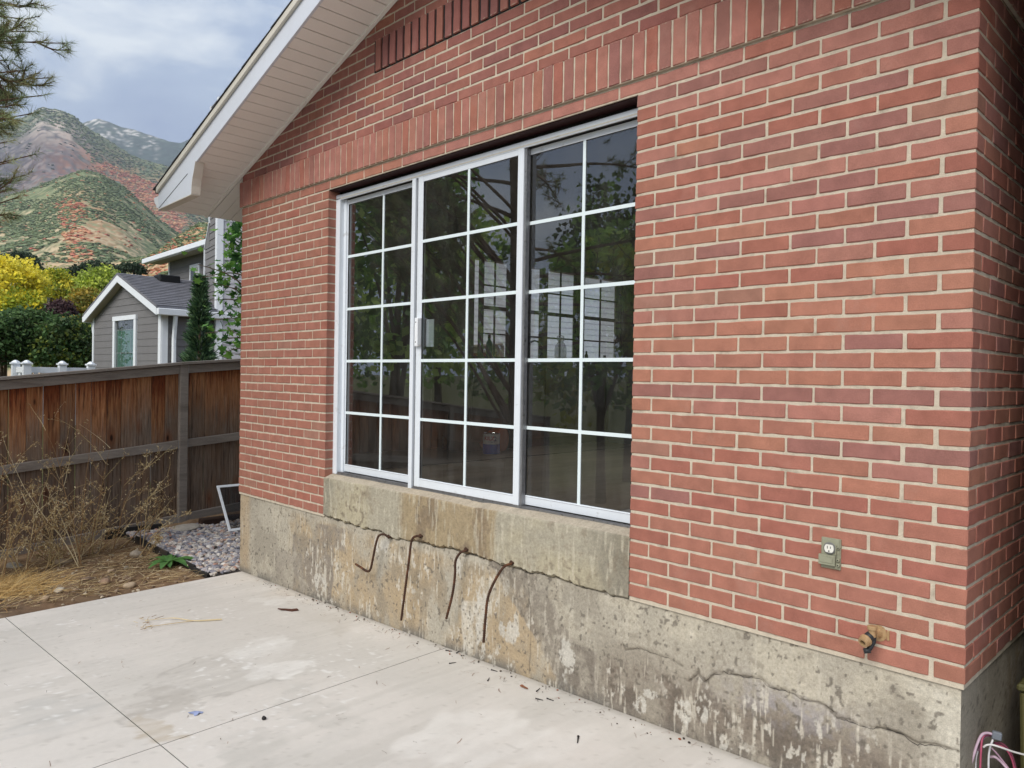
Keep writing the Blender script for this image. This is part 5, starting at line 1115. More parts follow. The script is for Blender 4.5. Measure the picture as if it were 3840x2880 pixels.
# green dock weed by the edging
M_LEAFG = pmat('dock_leaf', S(84, 128, 62), rough=0.5, var=0.2, scale=25, trans=0.2, spec=0.4)
def dock(label, cx, cy_, n, L_, seed):
    rr = random.Random(seed); t_ = thing('green_weed', label, 'weed', (cx, cy_, float(gz(cx, cy_))))
    for i in range(n):
        a = i * 2.4 + rr.uniform(-.3, .3); Ls = L_ * rr.uniform(.6, 1.1); m = MB(); V_ = []; w0 = Ls * .16
        for j in range(7):
            s_ = j / 6; r_ = Ls * s_; z_ = Ls * (.45 * s_ - .5 * s_ * s_) + .012; w_ = w0 * math.sin(math.pi * min(1, s_ * .93 + .05)) ** .7 * (1 + .12 * rr.uniform(-1, 1))
            c0 = np.array([cx + r_ * math.cos(a), cy_ + r_ * math.sin(a), float(gz(cx, cy_)) + .02 + z_]); sdv = np.array([-math.sin(a), math.cos(a), 0])
            V_ += [c0 + sdv * w_ + np.array([0, 0, .3 * w_]), c0, c0 - sdv * w_ + np.array([0, 0, .3 * w_])]
        F_ = [(3 * j + k, 3 * j + k + 1, 3 * j + k + 4, 3 * j + k + 3) for j in range(6) for k in range(2)]; m.add(V_, F_); m.build('leaf', M_LEAFG, t_, smooth=True)
dock('broad leaved green dock weed growing beside the black edging', -6.18, -.34, 11, .26, 31); dock('small green weed sprouting in the gravel behind the dock', -6.1, -.10, 5, .14, 33)

# ------------------------------------------------------------------ litter on the patio
M_LIT = pmat('pine_needles', rough=0.9, var=0.2, src='vertex')
rr = random.Random(5); m = MB(); nc = [S(128, 84, 54), S(100, 66, 46), S(150, 106, 74), S(86, 70, 58)]
for i in range(330):
    if i < 170: x_, y_ = rr.uniform(-5.2, -.8), -abs(rr.gauss(0, .09)) - .01
    else: x_, y_ = rr.uniform(-5.2, .2), rr.uniform(-2.8, -.1)
    a = rr.gauss(.3, .9); L_ = rr.uniform(.015, .055); d = np.array([math.cos(a), math.sin(a), 0]) * L_; w_ = np.array([-math.sin(a), math.cos(a), 0]) * rr.uniform(.0007, .0012); p = np.array([x_, y_, float(slabz(x_)) + .0035]); b_ = p + d * .5 + w_ * rr.uniform(-4, 4)
    m.add([p - w_, p + w_, b_ + w_, b_ - w_ + np.array([0, 0, .001]), p + d + w_, p + d - w_], [(0, 1, 2, 3), (3, 2, 4, 5)], nc[rr.randrange(4)])
tag(m.build('needle_litter', M_LIT), 'brown pine needles scattered over the patio and along the wall foot', 'pine needles', kind='stuff')
V_ = [(rr.uniform(-5.0, -.9), -abs(rr.gauss(0, .05)) - .008) for _ in range(110)]
dbs = stones('wall_foot_debris', np.array([(a, b, float(slabz(a)) + .004) for a, b in V_]), np.array([rr.uniform(.002, .0065) for _ in V_]), np.array([[S(90, 80, 68), S(150, 140, 124), S(60, 52, 46), S(140, 84, 60)][rr.randrange(4)] for _ in V_]), M_STONE)
tag(dbs, 'crumbs of mortar and bark along the foot of the wall', 'debris')
tw = thing('dry_twig', 'pale dry branching weed stem lying on the patio', 'twig', (-4.4, -.9, float(slabz(-4.4)))); m = MB()
tA, tB, tC, tD = [np.array([a, b, float(slabz(a)) + .008]) for a, b in ((-4.228, -.715), (-4.33, -.86), (-4.569, -1.09), (-4.417, -1.142))]
m.tube(catmull([tA, tB, (tB + tC) / 2 + np.array([-.03, .03, .004]), tC], 5), [.005] * 5 + [.0035] * 6 + [.002] * 5, 5, stc[2]); m.tube(catmull([tB, (tB + tD) / 2 + [.01, .01, .003], tD], 5), .0022, 5, stc[0])
for i in range(26):
    q = (tC if i % 2 else tD) + np.array([rr.gauss(0, .05), rr.gauss(0, .03), .004]); d = np.array([rr.gauss(0, .02), rr.gauss(0, .02), .004]); m.tube([q, q + d], .0016, 4, stc[rr.randrange(4)])
m.build('stem', M_STRAW, tw)
def scrap(name, label, cat, x_, y_, outline, col, th=.003):
    t_ = thing(name, label, cat, (x_, y_, float(slabz(x_)))); m = MB(); P = [np.array([x_ + a, y_ + b, float(slabz(x_)) + .004 + .004 * math.sin(i * 1.7)]) for i, (a, b) in enumerate(outline)]; m.prism(P, (0, 0, th)); m.build('piece', pmat(name + '_col', col, rough=.8), t_)
scrap('blue_scrap', 'scrap of blue plastic film on the patio near the saw cuts', 'scrap', -2.872, -1.436, [(-.03, -.03), (-.01, -.03), (.0, -.015), (.02, -.02), (.026, -.006), (.015, .004), (.02, .018), (.006, .03), (-.004, .01), (-.02, .0)], S(150, 162, 198), .0012)
scrap('brown_leaf', 'curled dark brown leaf on the patio near the wall', 'leaf', -4.12, -.272, [(-.07, -.06), (-.03, -.055), (.0, -.03), (.04, -.01), (.06, .03), (.03, .035), (.0, .01), (-.04, -.02)], S(84, 52, 40), .006)
scrap('bark_chip', 'reddish bark chip on the patio near the lower wall', 'chip', -1.98, -.11, [(-.025, -.006), (.02, -.01), (.028, .0), (.0, .008), (-.02, .006)], S(140, 92, 66), .006)
pbk = rock_mesh(44, .013, .012, .010, 2); o = bpy.data.objects.new('black_pebble', pbk); pbk.materials.append(M_DARK); COL.objects.link(o); o.location = (-2.582, -1.239, float(slabz(-2.582)) + .008); tag(o, 'small black plug lying on the patio right of the saw cut', 'pebble')
def screw(x_, y_, a, label):
    t_ = thing('loose_screw', label, 'screw', (x_, y_, float(slabz(x_))), 'black screws dropped on the patio'); d = np.array([math.cos(a), math.sin(a), 0]); p = np.array([x_, y_, float(slabz(x_)) + .004]); m = MB(); m.tube([p, p + d * .04], [.0028, .0016], 6); m.lathe(p - d * .001, d, [(.0045, 0), (.0028, .003)], 8); m.build('shank', M_DARK, t_)
for i, (x_, y_, a) in enumerate([(-2.70, -.035, .4), (-2.62, -.02, 2.0), (-2.52, -.16, 1.2), (-2.28, -.06, .2), (-2.18, -.18, 2.2), (-1.90, -.10, 1.9), (-1.84, -.17, .3), (-1.80, -.13, .1)]): screw(x_, y_, a, 'black screw lying on the patio close to the foundation')
scr_ = thing('long_screw', 'long black screw lying apart on the patio at the bottom of the picture', 'screw', (-1.4, -.35, -.56)); m = MB(); p = np.array([-1.42, -.34, float(slabz(-1.42)) + .005]); d = np.array([.6, -.8, 0]); m.tube([p, p + d * .06], [.004, .002], 6); m.lathe(p, d, [(.006, 0), (.004, .004)], 8); m.build('shank', M_DARK, scr_)
# ------------------------------------------------------------------ grey-sided neighbour house
def lap_mat(name, col): return pmat(name, col, rough=0.7, var=0.06, scale=3, fine=0.05, fscale=90)
M_SID = lap_mat('grey_siding', S(122, 120, 120)); M_SID_LIT = lap_mat('sunlit_grey_siding', S(196, 195, 200))  # grey siding in two tones; the long wall's has sunlight in its colour
M_NWHITE = pmat('white_trim', S(236, 240, 244), rough=0.5, var=0.03)
M_NSH = pmat('charcoal_shingle', S(120, 120, 126), rough=0.95, var=0.25, scale=3.5, fine=0.2, fscale=40, stretch=(1, 1, 3))
nb = thing('neighbour_house', 'grey lap-sided house with white trim beyond the cedar fence', 'house', (-14, 9, -1.4))
c2 = lambda a, b: (a / 1.728, 900 + b / 1.728)
zup = np.array([0, 0, 1.0])
GL = px(*c2(605, 800), 18.6); GR = px(*c2(1045, 800), 15.9); GL[2] = GR[2] = 0
gdir = GR - GL; gw = np.linalg.norm(gdir); gdir /= gw; gout = np.array([gdir[1], -gdir[0], 0]);
if gout @ (CAM - GR) < 0: gout = -gout
gin = -gout
def hitplane(U, V, p0, n_):
    d = Fv + Rv * (U - 1920) / FPX - Uv * (V - 1440) / FPX; return CAM + d * (((p0 - CAM) @ n_) / (d @ n_))
zE = hitplane(*c2(1045, 450), GR, gout)[2]; zApex = hitplane(*c2(790, 262), GR, gout)[2]; ZG = -1.6
def siding(o, ax, w_, z0, z1, out, name, mat, parent, topf=None, lap=.158, holes=()):
    """lap boards, one mesh each; ax along, out outward; topf(s) limits the height (gable)"""
    n_ = int(math.ceil((z1 - z0) / lap))
    for i in range(n_):
        za = z0 + i * lap; zb = min(za + lap, z1)
        segs = [(0.0, w_)]
        if topf is not None:
            lo = [s_ for s_ in np.linspace(0, w_, 81) if topf(s_) >= za + .004]
            if not lo: continue
            segs = [(max(0, lo[0]), min(w_, lo[-1]))]
        for (h0, h1, hz0, hz1) in holes:
            if za < hz1 - .02 and zb > hz0 + .02:
                ns = []
                for a, b in segs:
                    if a < h0: ns.append((a, min(b, h0)))
                    if b > h1: ns.append((max(a, h1), b))
                segs = [q for q in ns if q[1] - q[0] > .02]
        for a, b in segs:
            m = MB(); ta, tb_ = (min(zb, topf(a)), min(zb, topf(b))) if topf else (zb, zb)
            if topf:
                lo2 = [s_ for s_ in np.linspace(a, b, 41) if topf(s_) >= zb]; ma, mb_ = (lo2[0], lo2[-1]) if lo2 else ((a + b) / 2, (a + b) / 2); tz = zb if lo2 else min(zb, topf((a + b) / 2))
                P = [(a, za, .012), (b, za, .012), (b, max(tb_, za + .002), .004), (mb_, tz, .002), (ma, tz, .002), (a, max(ta, za + .002), .004)]
                Q = [o + ax * s_ + zup * z_ + out * d_ for s_, z_, d_ in P]; m.prism(Q, -out * .02)
            else:
                Q = [o + ax * a + zup * za + out * .014, o + ax * b + zup * za + out * .014, o + ax * b + zup * zb + out * .002, o + ax * a + zup * zb + out * .002]; m.prism(Q, -out * .02)
            if m.v: m.build(name, mat, parent)
wbk = MB(); D_ = 4.2
wbk.prism([GL + zup * ZG - gout * .03, GR + zup * ZG - gout * .03, GR + zup * zE - gout * .03, (GL + GR) / 2 + zup * zApex - gout * .03, GL + zup * zE - gout * .03], gin * D_)
nwall = wbk.build('wall', M_SID, nb)
gable = lambda s_: zE + (zApex - zE) * (1 - abs(s_ - gw / 2) / (gw / 2))
wz1 = hitplane(*c2(815, 520), GR, gout)[2]; ws0 = (hitplane(*c2(745, 650), GR, gout) - GL) @ gdir; ws1 = (hitplane(*c2(890, 650), GR, gout) - GL) @ gdir
siding(GL, gdir, gw, ZG + .0, zApex, gout, 'siding_board', M_SID, nwall, gable, holes=[(ws0, ws1, -1.2, wz1)])
siding(GR, gin, D_, ZG + .0, zE, gdir, 'siding_board', M_SID, nwall)
# window with a teal curtain
def nbox(name, mat, parent, o, ax, a0, a1, z0, z1, out, d0, d1, bev=0):
    m = MB(); m.obox(o, ax, out, zup, (a0, a1), (d0, d1), (z0, z1)); return m.build(name, mat, parent, bevel=bev)
nw = nbox('window', M_NWHITE, nb, GL, gdir, ws0 - .02, ws0 + .10, -1.3, wz1, gout, .0, .05)
nbox('window_trim', M_NWHITE, nw, GL, gdir, ws1 - .10, ws1 + .02, -1.3, wz1, gout, 0, .05); nbox('window_head', M_NWHITE, nw, GL, gdir, ws0 - .03, ws1 + .03, wz1 - .002, wz1 + .10, gout, 0, .055)
nbox('curtain', pmat('teal_curtain', S(136, 190, 172), rough=.8, var=.12, scale=5, stretch=(3, 3, .4)), nw, GL, gdir, ws0 + .1, ws1 - .1, -1.3, wz1, gout, -.028, -.02)
nbox('curtain_top', pmat('dark_interior', (.05, .055, .06)), nw, GL, gdir, ws0 + .1, ws1 - .1, wz1 - .20, wz1, gout, -.0199, -.016)
for i in range(1, 4): nbox('muntin', M_NWHITE, nw, GL, gdir, ws0 + .1 + i * (ws1 - ws0 - .2) / 4 - .006, ws0 + .1 + i * (ws1 - ws0 - .2) / 4 + .006, -1.3, wz1, gout, -.005, .0)
for z_ in (wz1 - .22, wz1 - .75, wz1 - 1.25): nbox('muntin', M_NWHITE, nw, GL, gdir, ws0 + .1, ws1 - .1, z_, z_ + .014, gout, -.0048, -.0002)
mG = glass_mat('house_glass', (.9, .95, .93), 1.4); g_ = MB(); g_.add([GL + gdir * a + zup * z_ + gout * .006 for a, z_ in ((ws0 + .1, -1.3), (ws1 - .1, -1.3), (ws1 - .1, wz1), (ws0 + .1, wz1))], [(0, 1, 2, 3)]); g_.build('pane', mG, nw)
# corner boards, downspouts
nbox('corner_board', M_NWHITE, nb, GR, gdir, -.12, .016, ZG, zE, gout, .0, .026); nbox('corner_board', M_NWHITE, nb, GR, gin, .0, .12, ZG, zE, gdir, .002, .026); nbox('corner_board', M_NWHITE, nb, GL, gdir, -.016, .07, ZG, zE, gout, .0, .026)
def spout(o, ax, out, name):
    m = MB(); P = [o + out * .20 + zup * (zE - .06), o + out * .19 + zup * (zE - .12), o + out * .10 + ax * .02 + zup * (zE - .42), o + out * .075 + ax * .02 + zup * (zE - .6), o + out * .075 + ax * .02 + zup * ZG]; m.tube(P, .048, 6); m.build(name, M_NWHITE, nb)
spout(GR + gdir * .02 + gin * .2, gin, gdir, 'downspout'); spout(GL - gdir * .02 + gin * .05, gdir, -gdir, 'downspout')
# roof of the bump-out
OVR = .16; pit = (zApex - zE) / (gw / 2); apx = (GL + GR) / 2
def slope(sign, name, mat, t0, t1, o0, o1, run0, run1):
    m = MB(); e = (gdir * sign); P = []
    for rn in (run0, run1):
        for dd in (o0, o1): P.append(apx + e * rn + gout * dd + zup * (zApex + .06 - pit * rn))
    A_, B_, C_, Dd = P[0], P[1], P[3], P[2]; m.prism([A_ + zup * t0, B_ + zup * t0, C_ + zup * t0, Dd + zup * t0], zup * (t1 - t0)); return m.build(name, mat, nb)
RUN = gw / 2 + OVR
rf = slope(1, 'roof', M_NSH, .03, .075, -D_ - 2.5, OVR + .03, 0, RUN + .03); slope(-1, 'roof', M_NSH, .03, .075, -D_ - 2.5, OVR + .03, 0, RUN + .03)
nc_ = 18
for i in range(nc_):                                        # shingle courses on the slope that faces the photographer
    r0_ = (RUN + .03) * i / nc_; r1_ = (RUN + .03) * (i + 1) / nc_; o_ = -D_ - 1.0; k = 0
    while o_ < OVR + .02:
        o1_ = min(o_ + random.uniform(.22, .42), OVR + .034); m = MB(); e = gdir; P = [apx + e * rn + gout * dd + zup * (zApex + .06 - pit * rn + ex) for rn, dd, ex in ((r0_, o_, .078), (r1_, o_, .096), (r1_, o1_ - .008, .096), (r0_, o1_ - .008, .078))]
        m.prism(P, -zup * .012); so2 = m.build('shingle', M_NSH, rf); o_ = o1_; k += 1
M_NSOF = pmat('neighbour_soffit', S(176, 168, 148), rough=.8, var=.05)
slope(1, 'soffit', M_NSOF, -.12, -.10, -.0, OVR, 0, RUN); slope(-1, 'soffit', M_NSOF, -.12, -.10, -.0, OVR, 0, RUN)
for s_ in (1, -1):
    m = MB(); e = gdir * s_; P = [apx + gout * OVR + zup * (zApex + .06), apx + e * RUN + gout * OVR + zup * (zApex + .06 - pit * RUN)]
    m.prism([P[0] - zup * .13, P[1] - zup * .13, P[1] + zup * .03, P[0] + zup * .03], gout * .025); m.build('rake_board', M_NWHITE, nb)
    m = MB(); q = apx + e * RUN + zup * (zApex + .06 - pit * RUN); m.obox(q, gin, e, zup, (-OVR - .02, D_ + 1.0), (.0, .11), (-.13, .01)); m.build('gutter', M_NWHITE, nb, bevel=.012)
    m = MB(); q = apx + e * (RUN - OVR) ; m.obox(q, gin, e, zup, (-OVR, D_), (0, OVR), (zE - .06, zE - .045)); m.build('eave_soffit', M_NSOF, nb)
rn_ = np.cross(gin, gdir - pit * zup); rp = hitplane(*c2(1085, 258), apx + zup * (zApex + .156), rn_)
m = MB(); m.obox(rp, gin, gdir, zup, (-.24, .24), (-.20, .16), (-.25, .10)); m.build('roof_vent', pmat('black_vent', (.012, .012, .013), rough=.5), nb, bevel=.02)
# tall part with chimney chase
CB = px(*c2(1408, 300), 16.6); CB[2] = 0; CLf = px(*c2(1327, 300), 17.6); CLf[2] = 0
cdir = CLf - CB; cw = np.linalg.norm(cdir); cdir /= cw; cout = np.array([-cdir[1], cdir[0], 0]); cout = cout if cout @ (CAM - CB) > 0 else -cout
rdir = -cout if (-cout) @ Rv > 0 else cout
rdir = np.array([cdir[1], -cdir[0], 0]); rdir = rdir if rdir @ Rv > 0 else -rdir     # runs right and away, square to the chase end
rout = -cdir
zSh = hitplane(*c2(1395, 30), CB, cout)[2]; zSh2 = zSh + .55; zTop = zSh + 3.2; TH_ = .62
m = MB(); Pc = [CB + zup * ZG, CLf + zup * ZG, CLf + zup * zSh, CLf - cdir * .45 + zup * zSh2, CLf - cdir * .45 + zup * zTop, CB + zup * zTop]
m.prism(Pc, rdir * .02); chw = m.build('chimney_chase', M_SID, nb)
siding(CB, cdir, cw, ZG, zSh, cout, 'siding_board', M_SID, chw); siding(CB, cdir, cw - .45, zSh, zTop, cout, 'siding_board', M_SID, chw, lap=.158)
m = MB(); m.prism([CB + cdir * (cw - .45) + zup * zSh2, CB + cdir * cw + zup * zSh, CB + cdir * cw + zup * (zSh + .05), CB + cdir * (cw - .45) + zup * (zSh2 + .05)], cout * .03); m.build('shoulder_trim', M_NWHITE, chw)
m = MB(); m.prism([CB + cdir * (cw - .45) + zup * zSh2, CB + cdir * cw + zup * zSh, CB + cdir * (cw - .45) + zup * zSh], cout * .016); m.build('shoulder_siding', M_SID, chw)
nbox('corner_board', M_NWHITE, nb, CB, cdir, cw - .05, cw + .01, ZG, zSh, cout, .0, .03); nbox('corner_board', M_NWHITE, nb, CB, cdir, cw - .50, cw - .44, zSh2, zTop, cout, 0, .03)
nbox('corner_board', M_NWHITE, nb, CB, cdir, -.02, .11, ZG, zTop, cout, .0, .03); nbox('corner_board', M_NWHITE, nb, CB, rdir, -.02, .11, ZG, zTop, rout, .0, .03)
m = MB(); m.obox(CB - rout * .03, rdir, -rout, zup, (0, 14.0), (0, .1), (ZG, 5.4)); lw = m.build('long_wall', M_SID_LIT, nb)
siding(CB, rdir, 14.0, ZG, 5.4, rout, 'siding_board', M_SID_LIT, lw, lap=.17)
# main roof over the long wall, seen through the kitchen windows
m = MB(); m.prism([CB + rdir * 1.2 + rout * .5 + zup * 5.35, CB + rdir * 14.4 + rout * .5 + zup * 5.35, CB + rdir * 14.4 - rout * 1.0 + zup * 6.1, CB + rdir * 1.2 - rout * 1.0 + zup * 6.1], zup * .07); m.build('roof', M_NSH, nb)
m = MB(); m.obox(CB + zup * 5.22, rdir, rout, zup, (1.2, 14.4), (.46, .60), (0, .14)); m.build('gutter', M_NWHITE, nb)
# second storey left of the chase
SB = px(*c2(1322, 200), 20.5); SL = px(*c2(1097, 200), 22.5); SB[2] = SL[2] = 0; sdir = SL - SB; sw = np.linalg.norm(sdir); sdir /= sw; sout = np.array([-sdir[1], sdir[0], 0]); sout = sout if sout @ (CAM - SB) > 0 else -sout
zS = hitplane(*c2(1100, 138), SL, sout)[2]
m = MB(); m.obox(SB - sdir * 4, sdir, -sout, zup, (0, sw + 4), (.03, 4), (ZG, zS)); sw_ = m.build('upper_wall', M_SID, nb)
siding(SB - sdir * 2, sdir, sw + 2, zS - 2.3, zS, sout, 'siding_board', M_SID, sw_, lap=.17)
nbox('corner_board', M_NWHITE, nb, SB, sdir, sw - .09, sw + .01, zS - 3, zS, sout, 0, .03)
e1 = SL + sdir * .75; m = MB(); m.prism([e1 + sout * .45 + zup * (zS + .06), SB - sdir * 4 + sout * .45 + zup * (zS + .06), SB - sdir * 4 - sout * 2.2 + zup * (zS + 1.0), e1 - sout * 2.2 + zup * (zS + 1.0)], zup * .06); m.build('roof', M_NSH, nb)
m = MB(); m.obox(SB + zup * (zS - .06), sdir, sout, zup, (-4, sw + .78), (.40, .54), (0, .14)); m.build('gutter', M_NWHITE, nb, bevel=.012); m = MB(); m.obox(SB + zup * (zS - .03), sdir, sout, zup, (-4, sw + .75), (.0, .40), (0, .02)); m.build('eave_soffit', M_NSOF, nb)
w0 = (hitplane(*c2(1300, 200), SB, sout) - SB) @ sdir; w1 = (hitplane(*c2(1237, 200), SB, sout) - SB) @ sdir; zw = hitplane(*c2(1260, 160), SB, sout)[2]
uw = nbox('upper_window', M_NWHITE, nb, SB, sdir, w0, w1, zw - 1.1, zw, sout, .0, .04); nbox('upper_pane', pmat('dark_pane', (.03, .035, .04), rough=.15), uw, SB, sdir, w0 + .08, w1 - .09, zw - 1.0, zw - .10, sout, .041, .045); nbox('upper_blind', pmat('pale_blind', (.5, .5, .5)), uw, SB, sdir, w0 + .08, w0 + .28, zw - 1.0, zw - .10, sout, .0455, .047)
# white vinyl fence with post caps
vf = thing('vinyl_fence', 'white vinyl picket fence below the grey gable', 'fence', (-15, 4, -1.4)); c1_ = lambda a, b: (a / 3.317, 940 + b / 3.317)
vp = [px(*c1_(195, 1420), 14.6), px(*c1_(333, 1420), 14.4), px(*c1_(775, 1420), 14.9), px(*c1_(1130, 1420), 15.4)]; zv = px(*c1_(333, 1412), 14.4)[2]
for q in vp:
    m = MB(); m.box(q[0] - .065, q[0] + .065, q[1] - .065, q[1] + .065, -1.7, zv); m.build('post', M_NWHITE, vf); m = MB(); m.prism([(q[0] - .085, q[1] - .085, zv), (q[0] + .085, q[1] - .085, zv), (q[0] + .085, q[1] + .085, zv), (q[0] - .085, q[1] + .085, zv)], (0, 0, .03)); m.lathe((q[0], q[1], zv + .03), (0, 0, 1), [(.085, 0), (.03, .045), (.001, .05)], 4); m.build('post_cap', M_NWHITE, vf)
for a, b in zip(vp[:-1], vp[1:]):
    d = b - a; d[2] = 0; L_ = np.linalg.norm(d); d /= L_; nrm = np.array([-d[1], d[0], 0]); o0 = np.array([a[0], a[1], 0])
    for z0_, z1_ in ((zv - .16, zv - .05), (zv - 1.2, zv - 1.08)): m = MB(); m.obox(o0, d, nrm, zup, (.066, L_ - .066), (-.025, .025), (z0_, z1_)); m.build('rail', M_NWHITE, vf)
    s_ = .12
    while s_ < L_ - .12: m = MB(); m.obox(o0, d, nrm, zup, (s_, s_ + .075), (-.012, .012), (zv - 1.08, zv - .16)); m.build('picket', M_NWHITE, vf); s_ += .15
# brown roof and chimney of a far house among the trees
fh = thing('far_house', 'far house with a pinkish tile roof and square chimney among the trees', 'house', (-50, 20, -1)); M_TILE = pmat('pink_tile', S(186, 166, 158), rough=.9, var=.12, scale=2, stretch=(1, 1, 8)); hd = 46.0
A_, B_, C_, D2 = px(*c1_(380, 800), hd), px(*c1_(580, 820), hd), px(*c1_(760, 665), hd + 4), px(*c1_(400, 640), hd + 4)
m = MB(); m.prism([A_, B_, C_, D2], (0, 0, -.3)); m.build('roof', M_TILE, fh)
m = MB(); P = [px(*c1_(740, 690), hd), px(*c1_(880, 580), hd), px(*c1_(1040, 500), hd + 2), px(*c1_(1060, 560), hd + 2), px(*c1_(900, 590), hd), px(*c1_(760, 720), hd)]; m.prism(P, Fv * 3); m.build('roof_gable', M_TILE, fh)
m = MB(); q = px(*c1_(535, 630), hd - .5); r_ = 55 / 3.317 * hd / FPX; m.box(q[0] - r_, q[0] + r_, q[1] - r_, q[1] + r_, q[2] - 1.0, q[2]); ch_ = m.build('chimney', M_TILE, fh); m = MB(); m.box(q[0] - r_ * 1.1, q[0] + r_ * 1.1, q[1] - r_ * 1.1, q[1] + r_ * 1.1, q[2], q[2] + .25); m.build('chimney_cap', pmat('slate_cap', S(92, 92, 100)), ch_)
m = MB(); m.prism([px(*c1_(400, 810), hd + .6), px(*c1_(900, 810), hd + .6), px(*c1_(880, 620), hd + .6), px(*c1_(760, 700), hd + .6)], Fv * 6); m.build('wall', pmat('far_wall', S(140, 122, 112)), fh)
# ------------------------------------------------------------------ trees
M_BARK = pmat('bark', S(104, 86, 70), rough=0.95, var=0.3, scale=12, bump=0.9, bscale=40, stretch=(1, 1, .3)); M_BARKP = pmat('pine_bark', S(112, 88, 70), rough=0.95, var=0.3, scale=9, bump=1.0, bscale=30, stretch=(1, 1, .35))
M_LEAF = pmat('leaves', rough=0.6, var=0.10, scale=6, src='vertex', trans=0.35, spec=0.25); M_NEEDLE = pmat('needles', rough=0.6, var=0.10, scale=12, src='vertex', trans=0.12, spec=0.25)
def leafmesh(P, size, cols, rng, shape='quad', up=0.3):
    """numpy cloud of leaf faces at points P"""
    n = len(P); a = rng.normal(size=(n, 3)); a[:, 2] += up; nrm = a / np.linalg.norm(a, axis=1, keepdims=True); b = np.cross(nrm, rng.normal(size=(n, 3))); b /= np.linalg.norm(b, axis=1, keepdims=True); c_ = np.cross(nrm, b); s_ = (size * rng.uniform(.6, 1.3, n))[:, None]
    if shape == 'quad': out = [(-.5, 0), (.1, -.36), (.6, 0), (.1, .36)]
    else: out = [(0, -.5), (.12, -.2), (.42, -.28), (.30, 0), (.52, .22), (.2, .22), (0, .62), (-.2, .22), (-.52, .22), (-.30, 0), (-.42, -.28), (-.12, -.2)]
    V = np.stack([P + s_ * (x_ * b + y_ * c_) + nrm * s_ * (.10 * (abs(x_) + abs(y_))) for x_, y_ in out], 1); k = len(out)
    F = np.arange(n * k).reshape(n, k); C = np.repeat((cols * rng.uniform(.78, 1.22, (n, 1)))[:, None, :], k, 1)
    return V.reshape(-1, 3), F, C.reshape(-1, 3)
def crown_points(c_, rad, nclump, per, rng, csize, top=1.0, gap=.0):
    d = rng.normal(size=(nclump, 3)); d /= np.linalg.norm(d, axis=1, keepdims=True); d[:, 2] = np.where(d[:, 2] < -.55, -d[:, 2], d[:, 2]); r_ = rng.uniform(.45, 1.0, nclump) ** .6
    K = d * r_[:, None] * (1 + .25 * (rng.random((nclump, 1)) - .5)); K = K * np.array(rad) + np.array(c_)
    P = (K[:, None, :] + rng.normal(size=(nclump, per, 3)) * csize * np.array([1, 1, .7])).reshape(-1, 3); return P, np.repeat(r_, per), np.repeat(np.arange(nclump), per)
def tree(name, label, c_, rad, base_z, cols, nclump, per, leaf, csize, seed, trunk_r=.12, shape='quad', group=None, bark=None, cat='tree'):
    rng = np.random.default_rng(seed); c_ = np.asarray(c_, float); t_ = thing(name, label, cat, (c_[0], c_[1], base_z), group)
    P, r_, kk = crown_points(c_, rad, nclump, per, rng, csize); pal = np.array(cols); ci = rng.integers(0, len(pal), nclump)[kk]; col = pal[ci]
    V, F, C = leafmesh(P, leaf, col, rng, shape); o = link('crown', npmesh('crown', V, F, C, M_LEAF, smooth=False), t_); tag(o, kind='stuff')
    m = MB(); bz = np.array([c_[0], c_[1], base_z]); tp = c_ + np.array([0, 0, rad[2] * .35]); m.tube(catmull([bz, bz * .6 + tp * .4 + rng.normal(size=3) * .06, tp], 5), np.linspace(trunk_r, trunk_r * .3, 11), 7)
    for _ in range(9):
        s_ = rng.uniform(.35, .9); p = bz * (1 - s_) + tp * s_; d = rng.normal(size=3); d[2] = abs(d[2]) * .6; d /= np.linalg.norm(d); e = c_ + d * np.array(rad) * .75; m.tube(catmull([p, (p + e) / 2 + np.array([0, 0, .08 * rad[2]]), e], 4), np.linspace(trunk_r * .45, trunk_r * .08, 9), 5)
    m.build('trunk', bark or M_BARK, t_, smooth=True); return t_
def lin(*c_): return S(*c_, k=1.25)
YEL = [lin(218, 202, 62), lin(202, 188, 54), lin(228, 214, 88), lin(160, 160, 52), lin(188, 178, 62)]; YG = [lin(176, 176, 62), lin(150, 160, 56), lin(196, 190, 76), lin(120, 136, 50)]
OLV = [lin(136, 148, 70), lin(116, 132, 62), lin(158, 160, 78), lin(96, 112, 54)]; DKG = [lin(58, 84, 48), lin(74, 100, 58), lin(46, 66, 40), lin(92, 116, 70), lin(66, 78, 46)]; CON = [lin(52, 66, 50), lin(64, 78, 58), lin(42, 54, 42)]; PLUM = [lin(66, 48, 52), lin(52, 38, 44), lin(80, 60, 60)]; GLD = [lin(170, 146, 62), lin(150, 130, 60), lin(186, 160, 78), lin(120, 116, 58)]
def T(px_, py_, depth, wpx, hpx): q = px(px_, py_, depth); k = depth / FPX; return q, (wpx * k, wpx * k, hpx * k)
GB = 'trees beyond the cedar fence'
q, r_ = T(20, 1110, 34, 130, 145); tree('yellow_tree', 'bright yellow autumn tree at the left edge above the fence', q, r_, -2, YEL, 260, 34, .16, .17, 51, .14, group=GB)
q, r_ = T(75, 1180, 33, 85, 90); tree('yellow_tree', 'low yellow green tree in front of the pink tile roof', q, r_, -2, YEL[:2] + YG, 150, 30, .15, .15, 52, .1, group=GB)
q, r_ = T(195, 1095, 58, 88, 80); tree('yellow_tree', 'round yellow tree standing behind the far chimney', q, r_, -2, YEL[1:] + YG, 240, 30, .20, .24, 53, .16, group=GB)
q, r_ = T(385, 1090, 40, 85, 75); tree('lime_tree', 'lime green tree rising behind the grey gable', q, r_, -2, [lin(166, 182, 70), lin(140, 158, 62), lin(186, 196, 88)] + OLV[:2], 200, 28, .16, .2, 54, .14, group=GB)
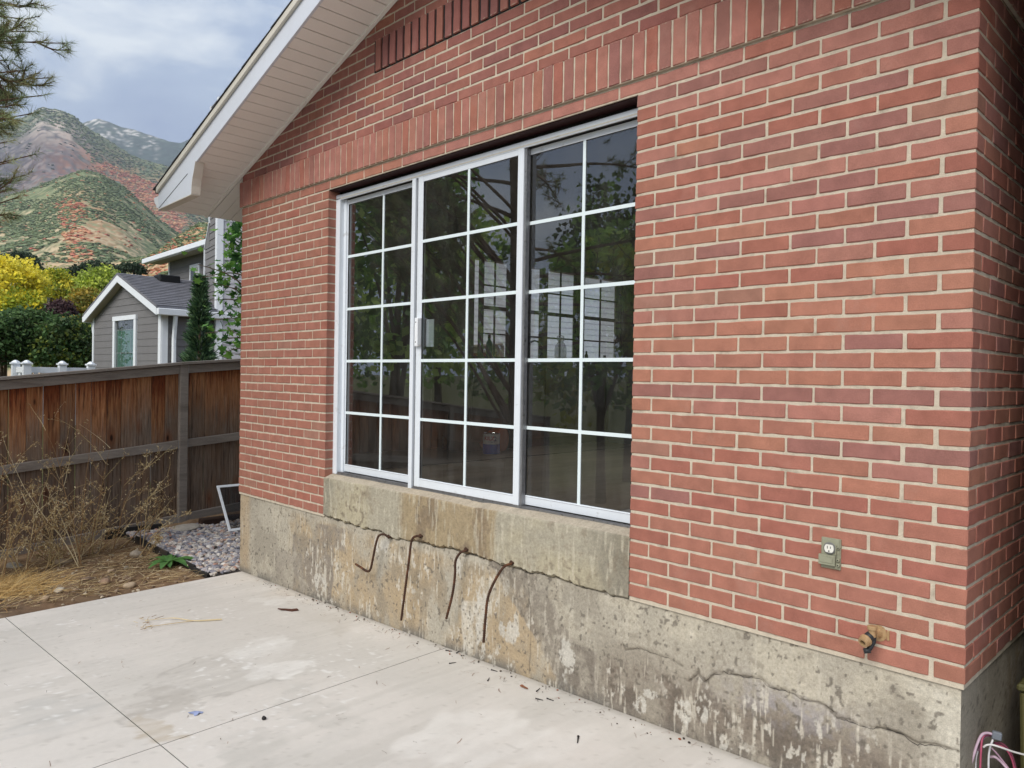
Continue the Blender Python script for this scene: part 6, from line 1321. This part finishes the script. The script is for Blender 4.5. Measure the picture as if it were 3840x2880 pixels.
q, r_ = T(320, 1195, 34, 62, 110); tree('golden_tree', 'olive gold bushy tree left of the grey gable', q, r_, -2, GLD + OLV[:1], 190, 28, .14, .16, 55, .1, group=GB)
q, r_ = T(298, 1055, 72, 46, 60); tree('dark_conifer', 'dark rounded conifer between the yellow trees and the lime tree', q, r_, -2, CON, 150, 30, .22, .22, 56, .2, group=GB)
q, r_ = T(372, 1028, 85, 70, 38); tree('dark_conifer', 'dark wide evergreen behind the apex of the grey gable', q, r_, -2, CON, 170, 26, .26, .3, 57, .2, group=GB)
q, r_ = T(75, 1005, 95, 70, 52); tree('dark_conifer', 'dark evergreen clump behind the yellow tree on the left', q, r_, -2, CON, 170, 26, .3, .34, 58, .2, group=GB)
q, r_ = T(500, 1013, 90, 45, 22); tree('dark_conifer', 'small dark evergreen peeping over the grey roof ridge', q, r_, -2, CON, 80, 24, .26, .24, 59, .2, group=GB)
q, r_ = T(228, 1205, 27, 48, 70); tree('plum_shrub', 'dark purple plum tree below the far chimney', q, r_, -2, PLUM, 130, 30, .11, .12, 60, .08, group=GB)
for i, (a, b, w_, h_, d_, cl) in enumerate([(10, 1300, 95, 120, 20, DKG), (130, 1290, 95, 120, 21, DKG), (235, 1310, 90, 105, 20.5, DKG + OLV[:1]), (325, 1330, 62, 95, 22, DKG + OLV[:2]), (70, 1230, 80, 60, 25, DKG), (270, 1250, 70, 50, 25, DKG + GLD[:1])]):
    q, r_ = T(a, b, d_, w_, h_); tree('hedge_shrub', ['dark green shrub at the left end of the hedge', 'broad dark green shrub second from the left in the hedge', 'dark green shrub in the hedge below the plum tree', 'green shrub of the hedge touching the grey gable', 'dark green shrub behind the left end of the hedge', 'mixed green shrub behind the right end of the hedge'][i], q, r_, -2, cl, 190, 34, .10, .13, 70 + i, .06, group='hedge beyond the fence', cat='shrub')
# narrow spruce against the neighbour
rng = np.random.default_rng(91); sp0 = px(748, 1340, 13.2); sp0[2] = -1.5; zt_ = px(752, 1035, 13.2)[2]; H_ = zt_ + 1.5
n = 9000; hh = rng.random(n) ** 1.25; rr_ = (.06 + .40 * (1 - hh) ** .75) * (0.55 + .45 * rng.random(n)) * (1 + .25 * np.sin(hh * 60 + rng.normal(size=n))); an = rng.random(n) * 6.283
P = np.stack([sp0[0] + rr_ * np.cos(an), sp0[1] + rr_ * np.sin(an), -1.5 + H_ * hh], 1); d = np.stack([np.cos(an), np.sin(an), .55 + .3 * rng.normal(size=n)], 1); d /= np.linalg.norm(d, axis=1, keepdims=True); sd_ = np.cross(d, rng.normal(size=(n, 3))); sd_ /= np.linalg.norm(sd_, axis=1, keepdims=True)
V = np.stack([P - d * .05 - sd_ * .016, P - d * .05 + sd_ * .016, P + d * .06 + sd_ * .006, P + d * .06 - sd_ * .006], 1); colr = np.array([lin(66, 92, 68), lin(84, 112, 80), lin(52, 74, 54), lin(104, 130, 92)])[rng.integers(0, 4, n)]
spr = thing('narrow_spruce', 'narrow blue green spruce standing against the grey house', 'tree', sp0); tag(link('crown', npmesh('crown', V.reshape(-1, 3), np.arange(n * 4).reshape(n, 4), np.repeat(colr, 4, 0), M_NEEDLE, smooth=False), spr), kind='stuff')
m = MB(); m.tube([sp0, sp0 + np.array([0, 0, H_ * .95])], [.07, .01], 7); m.build('trunk', M_BARK, spr)
# maple sapling whose leaves hang beside the house corner
mp_ = thing('maple_tree', 'green maple with star shaped leaves beside the left house corner', 'tree', (-8.9, 6.0, -1.2)); rng = np.random.default_rng(95); m = MB(); P = []; b0 = px(985, 1500, 11.5); b0[2] = -1.2
m.tube(catmull([b0, b0 + np.array([.05, 0, 1.6]), b0 + np.array([0, .1, 3.2]), b0 + np.array([-.05, 0, 4.8])], 6), np.linspace(.09, .03, 19), 7)
tips = [(740, 990), (760, 1040), (800, 1060), (845, 1075), (790, 1125), (870, 1110), (770, 1250), (800, 1200), (830, 1275), (860, 1180), (890, 1300), (880, 1330), (820, 1330), (850, 880), (880, 850), (890, 930), (870, 960), (905, 1000), (895, 1050), (840, 1320), (900, 870), (860, 1240)]
for (a, b) in tips:
    e = px(a, b, 11.2 + rng.uniform(-.5, .5)); s_ = b0 + np.array([0, 0, max(.6, e[2] + 1.2 - rng.uniform(.1, .6))]); mid_ = (s_ + e) / 2 + np.array([0, 0, .12]); cc = catmull([s_, mid_, e], 6); m.tube(cc, np.linspace(.016, .004, 13), 5)
    for k in range(18): P.append(np.array(cc[min(12, int(rng.uniform(3, 13)))]) + rng.normal(size=3) * np.array([.10, .10, .09]))
for k in range(230): P.append(px(rng.uniform(845, 1000), rng.uniform(810, 1010), 11.3 + rng.uniform(-.5, .5)))
m.build('trunk', M_BARK, mp_, smooth=True); P = np.array(P); cg = np.array([lin(62, 104, 46), lin(84, 126, 56), lin(48, 82, 40), lin(108, 146, 66)])[rng.integers(0, 4, len(P))]
V, F, C = leafmesh(P, .125, cg, rng, 'maple', 1.2); tag(link('leaves', npmesh('leaves', V, F, C, M_LEAF, smooth=False), mp_), kind='stuff')
# big pine in the yard, just left of the picture; its outer boughs hang into it
PB = np.array([-7.05, -4.75, -1.25]); pine = thing('pine_tree', 'tall pine whose boughs hang into the upper left corner', 'tree', PB); rng = np.random.default_rng(97); wood = MB(); tuftP, tuftD, tuftB = [], [], []
wood.tube(catmull([PB, PB + np.array([.06, .03, 3]), PB + np.array([-.05, .06, 7]), PB + np.array([.05, 0, 13])], 8), np.linspace(.185, .05, 25), 10)
def bough(s_, e, r0_, sag, nsub, subl, big=False):
    L_ = np.linalg.norm(e - s_); mid_ = (s_ + e) / 2 + np.array([0, 0, sag * L_]); cc = np.array(catmull([s_, mid_, e], 9)); wood.tube(cc, np.linspace(r0_, .004, len(cc)), 6); k = len(cc)
    for t in np.linspace(.7, 1.0, 7 if big else 4): w_ = cc[int(t * (k - 1))]; dd = (e - s_) / L_ + rng.normal(size=3) * (.5 if t < 1 else .1); dd /= np.linalg.norm(dd); tuftP.append(w_ + dd * .05); tuftD.append(dd); tuftB.append(big)
    for j in range(nsub):
        i = int(rng.uniform(.36, .985) ** .8 * (k - 1)); p = cc[i]; d = (cc[min(i + 1, k - 1)] - cc[max(i - 1, 0)]); d /= np.linalg.norm(d); q = d * .8 + rng.normal(size=3) * .75; q[2] = q[2] * .6 + .12; q /= np.linalg.norm(q); l_ = subl * rng.uniform(.5, 1.2) * (1.15 - .5 * i / k); e2_ = p + q * l_; m2 = (p + e2_) / 2 + np.array([0, 0, -.03]); c2_ = np.array(catmull([p, m2, e2_], 4)); wood.tube(c2_, np.linspace(.009, .004, len(c2_)), 4)
        for t in ((.3, .45, .6, .72, .84, .92, 1.0) if big else (.6, .85, 1.0)):
            w_ = c2_[int(t * (len(c2_) - 1))]; dd = q + rng.normal(size=3) * .55; dd[2] += .15; dd /= np.linalg.norm(dd); tl = rng.uniform(.05, .14); wood.tube([w_, w_ + dd * tl], [.004, .003], 3); tuftP.append(w_ + dd * tl); tuftD.append(dd); tuftB.append(big)
cP = lambda a, b: (a / 2.127, b / 2.127)
for (a, b, dp, z_, ns) in [(520, 345, 6.6, 3.6, 30), (330, 330, 6.2, 3.3, 30), (250, 250, 6.0, 3.6, 24), (120, 330, 5.8, 3.5, 26), (300, 60, 6.2, 4.3, 14), (170, 150, 6.0, 4.2, 12), (40, 40, 5.8, 4.6, 10), (390, 620, 6.4, 3.0, 20), (200, 560, 5.9, 3.0, 26), (60, 480, 5.6, 3.2, 26), (340, 760, 6.2, 2.7, 18), (150, 780, 5.8, 2.6, 26), (260, 905, 6.0, 2.4, 16), (60, 900, 5.6, 2.5, 22), (60, 1130, 5.6, 2.2, 18), (265, 1235, 6.0, 1.9, 14), (90, 1290, 5.6, 1.9, 16), (200, 1395, 5.9, 1.6, 9), (110, 1440, 5.7, 1.5, 13), (50, 1520, 5.6, 1.4, 12), (150, 1570, 5.8, 1.3, 6)]:
    e = px(*cP(a, b), dp); bough(PB + np.array([0, 0, z_]), e, .026, .06, int(ns * .85), .30, True)
for k in range(58):
    z_ = rng.uniform(2.6, 13.2); a = k * 2.399 + rng.uniform(-.3, .3); R_ = (1.1 + 2.9 * (1 - (z_ / 13.6) ** 1.5)) * rng.uniform(.65, 1.0)
    if 0.15 < (a % 6.283) < 1.5 and z_ < 6.2: continue                 # boughs towards the photograph are placed above
    e = PB + np.array([math.cos(a) * R_, math.sin(a) * R_, z_ + rng.uniform(-.25, .55)]); bough(PB + np.array([0, 0, z_]), e, .032, .05, 15, .5)
wood.build('trunk', M_BARKP, pine, smooth=True)
V, C = [], []; gcol = np.array([lin(132, 142, 96), lin(112, 124, 84), lin(150, 154, 106), lin(92, 106, 72), lin(136, 132, 90)])
for p, d, bg_ in zip(tuftP, tuftD, tuftB):
    n = 34 if bg_ else 16; L_ = .085 if bg_ else .12; w0 = .0019 if bg_ else .005
    q = d[None] * .75 + rng.normal(size=(n, 3)) * .62; q /= np.linalg.norm(q, axis=1, keepdims=True); s_ = p[None] - d[None] * rng.uniform(0, .09, (n, 1)); sdv = np.cross(q, rng.normal(size=(n, 3))); sdv /= np.linalg.norm(sdv, axis=1, keepdims=True); e = s_ + q * L_ * rng.uniform(.7, 1.15, (n, 1))
    V.append(np.stack([s_ - sdv * w0, s_ + sdv * w0, e], 1)); C.append(np.repeat((gcol[rng.integers(0, 5)] * rng.uniform(.8, 1.2, (n, 1)))[:, None, :], 3, 1))
V = np.concatenate(V); C = np.concatenate(C); tag(link('crown', npmesh('crown', V.reshape(-1, 3), np.arange(len(V) * 3).reshape(-1, 3), C.reshape(-1, 3), M_NEEDLE, smooth=False), pine), kind='stuff')
# garden trees beyond the yard, seen mirrored in the window
GRN = [lin(130, 168, 80), lin(152, 186, 90), lin(104, 142, 68), lin(176, 198, 104), lin(92, 124, 62)]
for i, (x_, y_, z_, a, h_, cl, lb) in enumerate([(-10.6, -5.2, 2.6, 1.5, 2.9, GRN, 'leafy green tree behind the pine, mirrored in the left pane'), (-13.5, -8.5, 2.4, 2.2, 3.4, GRN, 'broad green tree mirrored in the middle pane'), (-9.2, -9.4, 1.6, 1.8, 2.6, GRN[1:4] + YG[:1], 'yellow green tree mirrored low in the right pane'), (-6.2, -11.5, 2.2, 2.2, 3.2, DKG, 'dark green tree mirrored at the right jamb'), (-16.5, -5.5, 2.2, 2.0, 3.6, GRN, 'tall green tree mirrored at the left jamb'), (-10.8, -12.5, 2.6, 2.6, 3.6, DKG + GRN[:1], 'dark spreading tree far behind the pine')]):
    tree('garden_tree', lb, (x_, y_, z_), (a, a, h_), -1.6, cl, 170, 26, .17, .2, 120 + i, .13, group='garden trees out of view behind the photographer')
# ------------------------------------------------------------------ mountains: real terrain from 150 m out to 7 km
M_HILL = pmat('hillside', rough=1.0, var=0.0, src='vertex', spec=0.05)
def ang(U, V):
    """azimuth (to the left of +y) and slope of a sight line from the yard"""
    d = Fv + Rv * (U - 1920) / FPX - Uv * (V - 1440) / FPX; return math.atan2(-d[0], d[1]), d[2] / math.hypot(d[0], d[1])
c1z = lambda a, b: (a / 1.728, b / 1.728)
def ridge(pts): A = np.array(sorted([ang(*c1z(*q)) for q in pts])); return A[:, 0], A[:, 1]
# skylines, as azimuth / slope; every range stands at its own distance
far_r = ridge([(1700, 700), (1400, 830), (1250, 890), (1170, 925), (1100, 915), (1020, 890), (940, 865), (870, 838), (790, 822), (720, 795), (640, 772), (560, 785), (520, 800), (380, 850), (0, 900), (-400, 860)])
mid_r = ridge([(1700, 1330), (1500, 1290), (1300, 1180), (1100, 1085), (960, 1045), (840, 1000), (760, 950), (690, 905), (600, 850), (530, 795), (470, 745), (400, 718), (330, 706), (285, 690), (250, 700), (150, 760), (0, 800), (-300, 880)])
spur_r = ridge([(1700, 1500), (1400, 1530), (1180, 1530), (1060, 1440), (940, 1330), (800, 1210), (650, 1122), (540, 1098), (450, 1122), (330, 1172), (200, 1225), (60, 1262), (-100, 1320), (-400, 1400)])
foot_r = ridge([(1800, 1330), (1600, 1420), (1420, 1440), (1300, 1440), (1200, 1500), (1050, 1600), (950, 1660), (700, 1700), (400, 1700), (0, 1700), (-400, 1700)])
def hill(name, label, rid, d_near, d_far, relief, seed, colf, na=420, nr=150, a_ext=(0.35, 1.75), base_s=0.0, nrg=1.0):
    """terrain sheet whose crest, d_far metres out, has the given skyline; it falls towards d_near and behind the crest"""
    az = np.linspace(a_ext[0], a_ext[1], na); t = np.linspace(0, 1.18, nr); A, Tt = np.meshgrid(az, t)
    crest = np.interp(A, *rid); D = d_near + (d_far - d_near) * Tt
    Hc = crest * d_far + CAM[2]; Hn = base_s * d_near - 6
    f_ = np.where(Tt <= 1, Tt ** 1.15, 1 - (Tt - 1) * 2.2)
    X, Y = CAM[0] - np.sin(A) * D, CAM[1] + np.cos(A) * D; sc = 1.0 / d_far * 9
    nz = fbm(X * sc, Y * sc, seed, 6, .55) - .5; rg = 1 - np.abs(2 * fbm(X * sc * .7 + 5, Y * sc * .7, seed + 7, 5) - 1)
    Z = Hn + (Hc - Hn) * f_ + relief * d_far * (nz * 1.2 + (rg - .7) * .8 * nrg) * np.sin(np.clip(Tt, 0, 1) * math.pi) ** .8 + relief * d_far * .25 * (fbm(X * sc * 6, Y * sc * 6, seed + 3, 4) - .5) * np.clip(Tt * 3, 0, 1)
    C = colf(X, Y, Z, A, Tt, sc)
    o = link(name, npmesh(name, np.stack([X, Y, Z], -1).reshape(-1, 3), gridfaces(na, nr)[:, ::-1], C.reshape(-1, 3), M_HILL)); tag(o, label, None, kind='structure'); return X, Y, Z, A, Tt
def h(r, g, b, k=.92): return np.array(S(r, g, b, k))
def az_of(x): return ang(*c1z(x, 1000))[0]
def blot(A, T, ax_, t0, ra, rt): return np.exp(-(((A - az_of(ax_)) / ra) ** 2 + ((T - t0) / rt) ** 2))
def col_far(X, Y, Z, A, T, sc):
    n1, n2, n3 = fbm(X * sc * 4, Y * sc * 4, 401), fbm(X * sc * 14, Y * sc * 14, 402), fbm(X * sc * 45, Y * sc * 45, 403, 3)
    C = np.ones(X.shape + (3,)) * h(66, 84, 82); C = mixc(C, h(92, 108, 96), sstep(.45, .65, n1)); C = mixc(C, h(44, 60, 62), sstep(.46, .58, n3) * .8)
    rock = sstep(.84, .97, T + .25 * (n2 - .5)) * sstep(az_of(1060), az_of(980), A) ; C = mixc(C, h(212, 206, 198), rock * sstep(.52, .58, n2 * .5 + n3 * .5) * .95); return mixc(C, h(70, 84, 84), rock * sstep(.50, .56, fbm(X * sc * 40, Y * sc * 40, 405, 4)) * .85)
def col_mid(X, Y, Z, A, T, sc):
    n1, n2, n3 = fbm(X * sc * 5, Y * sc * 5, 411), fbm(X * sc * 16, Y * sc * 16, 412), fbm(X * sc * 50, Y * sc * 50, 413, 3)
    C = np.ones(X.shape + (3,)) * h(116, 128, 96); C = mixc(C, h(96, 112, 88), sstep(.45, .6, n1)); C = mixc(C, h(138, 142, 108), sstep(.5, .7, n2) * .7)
    rk = np.clip(blot(A, T, 150, .74, .066, .13) * 1.8, 0, 1) * sstep(.18, .42, n2 + .2 * n3); C = mixc(C, h(104, 99, 106), rk * .92); C = mixc(C, h(72, 72, 80), rk * sstep(.48, .56, n3 * .6 + n2 * .4) * .85); C = mixc(C, h(150, 141, 138), rk * sstep(.56, .66, fbm(X * sc * 30, Y * sc * 30, 417, 4, .6)) * .8); C = mixc(C, h(188, 176, 164), np.clip(blot(A, T, 420, .86, .03, .07) * 1.6, 0, 1) * sstep(.42, .6, n2))
    C = mixc(C, h(190, 182, 172), np.clip(blot(A, T, 285, .985, .012, .02), 0, 1)); C = mixc(C, h(54, 72, 68), np.clip(blot(A, T, 280, .42, .06, .12) * 1.8, 0, 1) * sstep(.35, .55, n3 * .6 + n2 * .4))
    red = np.clip(blot(A, T, 900, .62, .06, .22) * 2.0 + blot(A, T, 480, .55, .045, .05) * 1.5 + blot(A, T, 640, .62, .035, .06) * 1.6 + blot(A, T, 650, .80, .016, .03) * 1.3, 0, 1) * sstep(.40, .56, n2 * .6 + n3 * .4)
    C = mixc(C, h(182, 122, 100), red * .75); return mixc(C, h(196, 144, 110), red * sstep(.5, .7, n3) * .6)
def col_spur(X, Y, Z, A, T, sc):
    n1, n2, n3 = fbm(X * sc * 5, Y * sc * 5, 421), fbm(X * sc * 18, Y * sc * 18, 422), fbm(X * sc * 60, Y * sc * 60, 423, 3)
    C = np.ones(X.shape + (3,)) * h(138, 144, 108); C = mixc(C, h(120, 130, 94), sstep(.45, .62, n1)); tan = sstep(.44, .58, n2 * .55 + n1 * .22 + .36 * (1 - T) ** 1.3) ; C = mixc(C, h(206, 184, 150), tan * .85)
    C = mixc(C, h(84, 100, 74), sstep(.50, .58, n3) * .75); gul = np.exp(-((A - az_of(470 + 60 * 1) - .02 * np.sin(T * 9)) / .022) ** 2) * sstep(.05, .2, T) * (1 - sstep(.72, .85, T)); C = mixc(C, h(190, 146, 112), np.clip(gul * 1.2, 0, .7) * sstep(.42, .58, n3)); return C
def col_foot(X, Y, Z, A, T, sc):
    n1, n2, n3 = fbm(X * sc * 6, Y * sc * 6, 431), fbm(X * sc * 20, Y * sc * 20, 432), fbm(X * sc * 60, Y * sc * 60, 433, 3)
    C = np.ones(X.shape + (3,)) * h(202, 176, 140); C = mixc(C, h(128, 134, 92), sstep(.48, .58, n1 * .5 + n2 * .5)); C = mixc(C, h(92, 104, 76), sstep(.54, .62, n3) * .8)
    red = np.clip(blot(A, T, 1150, .75, .035, .25) * 1.6, 0, 1) * sstep(.42, .58, n2 * .5 + n3 * .5); return mixc(C, h(190, 142, 110), red * .6)
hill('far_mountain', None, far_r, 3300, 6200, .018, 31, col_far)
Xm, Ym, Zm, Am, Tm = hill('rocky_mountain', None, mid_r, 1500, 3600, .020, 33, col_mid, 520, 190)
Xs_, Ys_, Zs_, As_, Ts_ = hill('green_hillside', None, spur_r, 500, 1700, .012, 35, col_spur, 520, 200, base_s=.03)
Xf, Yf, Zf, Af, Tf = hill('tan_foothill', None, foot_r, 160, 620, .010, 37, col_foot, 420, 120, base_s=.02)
# scrub oak, maples and firs on the slopes: thousands of small crowns, uncountable from here
rng = np.random.default_rng(141)
def scrub(name, label, X, Y, Z, A, T, n, size, fn, cat, tall=1.0):
    m_ = n * 7; cols_ = np.where((A[0] > az_of(1650)) & (A[0] < az_of(-260)))[0]; rows = np.where((T[:, 0] > .03) & (T[:, 0] < 1.0))[0]
    j = rng.integers(rows[0], rows[-1], m_); i = rng.integers(cols_[0], cols_[-1], m_); u_, v_ = rng.random(m_), rng.random(m_)
    P = np.stack([(G[j, i] * (1 - u_) + G[j, i + 1] * u_) * (1 - v_) + (G[j + 1, i] * (1 - u_) + G[j + 1, i + 1] * u_) * v_ for G in (X, Y, Z)], 1)
    C = fn(A[j, i], T[j, 0], P[:, 0], P[:, 1], rng.random(m_)); ok = C[:, 0] >= 0; P, C = P[ok][:n], C[ok][:n]; n_ = len(P); k = len(IV)
    s_ = size * rng.uniform(.45, 1.35, n_); P[:, 2] += s_ * .12 * tall
    V = IV[None] * (1 + rng.uniform(-.4, .4, (n_, k, 1))) * s_[:, None, None] * np.array([1.25, 1.25, .45 * tall]) + P[:, None]; Cc = C[:, None] * rng.uniform(.8, 1.2, (n_, k, 1))
    F = (IF[None] + (np.arange(n_) * k)[:, None, None]).reshape(-1, 3); o = link(name, npmesh(name, V.reshape(-1, 3), F, Cc.reshape(-1, 3), M_HILL, smooth=False)); tag(o, label, cat, kind='stuff')
RED = np.array([h(196, 128, 106), h(200, 144, 112), h(186, 112, 98), h(206, 164, 124)]); GRS = np.array([h(120, 134, 98), h(110, 124, 92), h(134, 144, 108), h(98, 112, 86)]); FIR = np.array([h(58, 74, 70), h(68, 84, 76), h(52, 66, 64)])
pk = lambda L_, n_: L_[rng.integers(0, len(L_), n_)]
def choose(n_, *opts):
    """first mask that is true gives the palette; none gives no bush"""
    C = np.full((n_, 3), -1.0); free = np.ones(n_, bool)
    for m_, L_ in opts:
        w_ = m_ & free; 
        if L_ is not None: C[w_] = pk(L_, int(w_.sum()))
        free &= ~w_
    return C
def f_foot(a, t, x_, y_, r_):
    d_ = fbm(x_ * .03, y_ * .03, 451, 3); red = blot(a, t, 1150, .75, .045, .25); return choose(len(a), ((red > .45) & (r_ < .2), RED), ((d_ > .5) & (r_ < .8), GRS))
def f_spur(a, t, x_, y_, r_):
    d_ = fbm(x_ * .012, y_ * .012, 452, 3); c_ = az_of(530) + (az_of(340) - az_of(530)) * (t - .35); g_ = np.exp(-((a - c_) / .015) ** 2) * (t < .75) * sstep(.25, .5, fbm(x_ * .02, y_ * .02, 457, 3)); return choose(len(a), ((g_ > .45) & (r_ < .34), RED), ((g_ < .2) & (r_ < .015), RED), ((d_ > .47 + .09 * (1 - t)) & (r_ < .75), GRS))
def f_mid(a, t, x_, y_, r_):
    q = 1.15 * blot(a, t, 900, .62, .055, .22) + blot(a, t, 480, .55, .04, .045) + blot(a, t, 640, .62, .03, .05) + .8 * blot(a, t, 1250, .40, .05, .12); q = q * (.4 + 1.1 * fbm(x_ * .006, y_ * .006, 458, 3)); f_ = blot(a, t, 270, .42, .055, .12); rk = blot(a, t, 150, .74, .068, .13)
    return choose(len(a), ((f_ > .4) & (r_ < .8), FIR), ((q > .42) & (r_ < .75), RED), ((rk > .35) & (r_ < .012), FIR), (rk > .35, None), ((r_ < .40), GRS), ((r_ < .5), FIR))
scrub('foothill_scrub', 'dark scrub oak and orange maples dotting the tan foothill', Xf, Yf, Zf, Af, Tf, 5000, 1.4, f_foot, 'scrub')
scrub('hillside_scrub', 'green scrub and a gully of orange maples on the near hillside', Xs_, Ys_, Zs_, As_, Ts_, 15000, 2.3, f_spur, 'scrub')
scrub('mountain_woods', 'red maple thickets and dark firs on the rocky mountain', Xm, Ym, Zm, Am, Tm, 18000, 4.5, f_mid, 'woods', 1.1)
# the air between: thin bluish haze
hz = MB(); hz.box(-7600, 4200, -4200, 7600, -60, 1750)
m_ = bpy.data.materials.new('thin_haze'); m_.use_nodes = True; nt = m_.node_tree; nt.nodes.clear(); o_ = N(nt, 'ShaderNodeOutputMaterial'); v_ = N(nt, 'ShaderNodeVolumePrincipled'); v_.inputs['Density'].default_value = 0.00009; v_.inputs['Color'].default_value = (.80, .86, .94, 1); v_.inputs['Anisotropy'].default_value = 0.1
nt.links.new(v_.outputs[0], o_.inputs['Volume']); tag(hz.build('haze', m_), kind='stuff')
cy_ = scene.cycles
cy_.max_bounces = 7; cy_.diffuse_bounces = 3; cy_.glossy_bounces = 3; cy_.transmission_bounces = 4; cy_.transparent_max_bounces = 14; cy_.caustics_reflective = False; cy_.caustics_refractive = False
bpy.context.view_layer.update()
